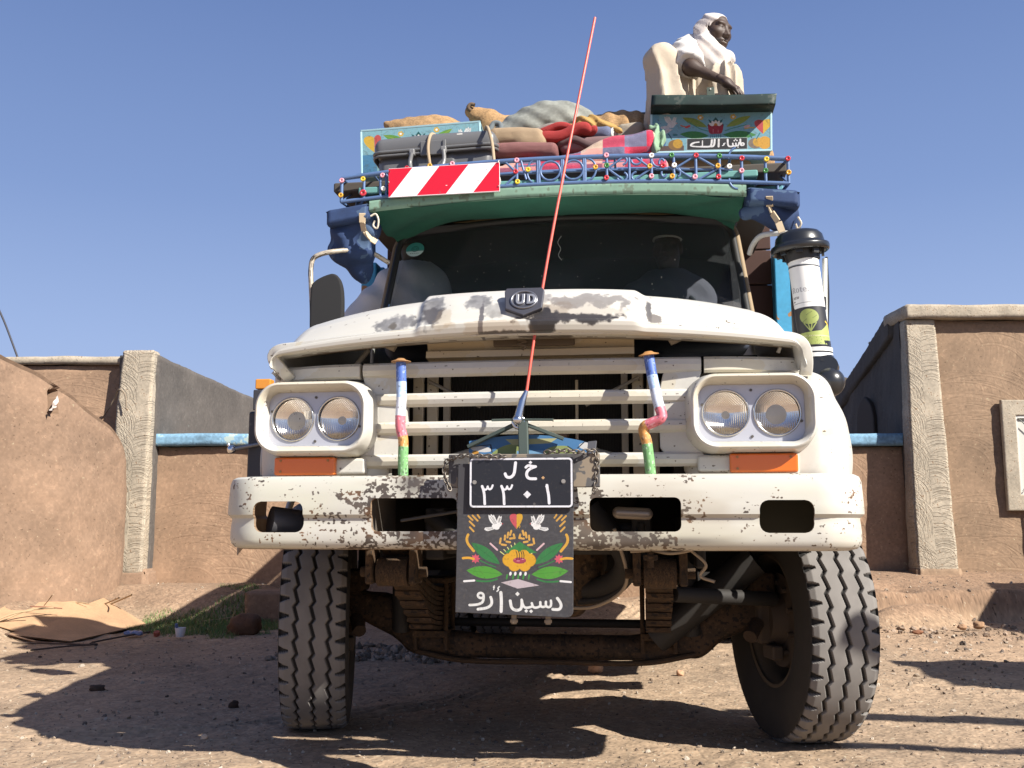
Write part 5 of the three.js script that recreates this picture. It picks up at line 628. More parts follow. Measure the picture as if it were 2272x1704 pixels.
// side marker box and little lever on the left flank
{
  const sm = part('side_marker', truck); mesh('marker_lens', rbox(.07, .045, .05, -1.235, 1.525, -.72, .006), phy({ color: rgb(.55, .22, .03), roughness: .3 }), sm); mesh('marker_box', join(rbox(.065, .09, .05, -1.245, 1.455, -.72, .005), rbox(.10, .34, .05, -1.262, 1.24, -.76, .012)), std({ color: rgb(.035, .035, .04), roughness: .5 }), sm);
  const lv = part('lever', truck); mesh('lever_arm', join(bar([-1.355, 1.238, -.68], [-1.24, 1.268, -.74], .009, 10)), std({ color: rgb(.3, .3, .3), metalness: .8, roughness: .4 }), lv); mesh('lever_knob', join(mv(new THREE.SphereGeometry(.019, 16, 12), -1.36, 1.237, -.68), bar([-1.36, 1.237, -.68], [-1.375, 1.262, -.68], .007)), std({ color: rgb(.75, .75, .75), metalness: 1, roughness: .15 }), lv);
}
// ---- wheels: zigzag tread cut into a real carcass
function tyreGeo(Rt, w, nA, nW) {
  const prof = [], tw = w * .47; const side = (s) => [[s * w * .40, Rt * .54], [s * w * .46, Rt * .58], [s * w * .50, Rt * .68], [s * w * .515, Rt * .78], [s * w * .51, Rt * .86], [s * w * .495, Rt * .925], [s * w * .485, Rt * .955]];
  for (const q of side(-1)) prof.push([...q, 0]); for (let i = 0; i <= nW; i++) { const x = lerp(-tw, tw, i / nW), e = Math.abs(x) / tw; prof.push([x, Rt * (1 - .012 * e * e - .022 * Math.max(0, e - .86) / .14), 1]); } for (const q of side(1).reverse()) prof.push([...q, 0]);
  const per = 44, col = [];
  const cut = (x, a) => { // depth of the tread pattern, 0..1
    const p = a * per / (2 * Math.PI), f = p - Math.floor(p), zig = f < .72 ? lerp(-1, 1, f / .72) : lerp(1, -1, (f - .72) / .28); let d = 0;
    for (const x0 of [-.24, 0, .24]) { const q = (x - x0 * w - zig * w * .026) / w; d = Math.max(d, ss(.031, .018, Math.abs(q))); if (f > .66 && f < .78) d = Math.max(d, .8 * ss(.012, .004, Math.abs(f - .72)) * (Math.abs(x - x0 * w - w * .05) < w * .04 ? 1 : 0)); }
    const e = Math.abs(x) / tw, g = (p + (x > 0 ? .5 : 0)) % 1; if (e > .72) d = Math.max(d, ss(.21, .16, Math.abs(g - .5) / Math.max(.3, (e - .66) / .3)) * ss(.68, .72, e)); return d;
  };
  const g = grid(nA, prof.length - 1, (u, v) => { const k = Math.round(v * (prof.length - 1)), [x, r, t] = prof[k], a = u * 2 * Math.PI; let R2 = r; if (t) R2 -= .016 * cut(x, a); else { R2 += .0006 * Math.sin(a * 90) * (r / Rt > .9 ? 1 : 0); } return [x, R2 * Math.cos(a), R2 * Math.sin(a)]; }, (u, v, q) => [u * 6.28 * Rt, v * .9]);
  paint(g, (x, y, z) => { const r = Math.hypot(y, z), n = 1 + .22 * fbm(x * 20, y * 20, z * 20, 3); const e = Math.abs(x) / tw; if (e < 1.01 && r > Rt * .93) { const d = ss(.985, .965, r / Rt + .012 * e * e + .02 * Math.max(0, e - .86) / .14 * 1); const k = lerp(.165, .009, d) * n; return [k, k * .93, k * .86]; } const k = .03 * n; return [k, k * .88, k * .75]; });
  return g;
}
{
  const rubber = std({ vertexColors: true, roughness: .9 }), RT = .51, WT = .285, tg = tyreGeo(RT, WT, 1056, 104), tg2 = tyreGeo(RT, WT, 440, 56);
  const rimM = std({ color: rgb(.09, .068, .045), roughness: .75, metalness: .1 }), drumM = std({ color: rgb(.06, .042, .028), roughness: .85 });
  const rim = new THREE.LatheGeometry([V2(.27, -.12), V2(.285, -.125), V2(.287, -.115), V2(.262, -.10), V2(.25, -.05), V2(.25, .03), V2(.262, .10), V2(.285, .125), V2(.27, .12), V2(.24, .06), V2(.22, .07), V2(.12, .02), V2(.10, .05), V2(.0005, .05)], 64).rotateZ(-Math.PI / 2);
  const drum = join(mv(new THREE.CylinderGeometry(.2, .215, .1, 48), -.03, 0, 0, 0, 0, Math.PI / 2), mv(new THREE.CylinderGeometry(.09, .12, .08, 32), -.1, 0, 0, 0, 0, Math.PI / 2), rbox(.08, .2, .09, -.15, .0, 0, .02), rbox(.05, .06, .12, -.13, -.13, .05, .01), ...Array.from({ length: 10 }, (_, i) => mv(new THREE.CylinderGeometry(.012, .012, .03, 8), -.088, .16 * Math.cos(i * .628), .16 * Math.sin(i * .628), 0, 0, Math.PI / 2)));
  for (const s of [-1, 1]) {
    const w = part('front_wheel', truck); w.position.set(s > 0 ? 1.062 : -1.085, RT - .004, -1.13); w.rotation.y = 14 * Math.PI / 180;
    mesh('tyre', tg, rubber, w); const r = mesh('rim', rim, rimM, w); r.scale.x = s; const d = mesh('brake_drum', drum, drumM, w); d.scale.x = s;
  }
  for (const s of [-1, 1]) { const w = part('rear_wheel', truck); w.position.set(s * 1.0, RT - .004, -5.0); const a = mesh('tyre', tg2, rubber, w); a.position.x = s * .15; const b = mesh('tyre', tg2, rubber, w); b.position.x = -s * .17; mesh('rim', rim, rimM, w).position.x = s * .15; }
}
// axle, springs, chassis, engine underside
{
  const rust = std({ roughness: .85, map: dtex(512, 512, (u, v) => { const a = pf(u, v, 8, 501, 5), b = pf(u, v, 40, 507, 3); let c = [112 + 40 * a, 88 + 30 * a, 62 + 22 * a]; if (b > .25) c = [58, 44, 34]; if (b < -.33) c = [140, 112, 84]; return c; }, true, .5), color: rgb(.22, .195, .165) }), oily = std({ color: rgb(.016, .014, .012), roughness: .7 }), dust = std({ map: rust.map, color: rgb(.30, .275, .235), roughness: .9 });
  const ax = part('front_axle', truck), f = (x, y, z) => { let d = 9; const P = [[-.93, .56, -1.13, .075], [-.78, .52, -1.13, .085], [-.62, .41, -1.13, .08], [-.42, .372, -1.13, .064], [.42, .372, -1.13, .064], [.62, .41, -1.13, .08], [.78, .52, -1.13, .085], [.93, .56, -1.13, .075]]; for (let i = 0; i < P.length - 1; i++) d = smin(d, cone(x, y, z, P[i].map((q, k) => (k === 3 ? q * .86 : q)), P[i + 1].map((q, k) => (k === 3 ? q * .86 : q))), .04); const fy = Math.abs(z + 1.13); return Math.max(d, fy - .055 + .03 * 0) + (Math.abs(d) < .05 ? .004 * fbm(x * 30, y * 30, z * 30, 2) : 0); };
  mesh('axle_beam', uvBox(surf(f, [-1.05, .22, -1.25], [1.05, .7, -1.0], .012)), rust, ax);
  mesh('axle_lip', join(tube([[-.62, .35, -1.07], [-.42, .316, -1.065], [.0, .314, -1.065], [.42, .318, -1.065], [.62, .355, -1.07]], .012, 8)), dust, ax);
  for (const s of [-1, 1]) { mesh('kingpin', join(cyl(.05, .05, .26, s * .925, .56, -1.13), rbox(.1, .1, .14, s * .92, .66, -1.13, .02)), rust, ax); mesh('steering_arm', bar([s * .88, .50, -1.0], [s * .84, .45, -.92], .03), rust, ax); }
  mesh('tie_rod', bar([-.86, .46, -1.3], [.86, .46, -1.3], .02), oily, ax);
  mesh('drag_link', join(bar([.52, .64, -.65], [.95, .60, -1.0], .032), mv(new THREE.CylinderGeometry(.07, .075, .55, 20), .66, .6, -1.0, .2, 0, -.9)), oily, ax);
  for (const [s, x] of [[-1, -.55], [1, .465]]) {
    const sp = part('leaf_spring', truck);
    for (let i = 0; i < 9; i++) { const L = .78 - i * .065, p = []; for (let k = 0; k <= 12; k++) { const q = lerp(-1, 1, k / 12); p.push([-1.13 + L * q, .455 + .021 * (8 - i) * 1 + .22 * (q * L / .78) ** 2 * 1]); } const lf = new THREE.Shape(p.map(([z, y]) => V2(z, y + .008)).concat(p.map(([z, y]) => V2(z, y - .008)).reverse())); const e = new THREE.ExtrudeGeometry(lf, { depth: .105, bevelEnabled: false }); e.rotateY(-Math.PI / 2); e.translate(x + .0525 + rr(-.004, .004), 0, 0); mesh('leaf', uvBox(e), dust, sp); }
    mesh('u_bolt', join(...[-.07, .07].flatMap((dx) => [-.08, .08].map((dz) => bar([x + dx, .36, -1.13 + dz], [x + dx, .68, -1.13 + dz], .011))), rbox(.17, .025, .2, x, .665, -1.13, .005), rbox(.16, .03, .2, x, .43, -1.13, .005)), dust, sp);
    mesh('spring_hanger', join(mv(new THREE.CylinderGeometry(.055, .055, .12, 24), x, .735, -.37, 0, 0, Math.PI / 2), rbox(.03, .2, .12, x - .085, .79, -.37, .01), rbox(.03, .2, .12, x + .085, .79, -.37, .01), mv(new THREE.CylinderGeometry(.02, .02, .26, 12), x, .735, -.37, 0, 0, Math.PI / 2)), dust, sp);
    mesh('damper', join(bar([x + s * .14, .44, -1.08], [x + s * .12, .95, -.98], .042, 16)), oily, sp);
  }
  const ch = part('chassis', truck); for (const x of [-.40, .40]) mesh('rail', rbox(.075, .2, 5.6, x, .88, -3.2, .01), oily, ch);
  mesh('cross_member', join(rbox(.8, .12, .1, 0, .86, -.5, .02), rbox(.8, .14, .1, 0, .86, -2.5, .02), rbox(.8, .14, .1, 0, .86, -4.2, .02)), oily, ch);
  mesh('rear_axle', join(bar([-.9, .51, -5], [.9, .51, -5], .08, 16), mv(new THREE.SphereGeometry(.21, 24, 16), 0, .51, -5), bar([0, .6, -2.6], [0, .52, -4.8], .045, 12)), oily, ch);
  mesh('fuel_tank', rbox(.42, .42, .9, -.82, .74, -2.9, .06, 3), oily, ch);
  mesh('step_box', join(rbox(.36, .42, .5, .82, .78, -2.7, .03), rbox(.3, .05, .3, -.98, .7, -2.0, .01), rbox(.3, .05, .3, .98, .7, -2.0, .01)), oily, ch);
  const en = part('engine', truck);
  mesh('sump', uvBox(surf((x, y, z) => Math.min(sbox(x, y, z, [.0, .66, -1.1], [.17, .13, .34], .06), smin(sbox(x, y, z, [0, .80, -1.2], [.24, .12, .6], .06), ell(x, y, z, [.12, .66, -.75], [.12, .1, .12]), .05)), [-.3, .48, -1.9], [.3, .96, -.5], .014)), dust, en);
  mesh('bell_housing', join(mv(new THREE.CylinderGeometry(.27, .24, .4, 32), .0, .74, -2.0, Math.PI / 2), bar([0, .72, -2.1], [0, .66, -2.7], .14, 20)), dust, en);
  mesh('radiator_hose', join(tube([[.20, .98, -.42], [.34, .78, -.44], [.25, .67, -.6], [.05, .66, -.75], [-.2, .74, -.7]], .045, 14), tube([[.4, .92, -.4], [.38, .76, -.42], [.28, .64, -.55], [.1, .6, -.7]], .014, 8), tube([[-.42, .95, -.42], [-.3, .86, -.38], [-.2, .74, -.45], [-.15, .68, -.6]], .035, 12)), oily, en);
  mesh('wiring', join(tube([[.42, .83, -.2], [.5, .815, -.18], [.58, .83, -.2], [.5, .84, -.22], [.42, .825, -.2], [.36, .82, -.22]], .006, 6), tube([[.58, .82, -.3], [.63, .77, -.3], [.61, .73, -.32], [.66, .71, -.3]], .006, 6), tube([[.3, .9, -.3], [.34, .7, -.4], [.22, .6, -.55], [.05, .58, -.7]], .007, 6)), std({ color: rgb(.3, .24, .17), roughness: .8 }), en);
  mesh('drop_bolt', join(bar([.43, .82, -.17], [.43, .765, -.17], .012, 10), rbox(.05, .02, .03, .43, .80, -.17, .004)), dust, en);
  for (const x of [-.62, .62]) mesh('wheel_house', rbox(.04, .7, 1.4, x, 1.1, -1.15, .01), oily, en);
  mesh('lamp_in_hole', mv(new THREE.CylinderGeometry(.055, .055, .2, 20), -.87, .915, -.16, 1.2, .1, .95), std({ color: rgb(.05, .05, .055), roughness: .55 }), truck);
}
// cargo body behind the cab
{
  const cb = part('cargo_body', truck), blue = std({ roughness: .55, map: dtex(256, 512, (u, v) => { const a = pf(u, v, 5, 521, 4), b = pf(u, v, 40, 523, 2); const k = 1 + .08 * a + .05 * b; return a < -.42 ? [150, 110, 70] : [62 * k, 146 * k, 186 * k]; }, true, .6) }), wood = std({ color: rgb(.055, .025, .018), roughness: .85 });
  for (const [x, w] of [[-1.30, .10], [1.275, .12]]) mesh('corner_post', rbox(w, 1.62, .12, x, 1.76, -2.62, .012), blue, cb);
  for (let i = 0; i < 8; i++) mesh('plank', rbox(2.44, .214, .03, 0, 1.16 + i * .222, -2.72 - rr(0, .01), .006), wood, cb); mesh('lining', rbox(2.4, 1.9, .02, 0, 1.95, -2.77, .004), std({ color: rgb(.02, .015, .012) }), cb);
  for (const s of [-1, 1]) for (let i = 0; i < 7; i++) if (i < 6) mesh('side_plank', rbox(.03, .22, 3.5, s * 1.24, 1.2 + i * .25, -4.4, .006), i > 4 ? blue : wood, cb);
  mesh('bed', rbox(2.5, .08, 3.5, 0, 1.06, -4.42, .01), wood, cb); mesh('tail_board', rbox(2.4, 1.3, .05, 0, 1.7, -6.12, .01), wood, cb);
  mesh('load', join(rbox(2.2, .5, 3.2, 0, 2.22, -4.5, .1, 3), rbox(2.1, .42, .72, 0, 2.84, -2.38, .08, 3)), std({ color: rgb(.25, .2, .13), roughness: .95 }), cb);
}

// ---------------------------------------------------------------- what rides on the roof
function onTruck(name, label, category, base, group) { const g = thing(name, label, category, TW(...base), YAW, group); g.userData.b = base; const b = base; g.put = (n, geo, mat, parent = g) => mesh(n, geo.translate(-b[0], -b[1], -b[2]), mat, parent); delete g.userData.b; return g; }
const T_burlap = dtex(512, 512, (u, v) => { const w = Math.sin(u * 2 * Math.PI * 90) * .5 + Math.sin(v * 2 * Math.PI * 90) * .5, a = pf(u, v, 5, 601, 5), b = pf(u, v, 60, 607, 3); const k = 1 + .10 * w + .16 * a + .2 * b; let c = [164 * k, 131 * k, 92 * k]; if (pf(u, v, 40, 611, 2) > .56) c = [110, 78, 50]; return c; }, true, .45);
const B_burlap = dtex(512, 512, (u, v) => 128 + 40 * Math.sin(u * 2 * Math.PI * 90) + 40 * Math.sin(v * 2 * Math.PI * 90) + 50 * pf(u, v, 12, 617, 3), false, .45);
M.burlap = std({ map: T_burlap, bumpMap: B_burlap, bumpScale: .006, roughness: .95 });
const B_cloth = dtex(512, 512, (u, v) => 128 + 60 * pf(u, v, 8, 621, 4) + 24 * Math.sin(u * 2 * Math.PI * 120) * Math.sin(v * 2 * Math.PI * 120), false, .3);
function blob(list, k, noise, lo, hi, h) { return uvBox(surf((x, y, z) => { let d = 9; for (const e of list) d = smin(d, e(x, y, z), k); return d + noise(x, y, z); }, lo, hi, h)); }
// burlap sacks
{
  const a = onTruck('burlap_sack', 'plump burlap sack with tied ear lying behind the left painted chest', 'sack', [-.86, 3.1, -2.35]);
  a.put('sack', blob([(x, y, z) => ell(x, y, z, [-.84, 3.22, -2.38], [.28, .205, .26]), (x, y, z) => cone(x, y, z, [-1.02, 3.33, -2.3, .06], [-1.125, 3.365, -2.28, .022])], .1, (x, y, z) => .008 * fbm(x * 12, y * 12, z * 12, 3) + .0022 * Math.sin((x * 1.4 + y) * 55 + 3 * fbm(x * 6, y * 6, z * 6, 2)) * ss(3.2, 3.4, y), [-1.2, 2.98, -2.7], [-.5, 3.5, -2.05], .012), M.burlap);
  const b = onTruck('burlap_sack', 'burlap sack with frayed dark ear beside the grey bag', 'sack', [-.42, 3.05, -2.35]);
  b.put('sack', blob([(x, y, z) => ell(x, y, z, [-.36, 3.17, -2.36], [.27, .225, .25]), (x, y, z) => cone(x, y, z, [-.5, 3.33, -2.2, .07], [-.575, 3.365, -2.16, .035])], .1, (x, y, z) => .008 * fbm(x * 12, y * 12, z * 12, 3) + .0025 * Math.sin((x * 1.2 - y) * 60 + 3 * fbm(x * 6, y * 6, z * 6, 2)), [-.7, 2.9, -2.66], [-.05, 3.46, -2.0], .012), M.burlap);
  b.put('tied_ear', tube([[-.57, 3.36, -2.13], [-.585, 3.375, -2.12], [-.57, 3.395, -2.12], [-.545, 3.39, -2.12]], .012, 8), std({ color: rgb(.12, .08, .05), roughness: .95 }));
  const c = onTruck('burlap_sack', 'golden burlap sack between the grey bag and the right chest', 'sack', [.33, 3.0, -2.3]);
  c.put('sack', blob([(x, y, z) => ell(x, y, z, [.29, 3.15, -2.25], [.25, .19, .22]), (x, y, z) => ell(x, y, z, [.47, 3.11, -2.25], [.2, .17, .2])], .1, (x, y, z) => .008 * fbm(x * 12, y * 12, z * 12, 3) + .005 * Math.sin(x * 70 + 3 * fbm(x * 6, y * 6, z * 6, 2)), [0, 2.85, -2.6], [.75, 3.38, -2.02], .012), M.burlap);
  const p = onTruck('plank', 'thin dark plank lying on top of the golden burlap sack', 'plank', [.33, 3.32, -2.3]); p.put('board', rbox(.4, .014, .12, .34, 3.335, -2.3, .004), std({ color: rgb(.10, .10, .11) }));
  const pile = onTruck('burlap_sack', 'low burlap sack under the seated man', 'sack', [.75, 2.9, -2.5]); pile.put('sack', blob([(x, y, z) => sbox(x, y, z, [.72, 3.05, -2.55], [.5, .13, .28], .1)], .1, (x, y, z) => .012 * fbm(x * 9, y * 9, z * 9, 3), [.15, 2.85, -2.95], [1.3, 3.25, -2.2], .02), M.burlap);
}
{
  const g = onTruck('canvas_bag', 'long grey canvas bag on top of the blankets', 'bag', [-.08, 3.1, -2.1]);
  g.put('bag', blob([(x, y, z) => ell(x, y, z, [-.06, 3.2, -2.08], [.26, .15, .2]), (x, y, z) => ell(x, y, z, [-.25, 3.13, -2.04], [.17, .10, .15])], .1, (x, y, z) => .012 * fbm(x * 8, y * 10, z * 8, 3) + .004 * Math.sin(x * 40 + y * 60 + 4 * fbm(x * 5, y * 5, z * 5, 2)), [-.50, 2.98, -2.4], [.26, 3.4, -1.83], .011), std({ roughness: .85, bumpMap: B_cloth, bumpScale: .008, map: dtex(512, 512, (u, v) => { const a = pf(u, v, 5, 631, 5), b = pf(u, v, 30, 637, 3); const k = 1 + .22 * a + .1 * b; return [128 * k, 130 * k, 123 * k]; }, true, .4) }));
  g.put('pale_flap', grid(12, 10, (u, v) => [-.40 + .12 * u + .02 * v, 3.10 + .10 * u + .07 * v * (1 - u * .3) - .02, -1.93 - .06 * v + .01 * Math.sin(u * 9)]), std({ color: rgb(.45, .5, .42), side: THREE.DoubleSide })); g.put('green_piping', tube([[-.385, 3.155, -1.985], [-.33, 3.19, -1.99], [-.27, 3.225, -1.995], [-.21, 3.25, -2.0]], .007, 6), std({ color: rgb(.06, .25, .14) })); g.put('cord', tube([[-.315, 3.2, -1.96], [-.312, 3.12, -1.93], [-.31, 3.03, -1.9]], .006, 6), M.strap);
  const q = onTruck('cushion', 'flat brownish grey cushion leaning on the golden sack', 'cushion', [.4, 3.05, -2.0]); q.put('cover', blob([(x, y, z) => sbox(x, y, z, [.36 + (y - 3.1) * .2, 3.10, -2.02], [.075, .075, .05], .035)], .05, (x, y, z) => .012 * fbm(x * 9, y * 12, z * 9, 3) - .012 * ss(.0, .12, x - .28) * Math.sin((y - 3.05) * 20), [.18, 2.98, -2.15], [.6, 3.26, -1.9], .01), std({ color: rgb(.30, .26, .2), roughness: .95, bumpMap: B_cloth, bumpScale: .006 }));
}
// blankets
{
  const chk = ctex(512, 512, (g) => { const C = [['#b5405a', '#8d4f63', '#d08a86', '#a83a52'], ['#6b5f78', '#b29a8c', '#c7475c', '#7a5064'], ['#c8324c', '#c4ab94', '#b04158', '#73718a'], ['#9b4a60', '#c98f84', '#5f5f78', '#b8354d']]; for (let j = 0; j < 4; j++) for (let i = 0; i < 4; i++) { g.fillStyle = C[j][i]; g.fillRect(i * 128, j * 128, 128, 128); } const r = mul32(31); for (let i = 0; i < 7000; i++) { g.fillStyle = r() > .5 ? 'rgba(255,230,220,.10)' : 'rgba(40,20,40,.10)'; g.fillRect(r() * 512, r() * 512, 2 + r() * 3, 2); } }, true, true); chk.repeat.set(1 / .46, 1 / .46);
  const cm = std({ map: chk, roughness: .98, bumpMap: B_cloth, bumpScale: .01 });
  const b = onTruck('check_blanket', 'thick red and purple checked blanket folded behind the blue rack', 'blanket', [.1, 2.7, -1.7]);
  b.put('fold', blob([(x, y, z) => { const t = (x + .3) / .82, yc = lerp(2.78, 2.885, ss(.3, .75, t)) + .035 * ss(.8, 1, t), hh = lerp(.05, .072, ss(.35, .7, t)); return sbox(x, y - yc, z, [.11, 0, -1.72], [.40, hh, .13], .05); }, (x, y, z) => sbox(x, y, z, [.02, 2.80 + .04 * Math.sin(x * 3), -1.7], [.34, .045, .14], .04)], .03, (x, y, z) => .006 * fbm(x * 8, y * 14, z * 8, 3), [-.42, 2.68, -1.95], [.6, 3.1, -1.5], .0105), cm);
  b.put('under_fold', blob([(x, y, z) => sbox(x, y, z, [.05, 2.735, -1.66], [.52, .05, .16], .04)], .03, (x, y, z) => .008 * fbm(x * 8, y * 14, z * 8, 3), [-.55, 2.64, -1.9], [.65, 2.84, -1.42], .012), cm);
  const tn = std({ color: rgb(.31, .225, .14), roughness: .98, bumpMap: B_cloth, bumpScale: .008 });
  const t = onTruck('tan_blanket', 'sand coloured blanket folded over behind the suitcase', 'blanket', [-.24, 2.85, -1.8]);
  t.put('fold', blob([(x, y, z) => sbox(x, y + .1 * (x + .24) * .6, z, [-.24, 3.0, -1.8], [.155, .055, .15], .045), (x, y, z) => cone(x, y, z, [-.2, 2.95, -1.68, .03], [-.12, 2.955, -1.68, .035])], .05, (x, y, z) => .007 * fbm(x * 9, y * 12, z * 9, 3), [-.46, 2.86, -2.0], [-.02, 3.14, -1.58], .01), tn);
  t.put('lower_fold', blob([(x, y, z) => sbox(x, y + .06 * (x + .2), z, [-.2, 2.905, -1.75], [.19, .04, .15], .035)], .05, (x, y, z) => .009 * fbm(x * 9, y * 12, z * 9, 3), [-.46, 2.82, -1.95], [.04, 2.99, -1.55], .01), std({ color: rgb(.20, .09, .085), roughness: .98, bumpMap: B_cloth, bumpScale: .008 }));
  t.put('grey_edge', tube([[-.40, 2.98, -1.68], [-.385, 3.05, -1.69], [-.365, 3.09, -1.7], [-.335, 3.085, -1.7], [-.32, 3.03, -1.69], [-.27, 2.995, -1.68]], .016, 8).scale(1, 1, 1), std({ color: rgb(.12, .14, .15), roughness: .95 }));
  const r = onTruck('red_blanket', 'rolled red blanket with blue end under the yellow cloth', 'blanket', [.05, 2.95, -1.8]);
  const layer = (x0, x1, y0, z0, d, th, ph, rise) => blob([(x, y, z) => { const t = (x - x0) / (x1 - x0), yc = y0 + rise * t + .016 * Math.sin(x * 13 + ph) + .012 * Math.sin(x * 29 + ph * 2 + z * 9) - .03 * Math.max(0, z - z0 - d * .6); return sbox(x, y - yc, z, [(x0 + x1) / 2, 0, z0], [(x1 - x0) / 2, th, d], th * .95); }], .01, (x, y, z) => .005 * fbm(x * 14, y * 20, z * 14, 3), [x0 - .04, y0 - th - .07, z0 - d - .04], [x1 + .04, y0 + th + .07 + Math.max(0, rise), z0 + d + .04], .0075);
  const redM = std({ color: rgb(.30, .028, .026), roughness: .97, bumpMap: B_cloth, bumpScale: .008 });
  r.put('red_fold', layer(-.2, .17, 2.985, -1.79, .13, .032, .4, .03), redM); r.put('red_fold', layer(-.12, .2, 3.035, -1.81, .12, .022, 2.1, .01), redM);
  r.put('blue_roll', blob([(x, y, z) => cone(x, y, z, [.0, 3.055, -1.80, .024], [.24, 3.025, -1.76, .040])], .05, (x, y, z) => .008 * fbm(x * 11, y * 16, z * 11, 3), [-.06, 2.95, -1.92], [.32, 3.12, -1.68], .008), std({ color: rgb(.12, .14, .22), roughness: .97, bumpMap: B_cloth, bumpScale: .008 }));
  r.put('dark_fold', layer(-.02, .34, 2.955, -1.8, .12, .026, 1.2, -.01), std({ color: rgb(.09, .055, .055), roughness: .97 })); r.put('grey_fold', layer(-.26, .02, 3.035, -1.83, .11, .02, 3.0, .02), std({ color: rgb(.22, .19, .17), roughness: .97 }));
  r.put('rolled_end', join(...[.034, .024, .014].map((q) => mv(new THREE.TorusGeometry(q, .004, 6, 20), .285, 3.022, -1.772, 0, Math.PI / 2 - .4, 0))), std({ color: rgb(.5, .5, .46), roughness: .9 }));
  r.put('dark_fold', blob([(x, y, z) => sbox(x, y, z, [.15, 2.955, -1.8], [.16, .04, .1], .03)], .03, (x, y, z) => .008 * fbm(x * 9, y * 16, z * 9, 3), [-.06, 2.88, -1.95], [.36, 3.03, -1.66], .011), std({ color: rgb(.16, .10, .10), roughness: .97 }));
  const y = onTruck('yellow_cloth', 'crumpled ochre yellow cloth lying across the blankets', 'cloth', [.03, 3.05, -1.85]);
  y.put('folds', blob([(x, y2, z) => cone(x, y2, z, [-.24, 3.06, -1.83, .022], [-.02, 3.085, -1.84, .03]), (x, y2, z) => cone(x, y2, z, [-.02, 3.085, -1.84, .028], [.16, 3.12, -1.84, .035]), (x, y2, z) => cone(x, y2, z, [.12, 3.12, -1.84, .04], [.29, 3.085, -1.83, .022]), (x, y2, z) => cone(x, y2, z, [-.1, 3.07, -1.8, .02], [.1, 3.09, -1.79, .022]), (x, y2, z) => cone(x, y2, z, [.1, 3.11, -1.8, .02], [.31, 3.05, -1.78, .016])], .03, (x, y2, z) => .009 * Math.sin(x * 60 + y2 * 80 + 5 * fbm(x * 9, y2 * 9, z * 9, 2)) + .009 * fbm(x * 18, y2 * 18, z * 18, 2), [-.32, 3.0, -1.92], [.38, 3.2, -1.70], .007), std({ color: rgb(.36, .22, .065), roughness: .9, bumpMap: B_cloth, bumpScale: .006 }));
  const gr = onTruck('green_rag', 'pale green rag hanging beside the right painted chest', 'rag', [.515, 2.85, -1.68]);
  gr.put('cloth', blob([(x, y2, z) => cone(x, y2, z, [.50, 3.03, -1.72, .018], [.53, 2.95, -1.66, .026]), (x, y2, z) => cone(x, y2, z, [.53, 2.95, -1.66, .024], [.50, 2.87, -1.62, .03])], .03, (x, y2, z) => .010 * Math.sin(x * 120 + 6 * fbm(x * 14, y2 * 14, z * 14, 2)) + .006 * fbm(x * 30, y2 * 30, z * 30, 2), [.44, 2.82, -1.8], [.6, 3.08, -1.55], .006), std({ color: rgb(.2, .31, .2), roughness: .95 }));
}
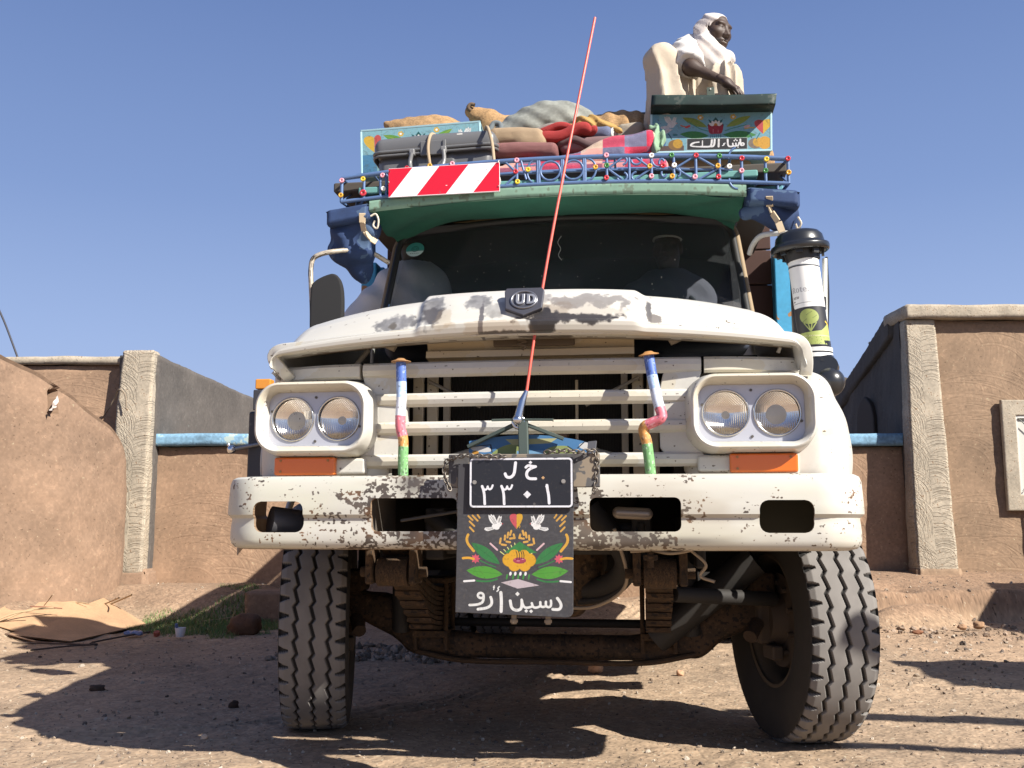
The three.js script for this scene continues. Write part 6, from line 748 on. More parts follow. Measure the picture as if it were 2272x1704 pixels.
// suitcase roped down at the front
{
  const s = onTruck('suitcase', 'grey hard suitcase roped on its side above the striped board', 'suitcase', [-.66, 2.7, -1.72]), gm = phy({ color: rgb(.115, .116, .118), roughness: .36, clearcoat: .15, bumpMap: B_paint, bumpScale: .006 });
  const T = (g) => { g.translate(.66, -2.72, 1.75); g.rotateZ(.03); g.scale(1, 1.17, 1); return g.translate(-.665, 2.735, -1.75); };
  s.put('lower_shell', T(uvBox(surf((x, y, z) => sbox(x, y, z, [-.66, 2.785, -1.78], [.315 + (y - 2.8) * .12, .085, .21], .05) - .0 + (z > -1.6 && Math.abs(x + .66) > .1 ? .006 : 0), [-1.02, 2.68, -2.02], [-.30, 2.9, -1.54], .009))), gm);
  s.put('lid', T(uvBox(surf((x, y, z) => smin(sbox(x, y, z, [-.66, 2.895, -1.78], [.335, .05, .222], .045), ell(x, y, z, [-.66, 2.90, -1.8], [.33, .07, .2]), .04), [-1.03, 2.82, -2.04], [-.29, 3.0, -1.53], .009))), gm);
  s.put('rim', T(join(...[2.868, 2.85].map((y, i) => { const p = new THREE.Shape(); const w = .34, h = .225, r = .06; p.moveTo(-w + r, -h); p.lineTo(w - r, -h); p.quadraticCurveTo(w, -h, w, -h + r); p.lineTo(w, h - r); p.quadraticCurveTo(w, h, w - r, h); p.lineTo(-w + r, h); p.quadraticCurveTo(-w, h, -w, h - r); p.lineTo(-w, -h + r); p.quadraticCurveTo(-w, -h, -w + r, -h); return tube(p.getSpacedPoints(60).slice(0, -1).map((q) => [q.x - .66, y, q.y - 1.78]), i ? .007 : .009, 8, 160, true); }))), gm);
  s.put('lock_plate', T(join(rbox(.135, .07, .018, -.665, 2.868, -1.552, .006), rbox(.018, .06, .02, -.60, 2.87, -1.545, .004))), gm);
  const hp = [[-.775, 2.845], [-.785, 2.80], [-.775, 2.765], [-.75, 2.755], [-.64, 2.758], [-.612, 2.765], [-.60, 2.80], [-.603, 2.848]].map(([x, y]) => [x, y, -1.53 + (y < 2.8 ? .012 : 0)]);
  s.put('handle', T(join(tube(hp, .0115, 10, 80), rbox(.03, .03, .03, -.775, 2.85, -1.54, .006), rbox(.03, .03, .03, -.603, 2.852, -1.54, .006))), phy({ color: rgb(.17, .17, .17), roughness: .35 }));
  const rope = std({ color: rgb(.34, .26, .17), roughness: .95 });
  s.put('rope', T(tube([[-.67, 2.72, -1.53], [-.675, 2.78, -1.515], [-.685, 2.86, -1.525], [-.68, 2.93, -1.56], [-.672, 2.97, -1.68], [-.66, 2.97, -1.9]], .009, 8, 80)), rope);
  s.put('rope', T(tube([[-.40, 2.975, -1.8], [-.385, 2.965, -1.62], [-.36, 2.93, -1.53], [-.335, 2.85, -1.48], [-.315, 2.74, -1.4], [-.30, 2.69, -1.3]], .009, 8, 80)), rope);
  s.put('paper_scrap', T(rbox(.03, .012, .001, -.52, 2.925, -1.564, .0004)), std({ color: rgb(.7, .68, .62) }));
}
// two painted chests
const lotus = (g, x, y, s, red) => { g.save(); g.translate(x, y); g.scale(s, s); g.fillStyle = '#1d5a5a'; g.beginPath(); for (const [a, b] of [[-80, -30], [-58, -58], [-70, -96], [-34, -70], [0, -118], [34, -70], [70, -96], [58, -58], [80, -30], [60, 50], [-60, 50]]) g.lineTo(a, b); g.fill(); g.fillStyle = '#efe9e2'; for (const a of [-.9, -.45, 0, .45, .9]) { g.save(); g.rotate(a); g.beginPath(); g.ellipse(0, -44, 15, 40, 0, 0, 7); g.fill(); g.restore(); } g.fillStyle = '#d08a2a'; g.beginPath(); g.ellipse(0, -20, 18, 30, 0, 0, 7); g.fill(); if (red) { g.fillStyle = '#a91f30'; g.beginPath(); g.moveTo(-74, -36); g.lineTo(-36, -14); g.lineTo(0, -24); g.lineTo(36, -14); g.lineTo(74, -36); g.quadraticCurveTo(74, 70, 44, 74); g.lineTo(-44, 74); g.quadraticCurveTo(-74, 70, -74, -36); g.fill(); g.strokeStyle = '#d9939a'; g.lineWidth = 5; g.beginPath(); g.moveTo(-24, 60); g.lineTo(-24, 20); g.moveTo(24, 56); g.lineTo(24, 30); g.stroke(); } g.restore(); };
const grain = (g, w, h, seed) => { const r = mul32(seed); for (let i = 0; i < 900; i++) { g.fillStyle = r() > .5 ? 'rgba(255,250,240,.07)' : 'rgba(40,30,30,.08)'; g.fillRect(r() * w, r() * h, 4 + r() * 40, 1 + r() * 3); } for (let i = 0; i < 60; i++) { g.fillStyle = 'rgba(60,40,30,.5)'; g.fillRect(r() * w, r() * h, 1 + r() * 5, 1 + r() * 4); } };
const T_chR = ctex(1270, 485, (g, w, h) => { // x 290..1560, y 1155..1640 of the 4.74x view
  g.fillStyle = '#7fb6c6'; g.fillRect(0, 0, w, h); g.save(); g.translate(-290, -1155); g.fillStyle = '#6aa5bd'; g.fillRect(290, 1155, 80, 500);
  dove(g, 498, 1300, 1.15, 1, '#dfe3e2', '#b9c2c4'); g.fillStyle = '#d6d9d8'; g.beginPath(); g.moveTo(470, 1330); g.lineTo(365, 1390); g.lineTo(420, 1425); g.lineTo(520, 1350); g.fill();
  leaf(g, 620, 1200, 890, 1330, .28, '#7f9a3c', '#b79a3c'); leaf(g, 1350, 1200, 1090, 1330, -.28, '#8aa23e', '#c5a642'); leaf(g, 595, 1410, 905, 1440, .30, '#3c8a3f'); leaf(g, 1410, 1440, 1055, 1430, -.28, '#3c8a3f'); g.strokeStyle = '#3f8f7a'; inkLine(g, [[690, 1260], [800, 1350], [900, 1380]], 10); inkLine(g, [[1300, 1310], [1150, 1350], [1080, 1380]], 10);
  lotus(g, 978, 1335, 1.1, true); g.strokeStyle = '#3d7d8a'; for (let i = 0; i < 6; i++) inkLine(g, [[925 + i * 21, 1468], [930 + i * 20, 1425]], 9);
  g.fillStyle = '#c94a4e'; g.beginPath(); g.moveTo(1480, 1430); g.quadraticCurveTo(1370, 1320, 1392, 1270); g.quadraticCurveTo(1430, 1235, 1480, 1262); g.fill(); g.fillStyle = '#e0b62e'; g.beginPath(); g.moveTo(1480, 1430); g.lineTo(1480, 1262); g.quadraticCurveTo(1520, 1235, 1560, 1250); g.lineTo(1560, 1330); g.fill();
  g.strokeStyle = '#cf6a3a'; inkLine(g, [[605, 1300], [640, 1320], [700, 1318]], 14); g.fillStyle = '#d2433c'; g.beginPath(); g.ellipse(680, 1318, 32, 14, -.5, 0, 7); g.fill(); g.fillStyle = '#e8b8b4'; g.beginPath(); g.ellipse(1310, 1330, 36, 16, -.3, 0, 7); g.fill(); g.strokeStyle = '#dfb04a'; inkLine(g, [[1290, 1360], [1340, 1345], [1390, 1350]], 14);
  g.fillStyle = '#d9b44a'; for (const x of [815, 1165]) { for (let i = 0; i < 6; i++) { g.beginPath(); g.arc(x + 22 * Math.cos(i), 1205 + 22 * Math.sin(i), 13, 0, 7); g.fill(); } g.fillStyle = '#fff'; g.beginPath(); g.arc(x, 1205, 13, 0, 7); g.fill(); g.fillStyle = '#d9b44a'; }
  g.fillStyle = '#3f6fa8'; g.beginPath(); g.ellipse(385, 1520, 60, 90, .2, 0, 7); g.fill(); g.fillStyle = '#5d4a44'; g.fillRect(350, 1556, 290, 100);
  for (const [x, c1, c2] of [[550, '#8a6a35', '#c59a2e'], [1400, '#8a7a6a', '#d6a636']]) { g.fillStyle = c1; g.beginPath(); g.ellipse(x, 1545, 78, 66, 0, 0, 7); g.fill(); g.fillStyle = c2; g.beginPath(); g.ellipse(x + 24, 1530, 52, 58, 0, 0, 7); g.fill(); g.strokeStyle = '#2c5f66'; inkLine(g, [[x - 40, 1475], [x - 66, 1420], [x - 80, 1405]], 12); } g.fillStyle = '#e2a93a'; g.beginPath(); g.ellipse(1495, 1540, 70, 80, 0, 0, 7); g.fill(); g.strokeStyle = '#2c7f8a'; inkLine(g, [[1410, 1490], [1430, 1450], [1445, 1420]], 13); g.fillStyle = '#2f7f7f'; g.beginPath(); g.ellipse(545, 1420, 28, 12, 0, 0, 7); g.fill();
  g.fillStyle = '#232326'; g.fillRect(675, 1474, 635, 138); g.strokeStyle = '#bfc8c8'; g.lineWidth = 5; g.strokeRect(672, 1471, 641, 144);
  g.strokeStyle = g.fillStyle = '#f1f1f1'; // the painted blessing, read from the right
  g.lineWidth = 17; g.beginPath(); g.arc(1264, 1553, 15, 0, 7); g.stroke(); inkLine(g, [[1252, 1568], [1240, 1560], [1240, 1492]], 19); inkLine(g, [[1226, 1532], [1222, 1572], [1196, 1574], [1192, 1540]], 17); inkLine(g, [[1192, 1574], [1164, 1578], [1160, 1542]], 17); inkLine(g, [[1160, 1576], [1130, 1584], [1108, 1566], [1106, 1490]], 19); dia(g, 1176, 1508, 11); dia(g, 1204, 1506, 11); dia(g, 1190, 1490, 10); dia(g, 1216, 1590, 9);
  inkLine(g, [[1078, 1536], [1060, 1542], [1072, 1556], [1052, 1566]], 12); inkLine(g, [[1012, 1488], [1010, 1578]], 21); inkLine(g, [[968, 1488], [966, 1566], [936, 1576]], 21); inkLine(g, [[938, 1490], [936, 1570], [900, 1578], [820, 1574]], 21); inkLine(g, [[838, 1500], [838, 1572]], 12); inkLine(g, [[822, 1576], [740, 1572], [706, 1556], [730, 1524], [800, 1516]], 16); inkLine(g, [[760, 1520], [726, 1540], [712, 1560]], 14);
  g.restore(); grain(g, w, h, 3); weather(g, w, h, 17);
});
const T_chL = ctex(1100, 460, (g, w, h) => {
  g.fillStyle = '#86b8c4'; g.fillRect(0, 0, w, h); g.fillStyle = '#4a86ac'; g.fillRect(0, 240, 140, 230);
  g.fillStyle = '#d9b23a'; g.beginPath(); g.moveTo(120, 220); g.quadraticCurveTo(-10, 110, 30, 60); g.quadraticCurveTo(80, 30, 118, 70); g.fill(); g.fillStyle = '#c4504f'; g.beginPath(); g.moveTo(122, 220); g.quadraticCurveTo(200, 120, 180, 60); g.quadraticCurveTo(150, 20, 120, 66); g.fill();
  leaf(g, 205, 50, 440, 150, .26, '#5f9a3a', '#b8a63e'); leaf(g, 850, 40, 640, 160, -.26, '#6aa03c', '#b8a63e'); lotus(g, 535, 150, .95, false); g.fillStyle = '#d9b44a'; for (const [x, y] of [[370, 50], [705, 36]]) { for (let i = 0; i < 6; i++) { g.beginPath(); g.arc(x + 18 * Math.cos(i), y + 18 * Math.sin(i), 11, 0, 7); g.fill(); } g.fillStyle = '#fff'; g.beginPath(); g.arc(x, y, 11, 0, 7); g.fill(); g.fillStyle = '#d9b44a'; }
  dove(g, 960, 150, 1.05, -1, '#eef0ee', '#9fb4b8'); g.fillStyle = '#3f6f9c'; g.fillRect(940, 300, 160, 170); grain(g, w, h, 7); weather(g, w, h, 19);
});
function chest(base, w, hgt, d, tex, labels, lid) {
  const [x, y, z] = base, c = onTruck('painted_chest', labels, 'chest', base), blue = std({ color: rgb(.14, .29, .35), roughness: .6 });
  c.put('box', rbox(w, hgt, d, x, y + hgt / 2, z - d / 2, .006), blue);
  c.put('painted_front', new THREE.PlaneGeometry(w - .004, hgt - .004).translate(x, y + hgt / 2, z + .004), std({ map: tex, roughness: .55, color: rgb(.62, .62, .62) }));
  c.put('tin_edge', join(rbox(.012, hgt, .012, x - w / 2, y + hgt / 2, z, .003), rbox(.012, hgt, .012, x + w / 2, y + hgt / 2, z, .003), rbox(w, .012, .012, x, y + .004, z, .003)), std({ color: rgb(.35, .55, .6), roughness: .5 }));
  return c;
}
{
  const l = chest([-.815, 2.90, -1.9], .69, .275, .3, T_chL, 'painted turquoise chest with flower and dove behind the grey suitcase', false); l.rotation.z = .04; l.rotation.y += .03;
  l.put('top_edge', rbox(.70, .014, .31, -.815, 3.18, -2.05, .004), std({ color: rgb(.2, .32, .36), roughness: .6 }));
  const r = chest([.81, 2.943, -1.9], .65, .225, .42, T_chR, 'painted turquoise chest with dark lid and red flower under the seated man', true); r.rotation.z = -.03;
  r.put('lid', uvBox(slab((a, b, c) => { const k = (b + 1) / 2; return [.815 + a * lerp(.335, .33, k) + .012 * k * (a > 0 ? 1 : 0), lerp(3.166, 3.232, k) + .012 * (a < 0 ? -a : 0), lerp(-2.36, -1.80, (c + 1) / 2)]; }, 24, 6, 16, .0025, .003, 61, 6)), std({ roughness: .6, map: dtex(512, 256, (u, v) => { const a = pf(u, v, 7, 651, 5), b = pf(u, v, 40, 653, 3); return a + .6 * b > .36 ? [60, 70, 64] : [18 + 10 * a, 42 + 14 * a, 38 + 12 * a]; }, true, .5) }));
  r.put('rolled_rag', blob([(x, y, z) => cone(x, y, z, [1.0, 3.238, -1.9, .018], [1.08, 3.236, -1.9, .024])], .02, (x, y, z) => .008 * fbm(x * 30, y * 30, z * 30, 2), [.95, 3.2, -1.95], [1.14, 3.28, -1.85], .006), std({ color: rgb(.05, .06, .06), roughness: .9 }));
  const hs = onTruck('metal_hasp', 'small dark upright metal plate on the chest lid in front of the man', 'bracket', [.815, 3.225, -1.84]); hs.put('plate', rbox(.042, .06, .006, .815, 3.262, -1.84, .002), std({ color: rgb(.06, .08, .06), roughness: .5 })); hs.put('rivet', mv(new THREE.CylinderGeometry(.004, .004, .004, 10), .815, 3.28, -1.835, Math.PI / 2), std({ color: rgb(.6, .6, .55) }));
}
// ---------------------------------------------------------------- people
const skin = phy({ color: rgb(.050, .029, .020), roughness: .58 });
const M4 = (pos, yaw, pitch, roll = 0) => new THREE.Matrix4().compose(V(...pos), new THREE.Quaternion().setFromEuler(new THREE.Euler(pitch, yaw, roll, 'YXZ')), V(1, 1, 1));
function headGeo(h = .0032) {
  return surf((x, y, z) => {
    const ax = Math.abs(x); let d = ell(x, y, z, [0, .03, -.012], [.074, .088, .094]); d = smin(d, ell(x, y, z, [0, -.045, .022], [.054, .062, .062]), .05); d = smin(d, cone(x, y, z, [0, -.092, .050, .022], [0, -.08, .045, .026]), .03);
    d = smin(d, ell(ax, y, z, [.042, -.012, .052], [.024, .018, .022]), .03); d = smin(d, ell(ax, y, z, [.028, .036, .073], [.026, .009, .012]), .018);
    const so = ell(ax, y, z, [.031, .014, .092], [.017, .008, .012]); d = -smin(-d, so, .008); d = smin(d, ell(ax, y, z, [.031, .0145, .071], [.015, .0105, .0115]), .006);
    d = smin(d, cone(x, y, z, [0, .022, .078, .008], [0, -.026, .1, .0135]), .014); d = smin(d, ell(ax, y, z, [.014, -.029, .088], [.010, .009, .012]), .008);
    d = smin(d, ell(x, y, z, [0, -.056, .077], [.028, .007, .012]), .008); d = smin(d, ell(x, y, z, [0, -.069, .074], [.024, .008, .012]), .008); d = Math.max(d, -ell(x, y, z, [0, -.0625, .09], [.025, .0028, .016]));
    d = smin(d, ell(ax, y, z, [.076, .008, -.012], [.010, .03, .02]), .008); d = smin(d, cone(x, y, z, [0, -.06, -.02, .05], [0, -.16, -.03, .052]), .04); return d;
  }, [-.1, -.17, -.125], [.1, .135, .13], h);
}
function handGeo(fingers, thumb, h = .003) { // palm lies along +y from the wrist at the origin, back of the hand towards +z
  return surf((x, y, z) => {
    let d = sbox(x, y, z, [0, .05, 0], [.038, .046, .013], .012); d = smin(d, cone(x, y, z, [0, -.03, 0, .024], [0, .02, 0, .027]), .03);
    for (const f of fingers) { let c = 9; for (let i = 0; i < f.length - 1; i++) c = Math.min(c, cone(x, y, z, [...f[i], .0095 - i * .0008], [...f[i + 1], .0088 - i * .0009])); d = smin(d, c, .006); }
    let c = 9; for (let i = 0; i < thumb.length - 1; i++) c = Math.min(c, cone(x, y, z, [...thumb[i], .0125 - i * .0015], [...thumb[i + 1], .011 - i * .0012])); return smin(d, c, .012);
  }, [-.08, -.05, -.12], [.07, .19, .06], h);
}
const limbs = (bones, k, extra) => (x, y, z) => { let d = 9; for (const [a, b] of bones) d = smin(d, cone(x, y, z, a, b), k); return extra ? extra(x, y, z, d) : d; };
const HEAD = headGeo();
const HANDG = handGeo([[[-.029, .088, 0], [-.034, .122, -.012], [-.034, .140, -.036], [-.032, .142, -.058]], [[-.0095, .094, .001], [-.01, .133, -.012], [-.01, .154, -.038], [-.009, .156, -.064]], [[.0105, .092, 0], [.012, .128, -.014], [.012, .146, -.04], [.011, .147, -.064]], [[.029, .084, -.001], [.033, .112, -.012], [.034, .126, -.032], [.033, .127, -.05]]], [[-.03, .018, -.004], [-.055, .045, -.02], [-.058, .078, -.035], [-.05, .1, -.045]]);
const whiteCloth = (r, g, b) => std({ color: rgb(r, g, b), roughness: .92, bumpMap: B_cloth, bumpScale: .004 });
{
  const pb = [.75, 3.2, -2.3], p = onTruck('person', 'smiling person in pale robe and white head scarf squatting behind the painted chest', 'person', pb);
  const HP = [.868, 3.745, -2.13], HY = .80, HX = .13, hm = M4(HP, HY, HX, -.06);
  const head = HEAD.clone().scale(1.05, 1.05, 1.05).applyMatrix4(hm);
  const hand = HANDG.clone().applyMatrix4((() => { const y = V(.80, -.6, .05).normalize(), z0 = V(.5, .7, .5), x = y.clone().cross(z0).normalize(), z = x.clone().cross(y); return new THREE.Matrix4().makeBasis(x, y, z).setPosition(.895, 3.362, -1.92); })());
  const sh = [.70, 3.65, -2.16], el = [.718, 3.475, -1.97], wr = [.892, 3.364, -1.92], pel = [.66, 3.33, -2.42], rk = [.555, 3.56, -2.02], lk = [.905, 3.44, -2.08], rf = [.53, 3.19, -2.06], lf = [.93, 3.2, -2.08];
  const C = (a, r) => [...a, r];
  const body = surf(limbs([[C(sh, .058), C(el, .038)], [C(el, .037), C(wr, .022)], [C(pel, .13), [.76, 3.62, -2.22, .125]], [[.76, 3.62, -2.22, .10], [.82, 3.70, -2.18, .05]], [C(pel, .09), C(rk, .045)], [C(rk, .045), C(rf, .03)], [C(pel, .09), C(lk, .045)], [C(lk, .045), C(lf, .03)], [[.53, 3.18, -2.06, .035], [.56, 3.17, -1.96, .025]], [[.93, 3.2, -2.08, .035], [.96, 3.2, -2.0, .025]], [[.86, 3.60, -2.28, .045], [.87, 3.48, -2.28, .04]], [[.87, 3.48, -2.28, .04], [.86, 3.40, -2.22, .026]]], .05), [.4, 3.1, -2.65], [1.1, 3.85, -1.85], .011);
  p.put('body', join(uvBox(body), uvBox(head), uvBox(hand)), skin);
  const eyes = []; for (const s of [-1, 1]) eyes.push(mv(new THREE.SphereGeometry(.0095, 16, 12).scale(1.15, .5, 1), s * .0325, .0145, .0772)); const eg = join(...eyes).applyMatrix4(hm); p.put('eye', eg, std({ color: rgb(.3, .26, .22), roughness: .3 })); const ir = []; for (const s of [-1, 1]) ir.push(mv(new THREE.SphereGeometry(.0045, 12, 8), s * .0325 - .001, .0145, .0835)); p.put('iris', join(...ir).applyMatrix4(hm), std({ color: rgb(.012, .008, .006), roughness: .2 }));
  p.put('teeth', rbox(.03, .006, .006, 0, -.0655, .086, .002).applyMatrix4(hm), std({ color: rgb(.6, .57, .5), roughness: .4 }));
  p.put('beard', uvBox(surf((x, y, z) => Math.max(Math.abs(ell(x, y, z, [0, -.05, .026], [.058, .062, .064])) - .004, y + .072 - .4 * Math.abs(x)) + .0015 * vn(x * 300, y * 300, z * 300), [-.08, -.13, -.02], [.08, -.03, .11], .004)).applyMatrix4(hm), std({ color: rgb(.03, .024, .022), roughness: .95 }));
  const fold = (x, y, z) => { const an = Math.atan2(z + 2.06, x - .545), am = Math.atan2(z + 2.07, x - .92), w = ss(.76, .70, x); const q = (w * an + (1 - w) * am) * 4 + 4 * fbm(x * 4 + 7, y * 2.2, z * 4, 2) + (3.6 - y) * 2; return .03 * (Math.abs(Math.sin(q)) - .6) * ss(3.66, 3.5, y) * (.55 + .7 * Math.abs(vn(x * 6, y * 2, z * 6))) + .018 * fbm(x * 10, y * 6, z * 10, 3); };
  // robe over trunk and knees, falling to the feet
  const robe = uvBox(surf((x, y, z) => { let d = limbs([[C(pel, .19), [.76, 3.6, -2.22, .155]], [[.76, 3.6, -2.22, .15], [.83, 3.675, -2.2, .085]], [C(pel, .16), C(rk, .086)], [C(pel, .15), C(lk, .085)]], .09)(x, y, z); const s1 = cone(x, y, z, C(rk, .068), [.60, 3.2, -2.05, .145]), s2 = cone(x, y, z, C(lk, .083), [.93, 3.2, -2.06, .105]), mid = cone(x, y, z, [.7, 3.33, -2.14, .1], [.76, 3.18, -2.14, .14]); d = smin(d, s1, .05); d = smin(d, s2, .05); d = smin(d, mid, .09); d = smin(d, cone(x, y, z, [.62, 3.46, -2.1, .05], [.86, 3.40, -2.1, .055]), .1); return Math.max(d + fold(x, y, z), 3.12 - y); }, [.36, 3.1, -2.72], [1.14, 3.84, -1.9], .0095));
  p.put('robe', robe, whiteCloth(.47, .40, .31));
  p.put('sleeve', uvBox(surf((x, y, z) => { const d = smin(cone(x, y, z, [.715, 3.68, -2.17, .085], [.70, 3.6, -2.09, .088]), cone(x, y, z, [.70, 3.6, -2.09, .086], [.715, 3.515, -2.005, .088]), .05); const n = V(.02, -.55, .5); return Math.max(d, (x - .717) * .05 + (y - 3.50) * -.62 + (z + 1.99) * .6 - .012) + .007 * fbm(x * 18, y * 14, z * 18, 3) + .004 * Math.sin(y * 80 + x * 50); }, [.56, 3.4, -2.32], [.86, 3.8, -1.86], .0085)), whiteCloth(.6, .58, .55));
  // head scarf: hood round the face, wound about the neck
  const inv = hm.clone().invert(), q = V();
  p.put('head_scarf', uvBox(surf((x, y, z) => {
    q.set(x, y, z).applyMatrix4(inv); const u = q.x, v = q.y, w = q.z; let d = ell(u, v, w, [0, .028, -.024], [.092, .103, .108]); d = smin(d, cone(u, v, w, [-.02, -.02, -.05, .07], [-.05, -.14, -.06, .075]), .05); d = Math.max(d, -ell(u, v, w, [0, .0, .115], [.078, .105, .115])); d = Math.max(d, -ell(u, v, w, [0, -.01, .0], [.08, .10, .085]));
    const n1 = cone(u, v, w, [-.075, -.1, .0, .042], [-.02, -.16, .085, .036]), n2 = cone(u, v, w, [-.02, -.16, .085, .036], [.075, -.125, .055, .034]), n3 = cone(u, v, w, [.075, -.125, .055, .034], [.06, -.11, -.07, .042]), n4 = cone(u, v, w, [-.08, -.14, .0, .05], [-.04, -.24, .06, .05]);
    d = smin(d, n1, .07); d = smin(d, n2, .05); d = smin(d, n3, .05); d = smin(d, n4, .09); const f = .009 * (Math.abs(Math.sin(v * 26 - u * 12 + w * 20 + 2.2 * fbm(u * 6, v * 6, w * 6, 2))) - .6) + .0014 * Math.sin(v * 95 + u * 70 + w * 50 + 3 * fbm(u * 8, v * 8, w * 8, 2)) + .004 * fbm(u * 16, v * 10, w * 16, 2); return d + f;
  }, [.64, 3.45, -2.36], [1.04, 3.94, -1.93], .0068)), whiteCloth(.54, .49, .455));
}
function cabPerson(name, label, x, y, z, yaw, cap, arm) {
  const p = onTruck('person', label, 'person', [x, y - .5, z]), hm = M4([x, y + .12, z + .02], yaw, .05);
  const torso = [[[x, y - .5, z - .05, .16], [x, y - .16, z - .03, .17]], [[x - .12, y - .14, z, .09], [x + .12, y - .14, z, .09]], [[x, y - .12, z, .06], [x, y, z, .055]], ...arm.map((q) => q)];
  p.put('body', join(uvBox(surf(limbs(torso.map(([a, b]) => [a.map((v, i) => (i === 3 ? v * .85 : v)), b.map((v, i) => (i === 3 ? v * .85 : v))]), .05), [x - .5, y - .7, z - .3], [x + .5, y + .05, z + .5], .018)), uvBox(HEAD.clone().applyMatrix4(hm))), skin);
  p.put('shirt', uvBox(surf((a, b, c) => limbs(torso, .07)(a, b, c) - .018 + .012 * fbm(a * 8, b * 6, c * 8, 3) + .006 * Math.sin(a * 30 + b * 40 + 3 * fbm(a * 4, b * 4, c * 4, 2)), [x - .55, y - .72, z - .33], [x + .55, y - .0, z + .52], .014)), cap ? whiteCloth(.10, .10, .12) : whiteCloth(.60, .60, .60));
  if (cap) p.put('cap', uvBox(surf((a, b, c) => Math.max(ell(a, b, c, [0, .05, -.015], [.084, .085, .10]), .062 - b) + .002 * fbm(a * 40, b * 40, c * 40, 2), [-.1, .04, -.14], [.1, .15, .11], .005)).applyMatrix4(hm), whiteCloth(.55, .52, .47));
  return p;
}
cabPerson('person', 'driver with white cap sitting behind the steering wheel in the cab', .565, 2.30, -2.02, -.25, true, [[[.40, 2.15, -2.02, .065], [.36, 1.98, -1.9, .05]], [[.36, 1.98, -1.9, .05], [.40, 2.02, -1.85, .04]], [[.73, 2.15, -2.02, .065], [.78, 1.97, -1.9, .05]], [[.78, 1.97, -1.9, .05], [.66, 2.0, -1.85, .04]]]);
cabPerson('person', 'passenger in white robe leaning an elbow out of the left cab window', -.87, 2.38, -1.96, .3, false, [[[-.95, 2.22, -1.92, .09], [-1.08, 2.10, -1.88, .08]], [[-1.08, 2.10, -1.88, .08], [-1.22, 1.95, -1.84, .07]], [[-1.22, 1.95, -1.84, .07], [-1.05, 1.9, -1.72, .05]], [[-.82, 2.26, -1.9, .08], [-.78, 2.05, -1.82, .06]]]);
// ---------------------------------------------------------------- small things on the ground
function pigeon(label, pos, turn, s = 1) {
  const p = thing('pigeon', label, 'pigeon', pos, turn); p.scale.setScalar(s);
  mesh('body', uvBox(surf((x, y, z) => { let d = cone(x, y, z, [0, .10, 0, .055], [0, .075, -.08, .045]); d = smin(d, cone(x, y, z, [0, .13, .025, .038], [0, .195, .045, .024]), .04); d = smin(d, ell(x, y, z, [0, .215, .052], [.022, .022, .026]), .015); d = smin(d, cone(x, y, z, [0, .07, -.1, .032], [0, .03, -.2, .014]), .03); return d; }, [-.08, -.0, -.24], [.08, .26, .12], .008)), std({ color: rgb(.085, .095, .12), roughness: .8 }), p);
  for (const q of [-1, 1]) mesh('wing', mv(new THREE.SphereGeometry(1, 16, 12).scale(.018, .045, .10), q * .045, .088, -.06, .35), std({ color: rgb(.16, .17, .2), roughness: .85 }), p);
  mesh('beak', mv(new THREE.ConeGeometry(.007, .024, 8), 0, .213, .085, Math.PI / 2), std({ color: rgb(.08, .07, .06) }), p); mesh('legs', join(bar([-.018, .06, 0], [-.02, -.02, .0], .005, 6), bar([.018, .06, 0], [.02, -.02, .0], .005, 6)), std({ color: rgb(.25, .1, .08) }), p); return p;
}
{ const at = (k) => [4.28 + .13 + .69 * (1 - k) - .1, 3.2 - .72 * (1 - k) - .01, -10.3 + lerp(-5.2, -.3, k)]; pigeon('grey pigeon perched on the dark sloping parapet, nearest of the two', at(.66), -1.2, 1.0); pigeon('small grey pigeon farther down the dark sloping parapet by the spout', at(.44), -1.0, .95); }
{
  const c = thing('cardboard_sheet', 'flat tan cardboard sheet lying at the foot of the rough mud wall', 'cardboard', [-3.6, .06, -8.5]);
  const cor = [[-3.93, .04, -7.92], [-3.40, .03, -7.84], [-3.27, .10, -9.08], [-3.90, .16, -9.66]], gc = cor.map((q) => groundH(q[0], q[2])), f = (u, v) => { const a = cor[0].map((q, i) => lerp(q, cor[1][i], u)), b = cor[3].map((q, i) => lerp(q, cor[2][i], u)); const r = a.map((q, i) => lerp(q, b[i], v)); r[1] = lerp(lerp(gc[0], gc[1], u), lerp(gc[3], gc[2], u), v) + .018; return r; };
  const top = grid(20, 20, f, (u, v) => [u * .6, v * 1.6]), bot = grid(20, 20, (u, v) => { const r = f(u, v); r[1] -= .008; return r; }, (u, v) => [u * .6, v * 1.6]); const cm = std({ roughness: .92, side: THREE.DoubleSide, map: dtex(256, 256, (u, v) => { const a = pf(u, v, 5, 701, 4), b = pf(u, v, 60, 703, 2); const k = 1 + .09 * a + .07 * b; return [168 * k, 136 * k, 104 * k]; }, true, .8) });
  mesh('sheet', join(top, bot).translate(3.6, -.06, 8.5), cm, c);
  const s2 = thing('cardboard_sheet', 'second tan cardboard sheet, half buried behind the larger one', 'cardboard', [-3.9, .1, -8.4]); mesh('sheet', rbox(.55, .012, 1.2, 0, 0, 0, .004), cm, s2); s2.position.set(-4.0, groundH(-4.0, -8.62) + .02, -8.62); s2.rotation.set(.13, .1, -.32);
}
const twig = (label, pts, r, col) => { pts = pts.map(([x, y, z]) => [x, Math.max(y, groundH(x, z) + r * 1.2), z]); const p0 = pts[0]; const g = thing('stick', label, 'stick', p0); mesh('shaft', tube(pts.map((p) => [p[0] - p0[0], p[1] - p0[1], p[2] - p0[2]]), r * .7, 6, 24), std({ color: rgb(...col), roughness: .9 }), g); return g; };
const straw = [.36, .26, .15], darkw = [.07, .05, .04];
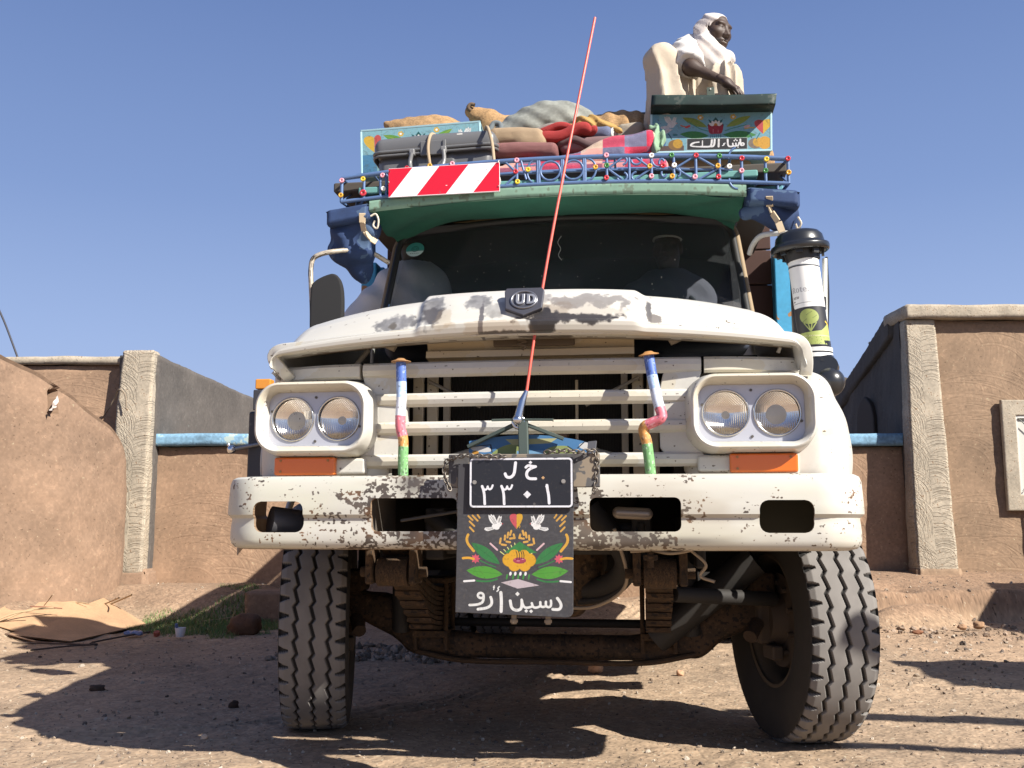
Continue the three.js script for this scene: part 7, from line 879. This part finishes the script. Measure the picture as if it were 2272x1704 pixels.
twig('long pale reed lowest in the bundle at the left frame edge', [[-4.12, .13, -7.95], [-4.0, .2, -8.1], [-3.9, .22, -8.25]], .009, straw);
twig('long pale reed curving over the bundle towards the cardboard', [[-4.09, .13, -8.05], [-3.98, .21, -8.3], [-3.88, .21, -8.62]], .010, straw);
twig('reddish stick lying across the reeds at the left', [[-4.02, .235, -8.45], [-3.92, .22, -8.55], [-3.84, .2, -8.65]], .007, [.22, .10, .06]);
twig('short pale reed standing up out of the bundle', [[-4.02, .22, -8.7], [-3.97, .27, -8.67], [-3.93, .31, -8.64]], .006, straw);
twig('thin pale cane behind the top corner of the cardboard sheet', [[-3.85, .16, -9.5], [-3.66, .22, -9.3], [-3.52, .26, -9.06]], .010, straw);
twig('thicker pale cane sticking up past the cardboard corner', [[-3.79, .16, -9.5], [-3.63, .22, -9.4], [-3.49, .27, -9.28]], .012, straw);
twig('pale straw stalk behind the cardboard sheet', [[-4.0, .2, -9.2], [-3.9, .21, -9.16], [-3.82, .2, -9.14]], .007, straw);
twig('brown stick along the near edge of the cardboard', [[-3.95, .03, -7.93], [-3.6, .02, -7.78], [-3.17, .02, -7.62]], .009, [.16, .1, .07]);
twig('dark stick in front of the cardboard at the shade edge', [[-3.8, .02, -7.74], [-3.5, .015, -7.66], [-3.23, .015, -7.6]], .008, darkw);
twig('black bent twig lying in the shade before the cardboard', [[-3.45, .02, -7.3], [-3.25, .03, -7.45], [-3.12, .02, -7.66], [-3.2, .02, -7.72]], .009, darkw);
twig('black twig pointing to the right corner of the cardboard', [[-3.2, .02, -7.75], [-3.1, .03, -8.05], [-3.0, .03, -8.42]], .010, darkw);
twig('yellow grass stalk lying across the green patch', [[-2.75, .06, -9.0], [-2.5, .08, -9.3], [-2.3, .07, -9.6]], .006, straw);
{
  const c = thing('plastic_cup', 'small white plastic cup on the sand by the grass', 'cup', [-2.66, .02, -8.15]); mesh('cup', mv(new THREE.LatheGeometry([V2(.0005, 0), V2(.032, 0), V2(.043, .07), V2(.046, .072), V2(.042, .068), V2(.031, .004), V2(.0005, .004)], 32), 0, 0, 0), phy({ color: rgb(.72, .73, .78), roughness: .35 }), c); mesh('blue_lid', mv(new THREE.CylinderGeometry(.012, .014, .03, 12), -.04, .085, -.02, .3), std({ color: rgb(.10, .14, .25) }), c);
  const l = thing('bottle_cap', 'small rusty red cap on the sand left of the cup', 'cap', [-2.9, .02, -8.3]); mesh('cap', mv(new THREE.CylinderGeometry(.024, .027, .03, 20), 0, .01, 0, .4), std({ color: rgb(.28, .07, .04), roughness: .7 }), l);
  const w = thing('wrapper', 'crumpled blue and white wrapper by the cardboard corner', 'wrapper', [-3.07, .02, -8.25]); mesh('wrapper', uvBox(surf((x, y, z) => sbox(x, y, z, [0, .02, 0], [.07, .015, .03], .01) + .016 * fbm(x * 40, y * 40, z * 40, 2), [-.1, -.02, -.06], [.1, .06, .06], .006)), std({ color: rgb(.16, .2, .34), roughness: .4 }), w);
  const st = (label, pos, s, col, seed, rot = 0) => { const g = thing('stone', label, 'stone', pos, rot); const geo = new THREE.IcosahedronGeometry(1, 4), p = geo.attributes.position; for (let i = 0; i < p.count; i++) { const x = p.getX(i), y = p.getY(i), z = p.getZ(i), k = 1 + .55 * fbm(x * 1.4 + seed, y * 1.4, z * 1.4, 3); p.setXYZ(i, x * k * s[0], y * k * s[1], z * k * s[2]); } const m = mergeVertices((geo.deleteAttribute('normal'), geo.deleteAttribute('uv'), geo), 1e-5); m.computeVertexNormals(); mesh('rock', uvBox(m), std({ map: T_mud, color: rgb(...col), roughness: .95 }), g); };
  st('flat dark stone lying in the shade at lower left', [-2.3, .015, -5.68], [.046, .02, .03], [.14, .14, .15], 1); st('round dark stone in the shade left of the front wheel', [-1.39, .02, -5.13], [.026, .024, .024], [.12, .11, .11], 2);
  st('dark clod of earth in the green grass', [-2.25, .06, -8.5], [.15, .11, .12], [.25, .2, .16], 3); st('pale stone under the front axle at the edge of the sunlight', [.52, .035, -6.35], [.05, .035, .04], [1.1, 1.05, 1.0], 4); st('small pale stone just behind the front axle', [1.02, .02, -6.2], [.022, .02, .02], [1.1, 1.05, 1.0], 8);
  st('white pebble on the sunlit sand at the bottom left', [-1.32, .012, -4.42], [.014, .012, .012], [1.5, 1.7, 1.8], 5); st('rough clod at the shaded end of the mud bench', [4.02, .05, -8.75], [.05, .032, .04], [.7, .68, .6], 6); st('pale clod in front of the mud bench', [3.86, .04, -8.7], [.04, .025, .032], [.75, .72, .66], 7); st('reddish shard lying before the mud bench', [3.35, .03, -8.4], [.045, .018, .022], [.5, .36, .3], 9);
  const bl = thing('mud_block', 'pale mud block standing behind the left front wheel', 'block', [-2.28, 0, -9.5]); mesh('block', block(-.19, .24, -.05, .30, -.2, .18, .04, .012, .02, 71), M.mud, bl);
}
{ // ground cover and loose stones nobody could count
  const rk = new THREE.IcosahedronGeometry(1, 1); { const p = rk.attributes.position; for (let i = 0; i < p.count; i++) { const k = 1 + .35 * vn(p.getX(i) * 2 + 3, p.getY(i) * 2, p.getZ(i) * 2); p.setXYZ(i, p.getX(i) * k, p.getY(i) * k * .75, p.getZ(i) * k); } rk.computeVertexNormals(); }
  const scatter = (name, label, n, place, size, tones) => { const im = new THREE.InstancedMesh(rk, std({ roughness: .95 }), n); im.name = name; im.castShadow = im.receiveShadow = true; const m = new THREE.Matrix4(), c = new THREE.Color(); for (let i = 0; i < n; i++) { const [x, z] = place(), s = size(x, z); m.compose(V(x, groundH(x, z) + s * .25, z), new THREE.Quaternion().setFromEuler(new THREE.Euler(rr(0, 6), rr(0, 6), rr(0, 6))), V(s * rr(.7, 1.5), s * rr(.5, 1), s * rr(.7, 1.4))); im.setMatrixAt(i, m); const t = tones[Math.floor(R() * tones.length)], k = rr(.75, 1.2); im.setColorAt(i, c.setRGB(t[0] * k, t[1] * k, t[2] * k)); } im.userData = { kind: 'stuff', label }; scene.add(im); };
  const sandT = [[.24, .18, .13], [.30, .24, .18], [.19, .14, .10], [.40, .34, .27], [.13, .10, .08]];
  scatter('gravel', 'fine gravel and grit strewn over the sandy street', 9000, () => { const z = -3.6 - 7 * R() ** 1.7, w = .62 * -z; return [rr(-w, w), z]; }, (x, z) => (.0018 + .006 * R() ** 7) * (1 + .09 * -z) * (x > 1.8 && z < -5.5 ? 1.5 : 1), sandT);
  scatter('rubble', 'loose broken clods below the mud bench on the right', 300, () => { const t = R(); return [lerp(3.2, 5.4, t) + rr(-.15, .15), -8.55 + rr(-.55, .6) * (t > .3 ? 1 : .5)]; }, () => .007 + .026 * R() ** 4, [[.24, .17, .12], [.18, .13, .09], [.28, .21, .155]]);
  scatter('rubble', 'heap of small broken stones seen behind the left front wheel', 420, () => [-.95 + rr(-.7, .55), -7.3 + rr(-.4, .45)], () => .008 + .026 * R() ** 2, [[.2, .165, .13], [.3, .25, .2], [.15, .12, .09]]);
  const bl = new THREE.PlaneGeometry(.006, .05, 1, 3); { const p = bl.attributes.position; for (let i = 0; i < p.count; i++) { const t = (p.getY(i) + .025) / .05; p.setXYZ(i, p.getX(i) * (1 - .85 * t), p.getY(i) + .025, .02 * t * t); } bl.computeVertexNormals(); }
  const N = 9000, im = new THREE.InstancedMesh(bl, std({ roughness: .8, side: THREE.DoubleSide }), N), m = new THREE.Matrix4(), c = new THREE.Color(); im.name = 'grass'; im.castShadow = im.receiveShadow = true; let k = 0;
  while (k < N) { const x = rr(-3.4, -1.7), z = rr(-10.4, -8.2), e = Math.hypot((x + 2.62) / .62, (z + 9.1) / .8), n = fbm(x * 3, z * 3, 9, 3); if (e + n * .9 > .95 + .1 * R()) continue; const s = rr(.5, 1.5) * (1.2 - .5 * e); m.compose(V(x, groundH(x, z) - .004, z), new THREE.Quaternion().setFromEuler(new THREE.Euler(rr(-.5, .5), rr(0, 6.3), rr(-.5, .5))), V(s * 1.3, s, s)); im.setMatrixAt(k, m); const d = R() < .14; im.setColorAt(k, d ? c.setRGB(.35, .28, .14) : c.setRGB(rr(.09, .15), rr(.15, .22), rr(.045, .07))); k++; }
  im.userData = { kind: 'stuff', label: 'patch of short green grass and weeds by the mud bank' }; scene.add(im);
}

renderer.render(scene, camera);
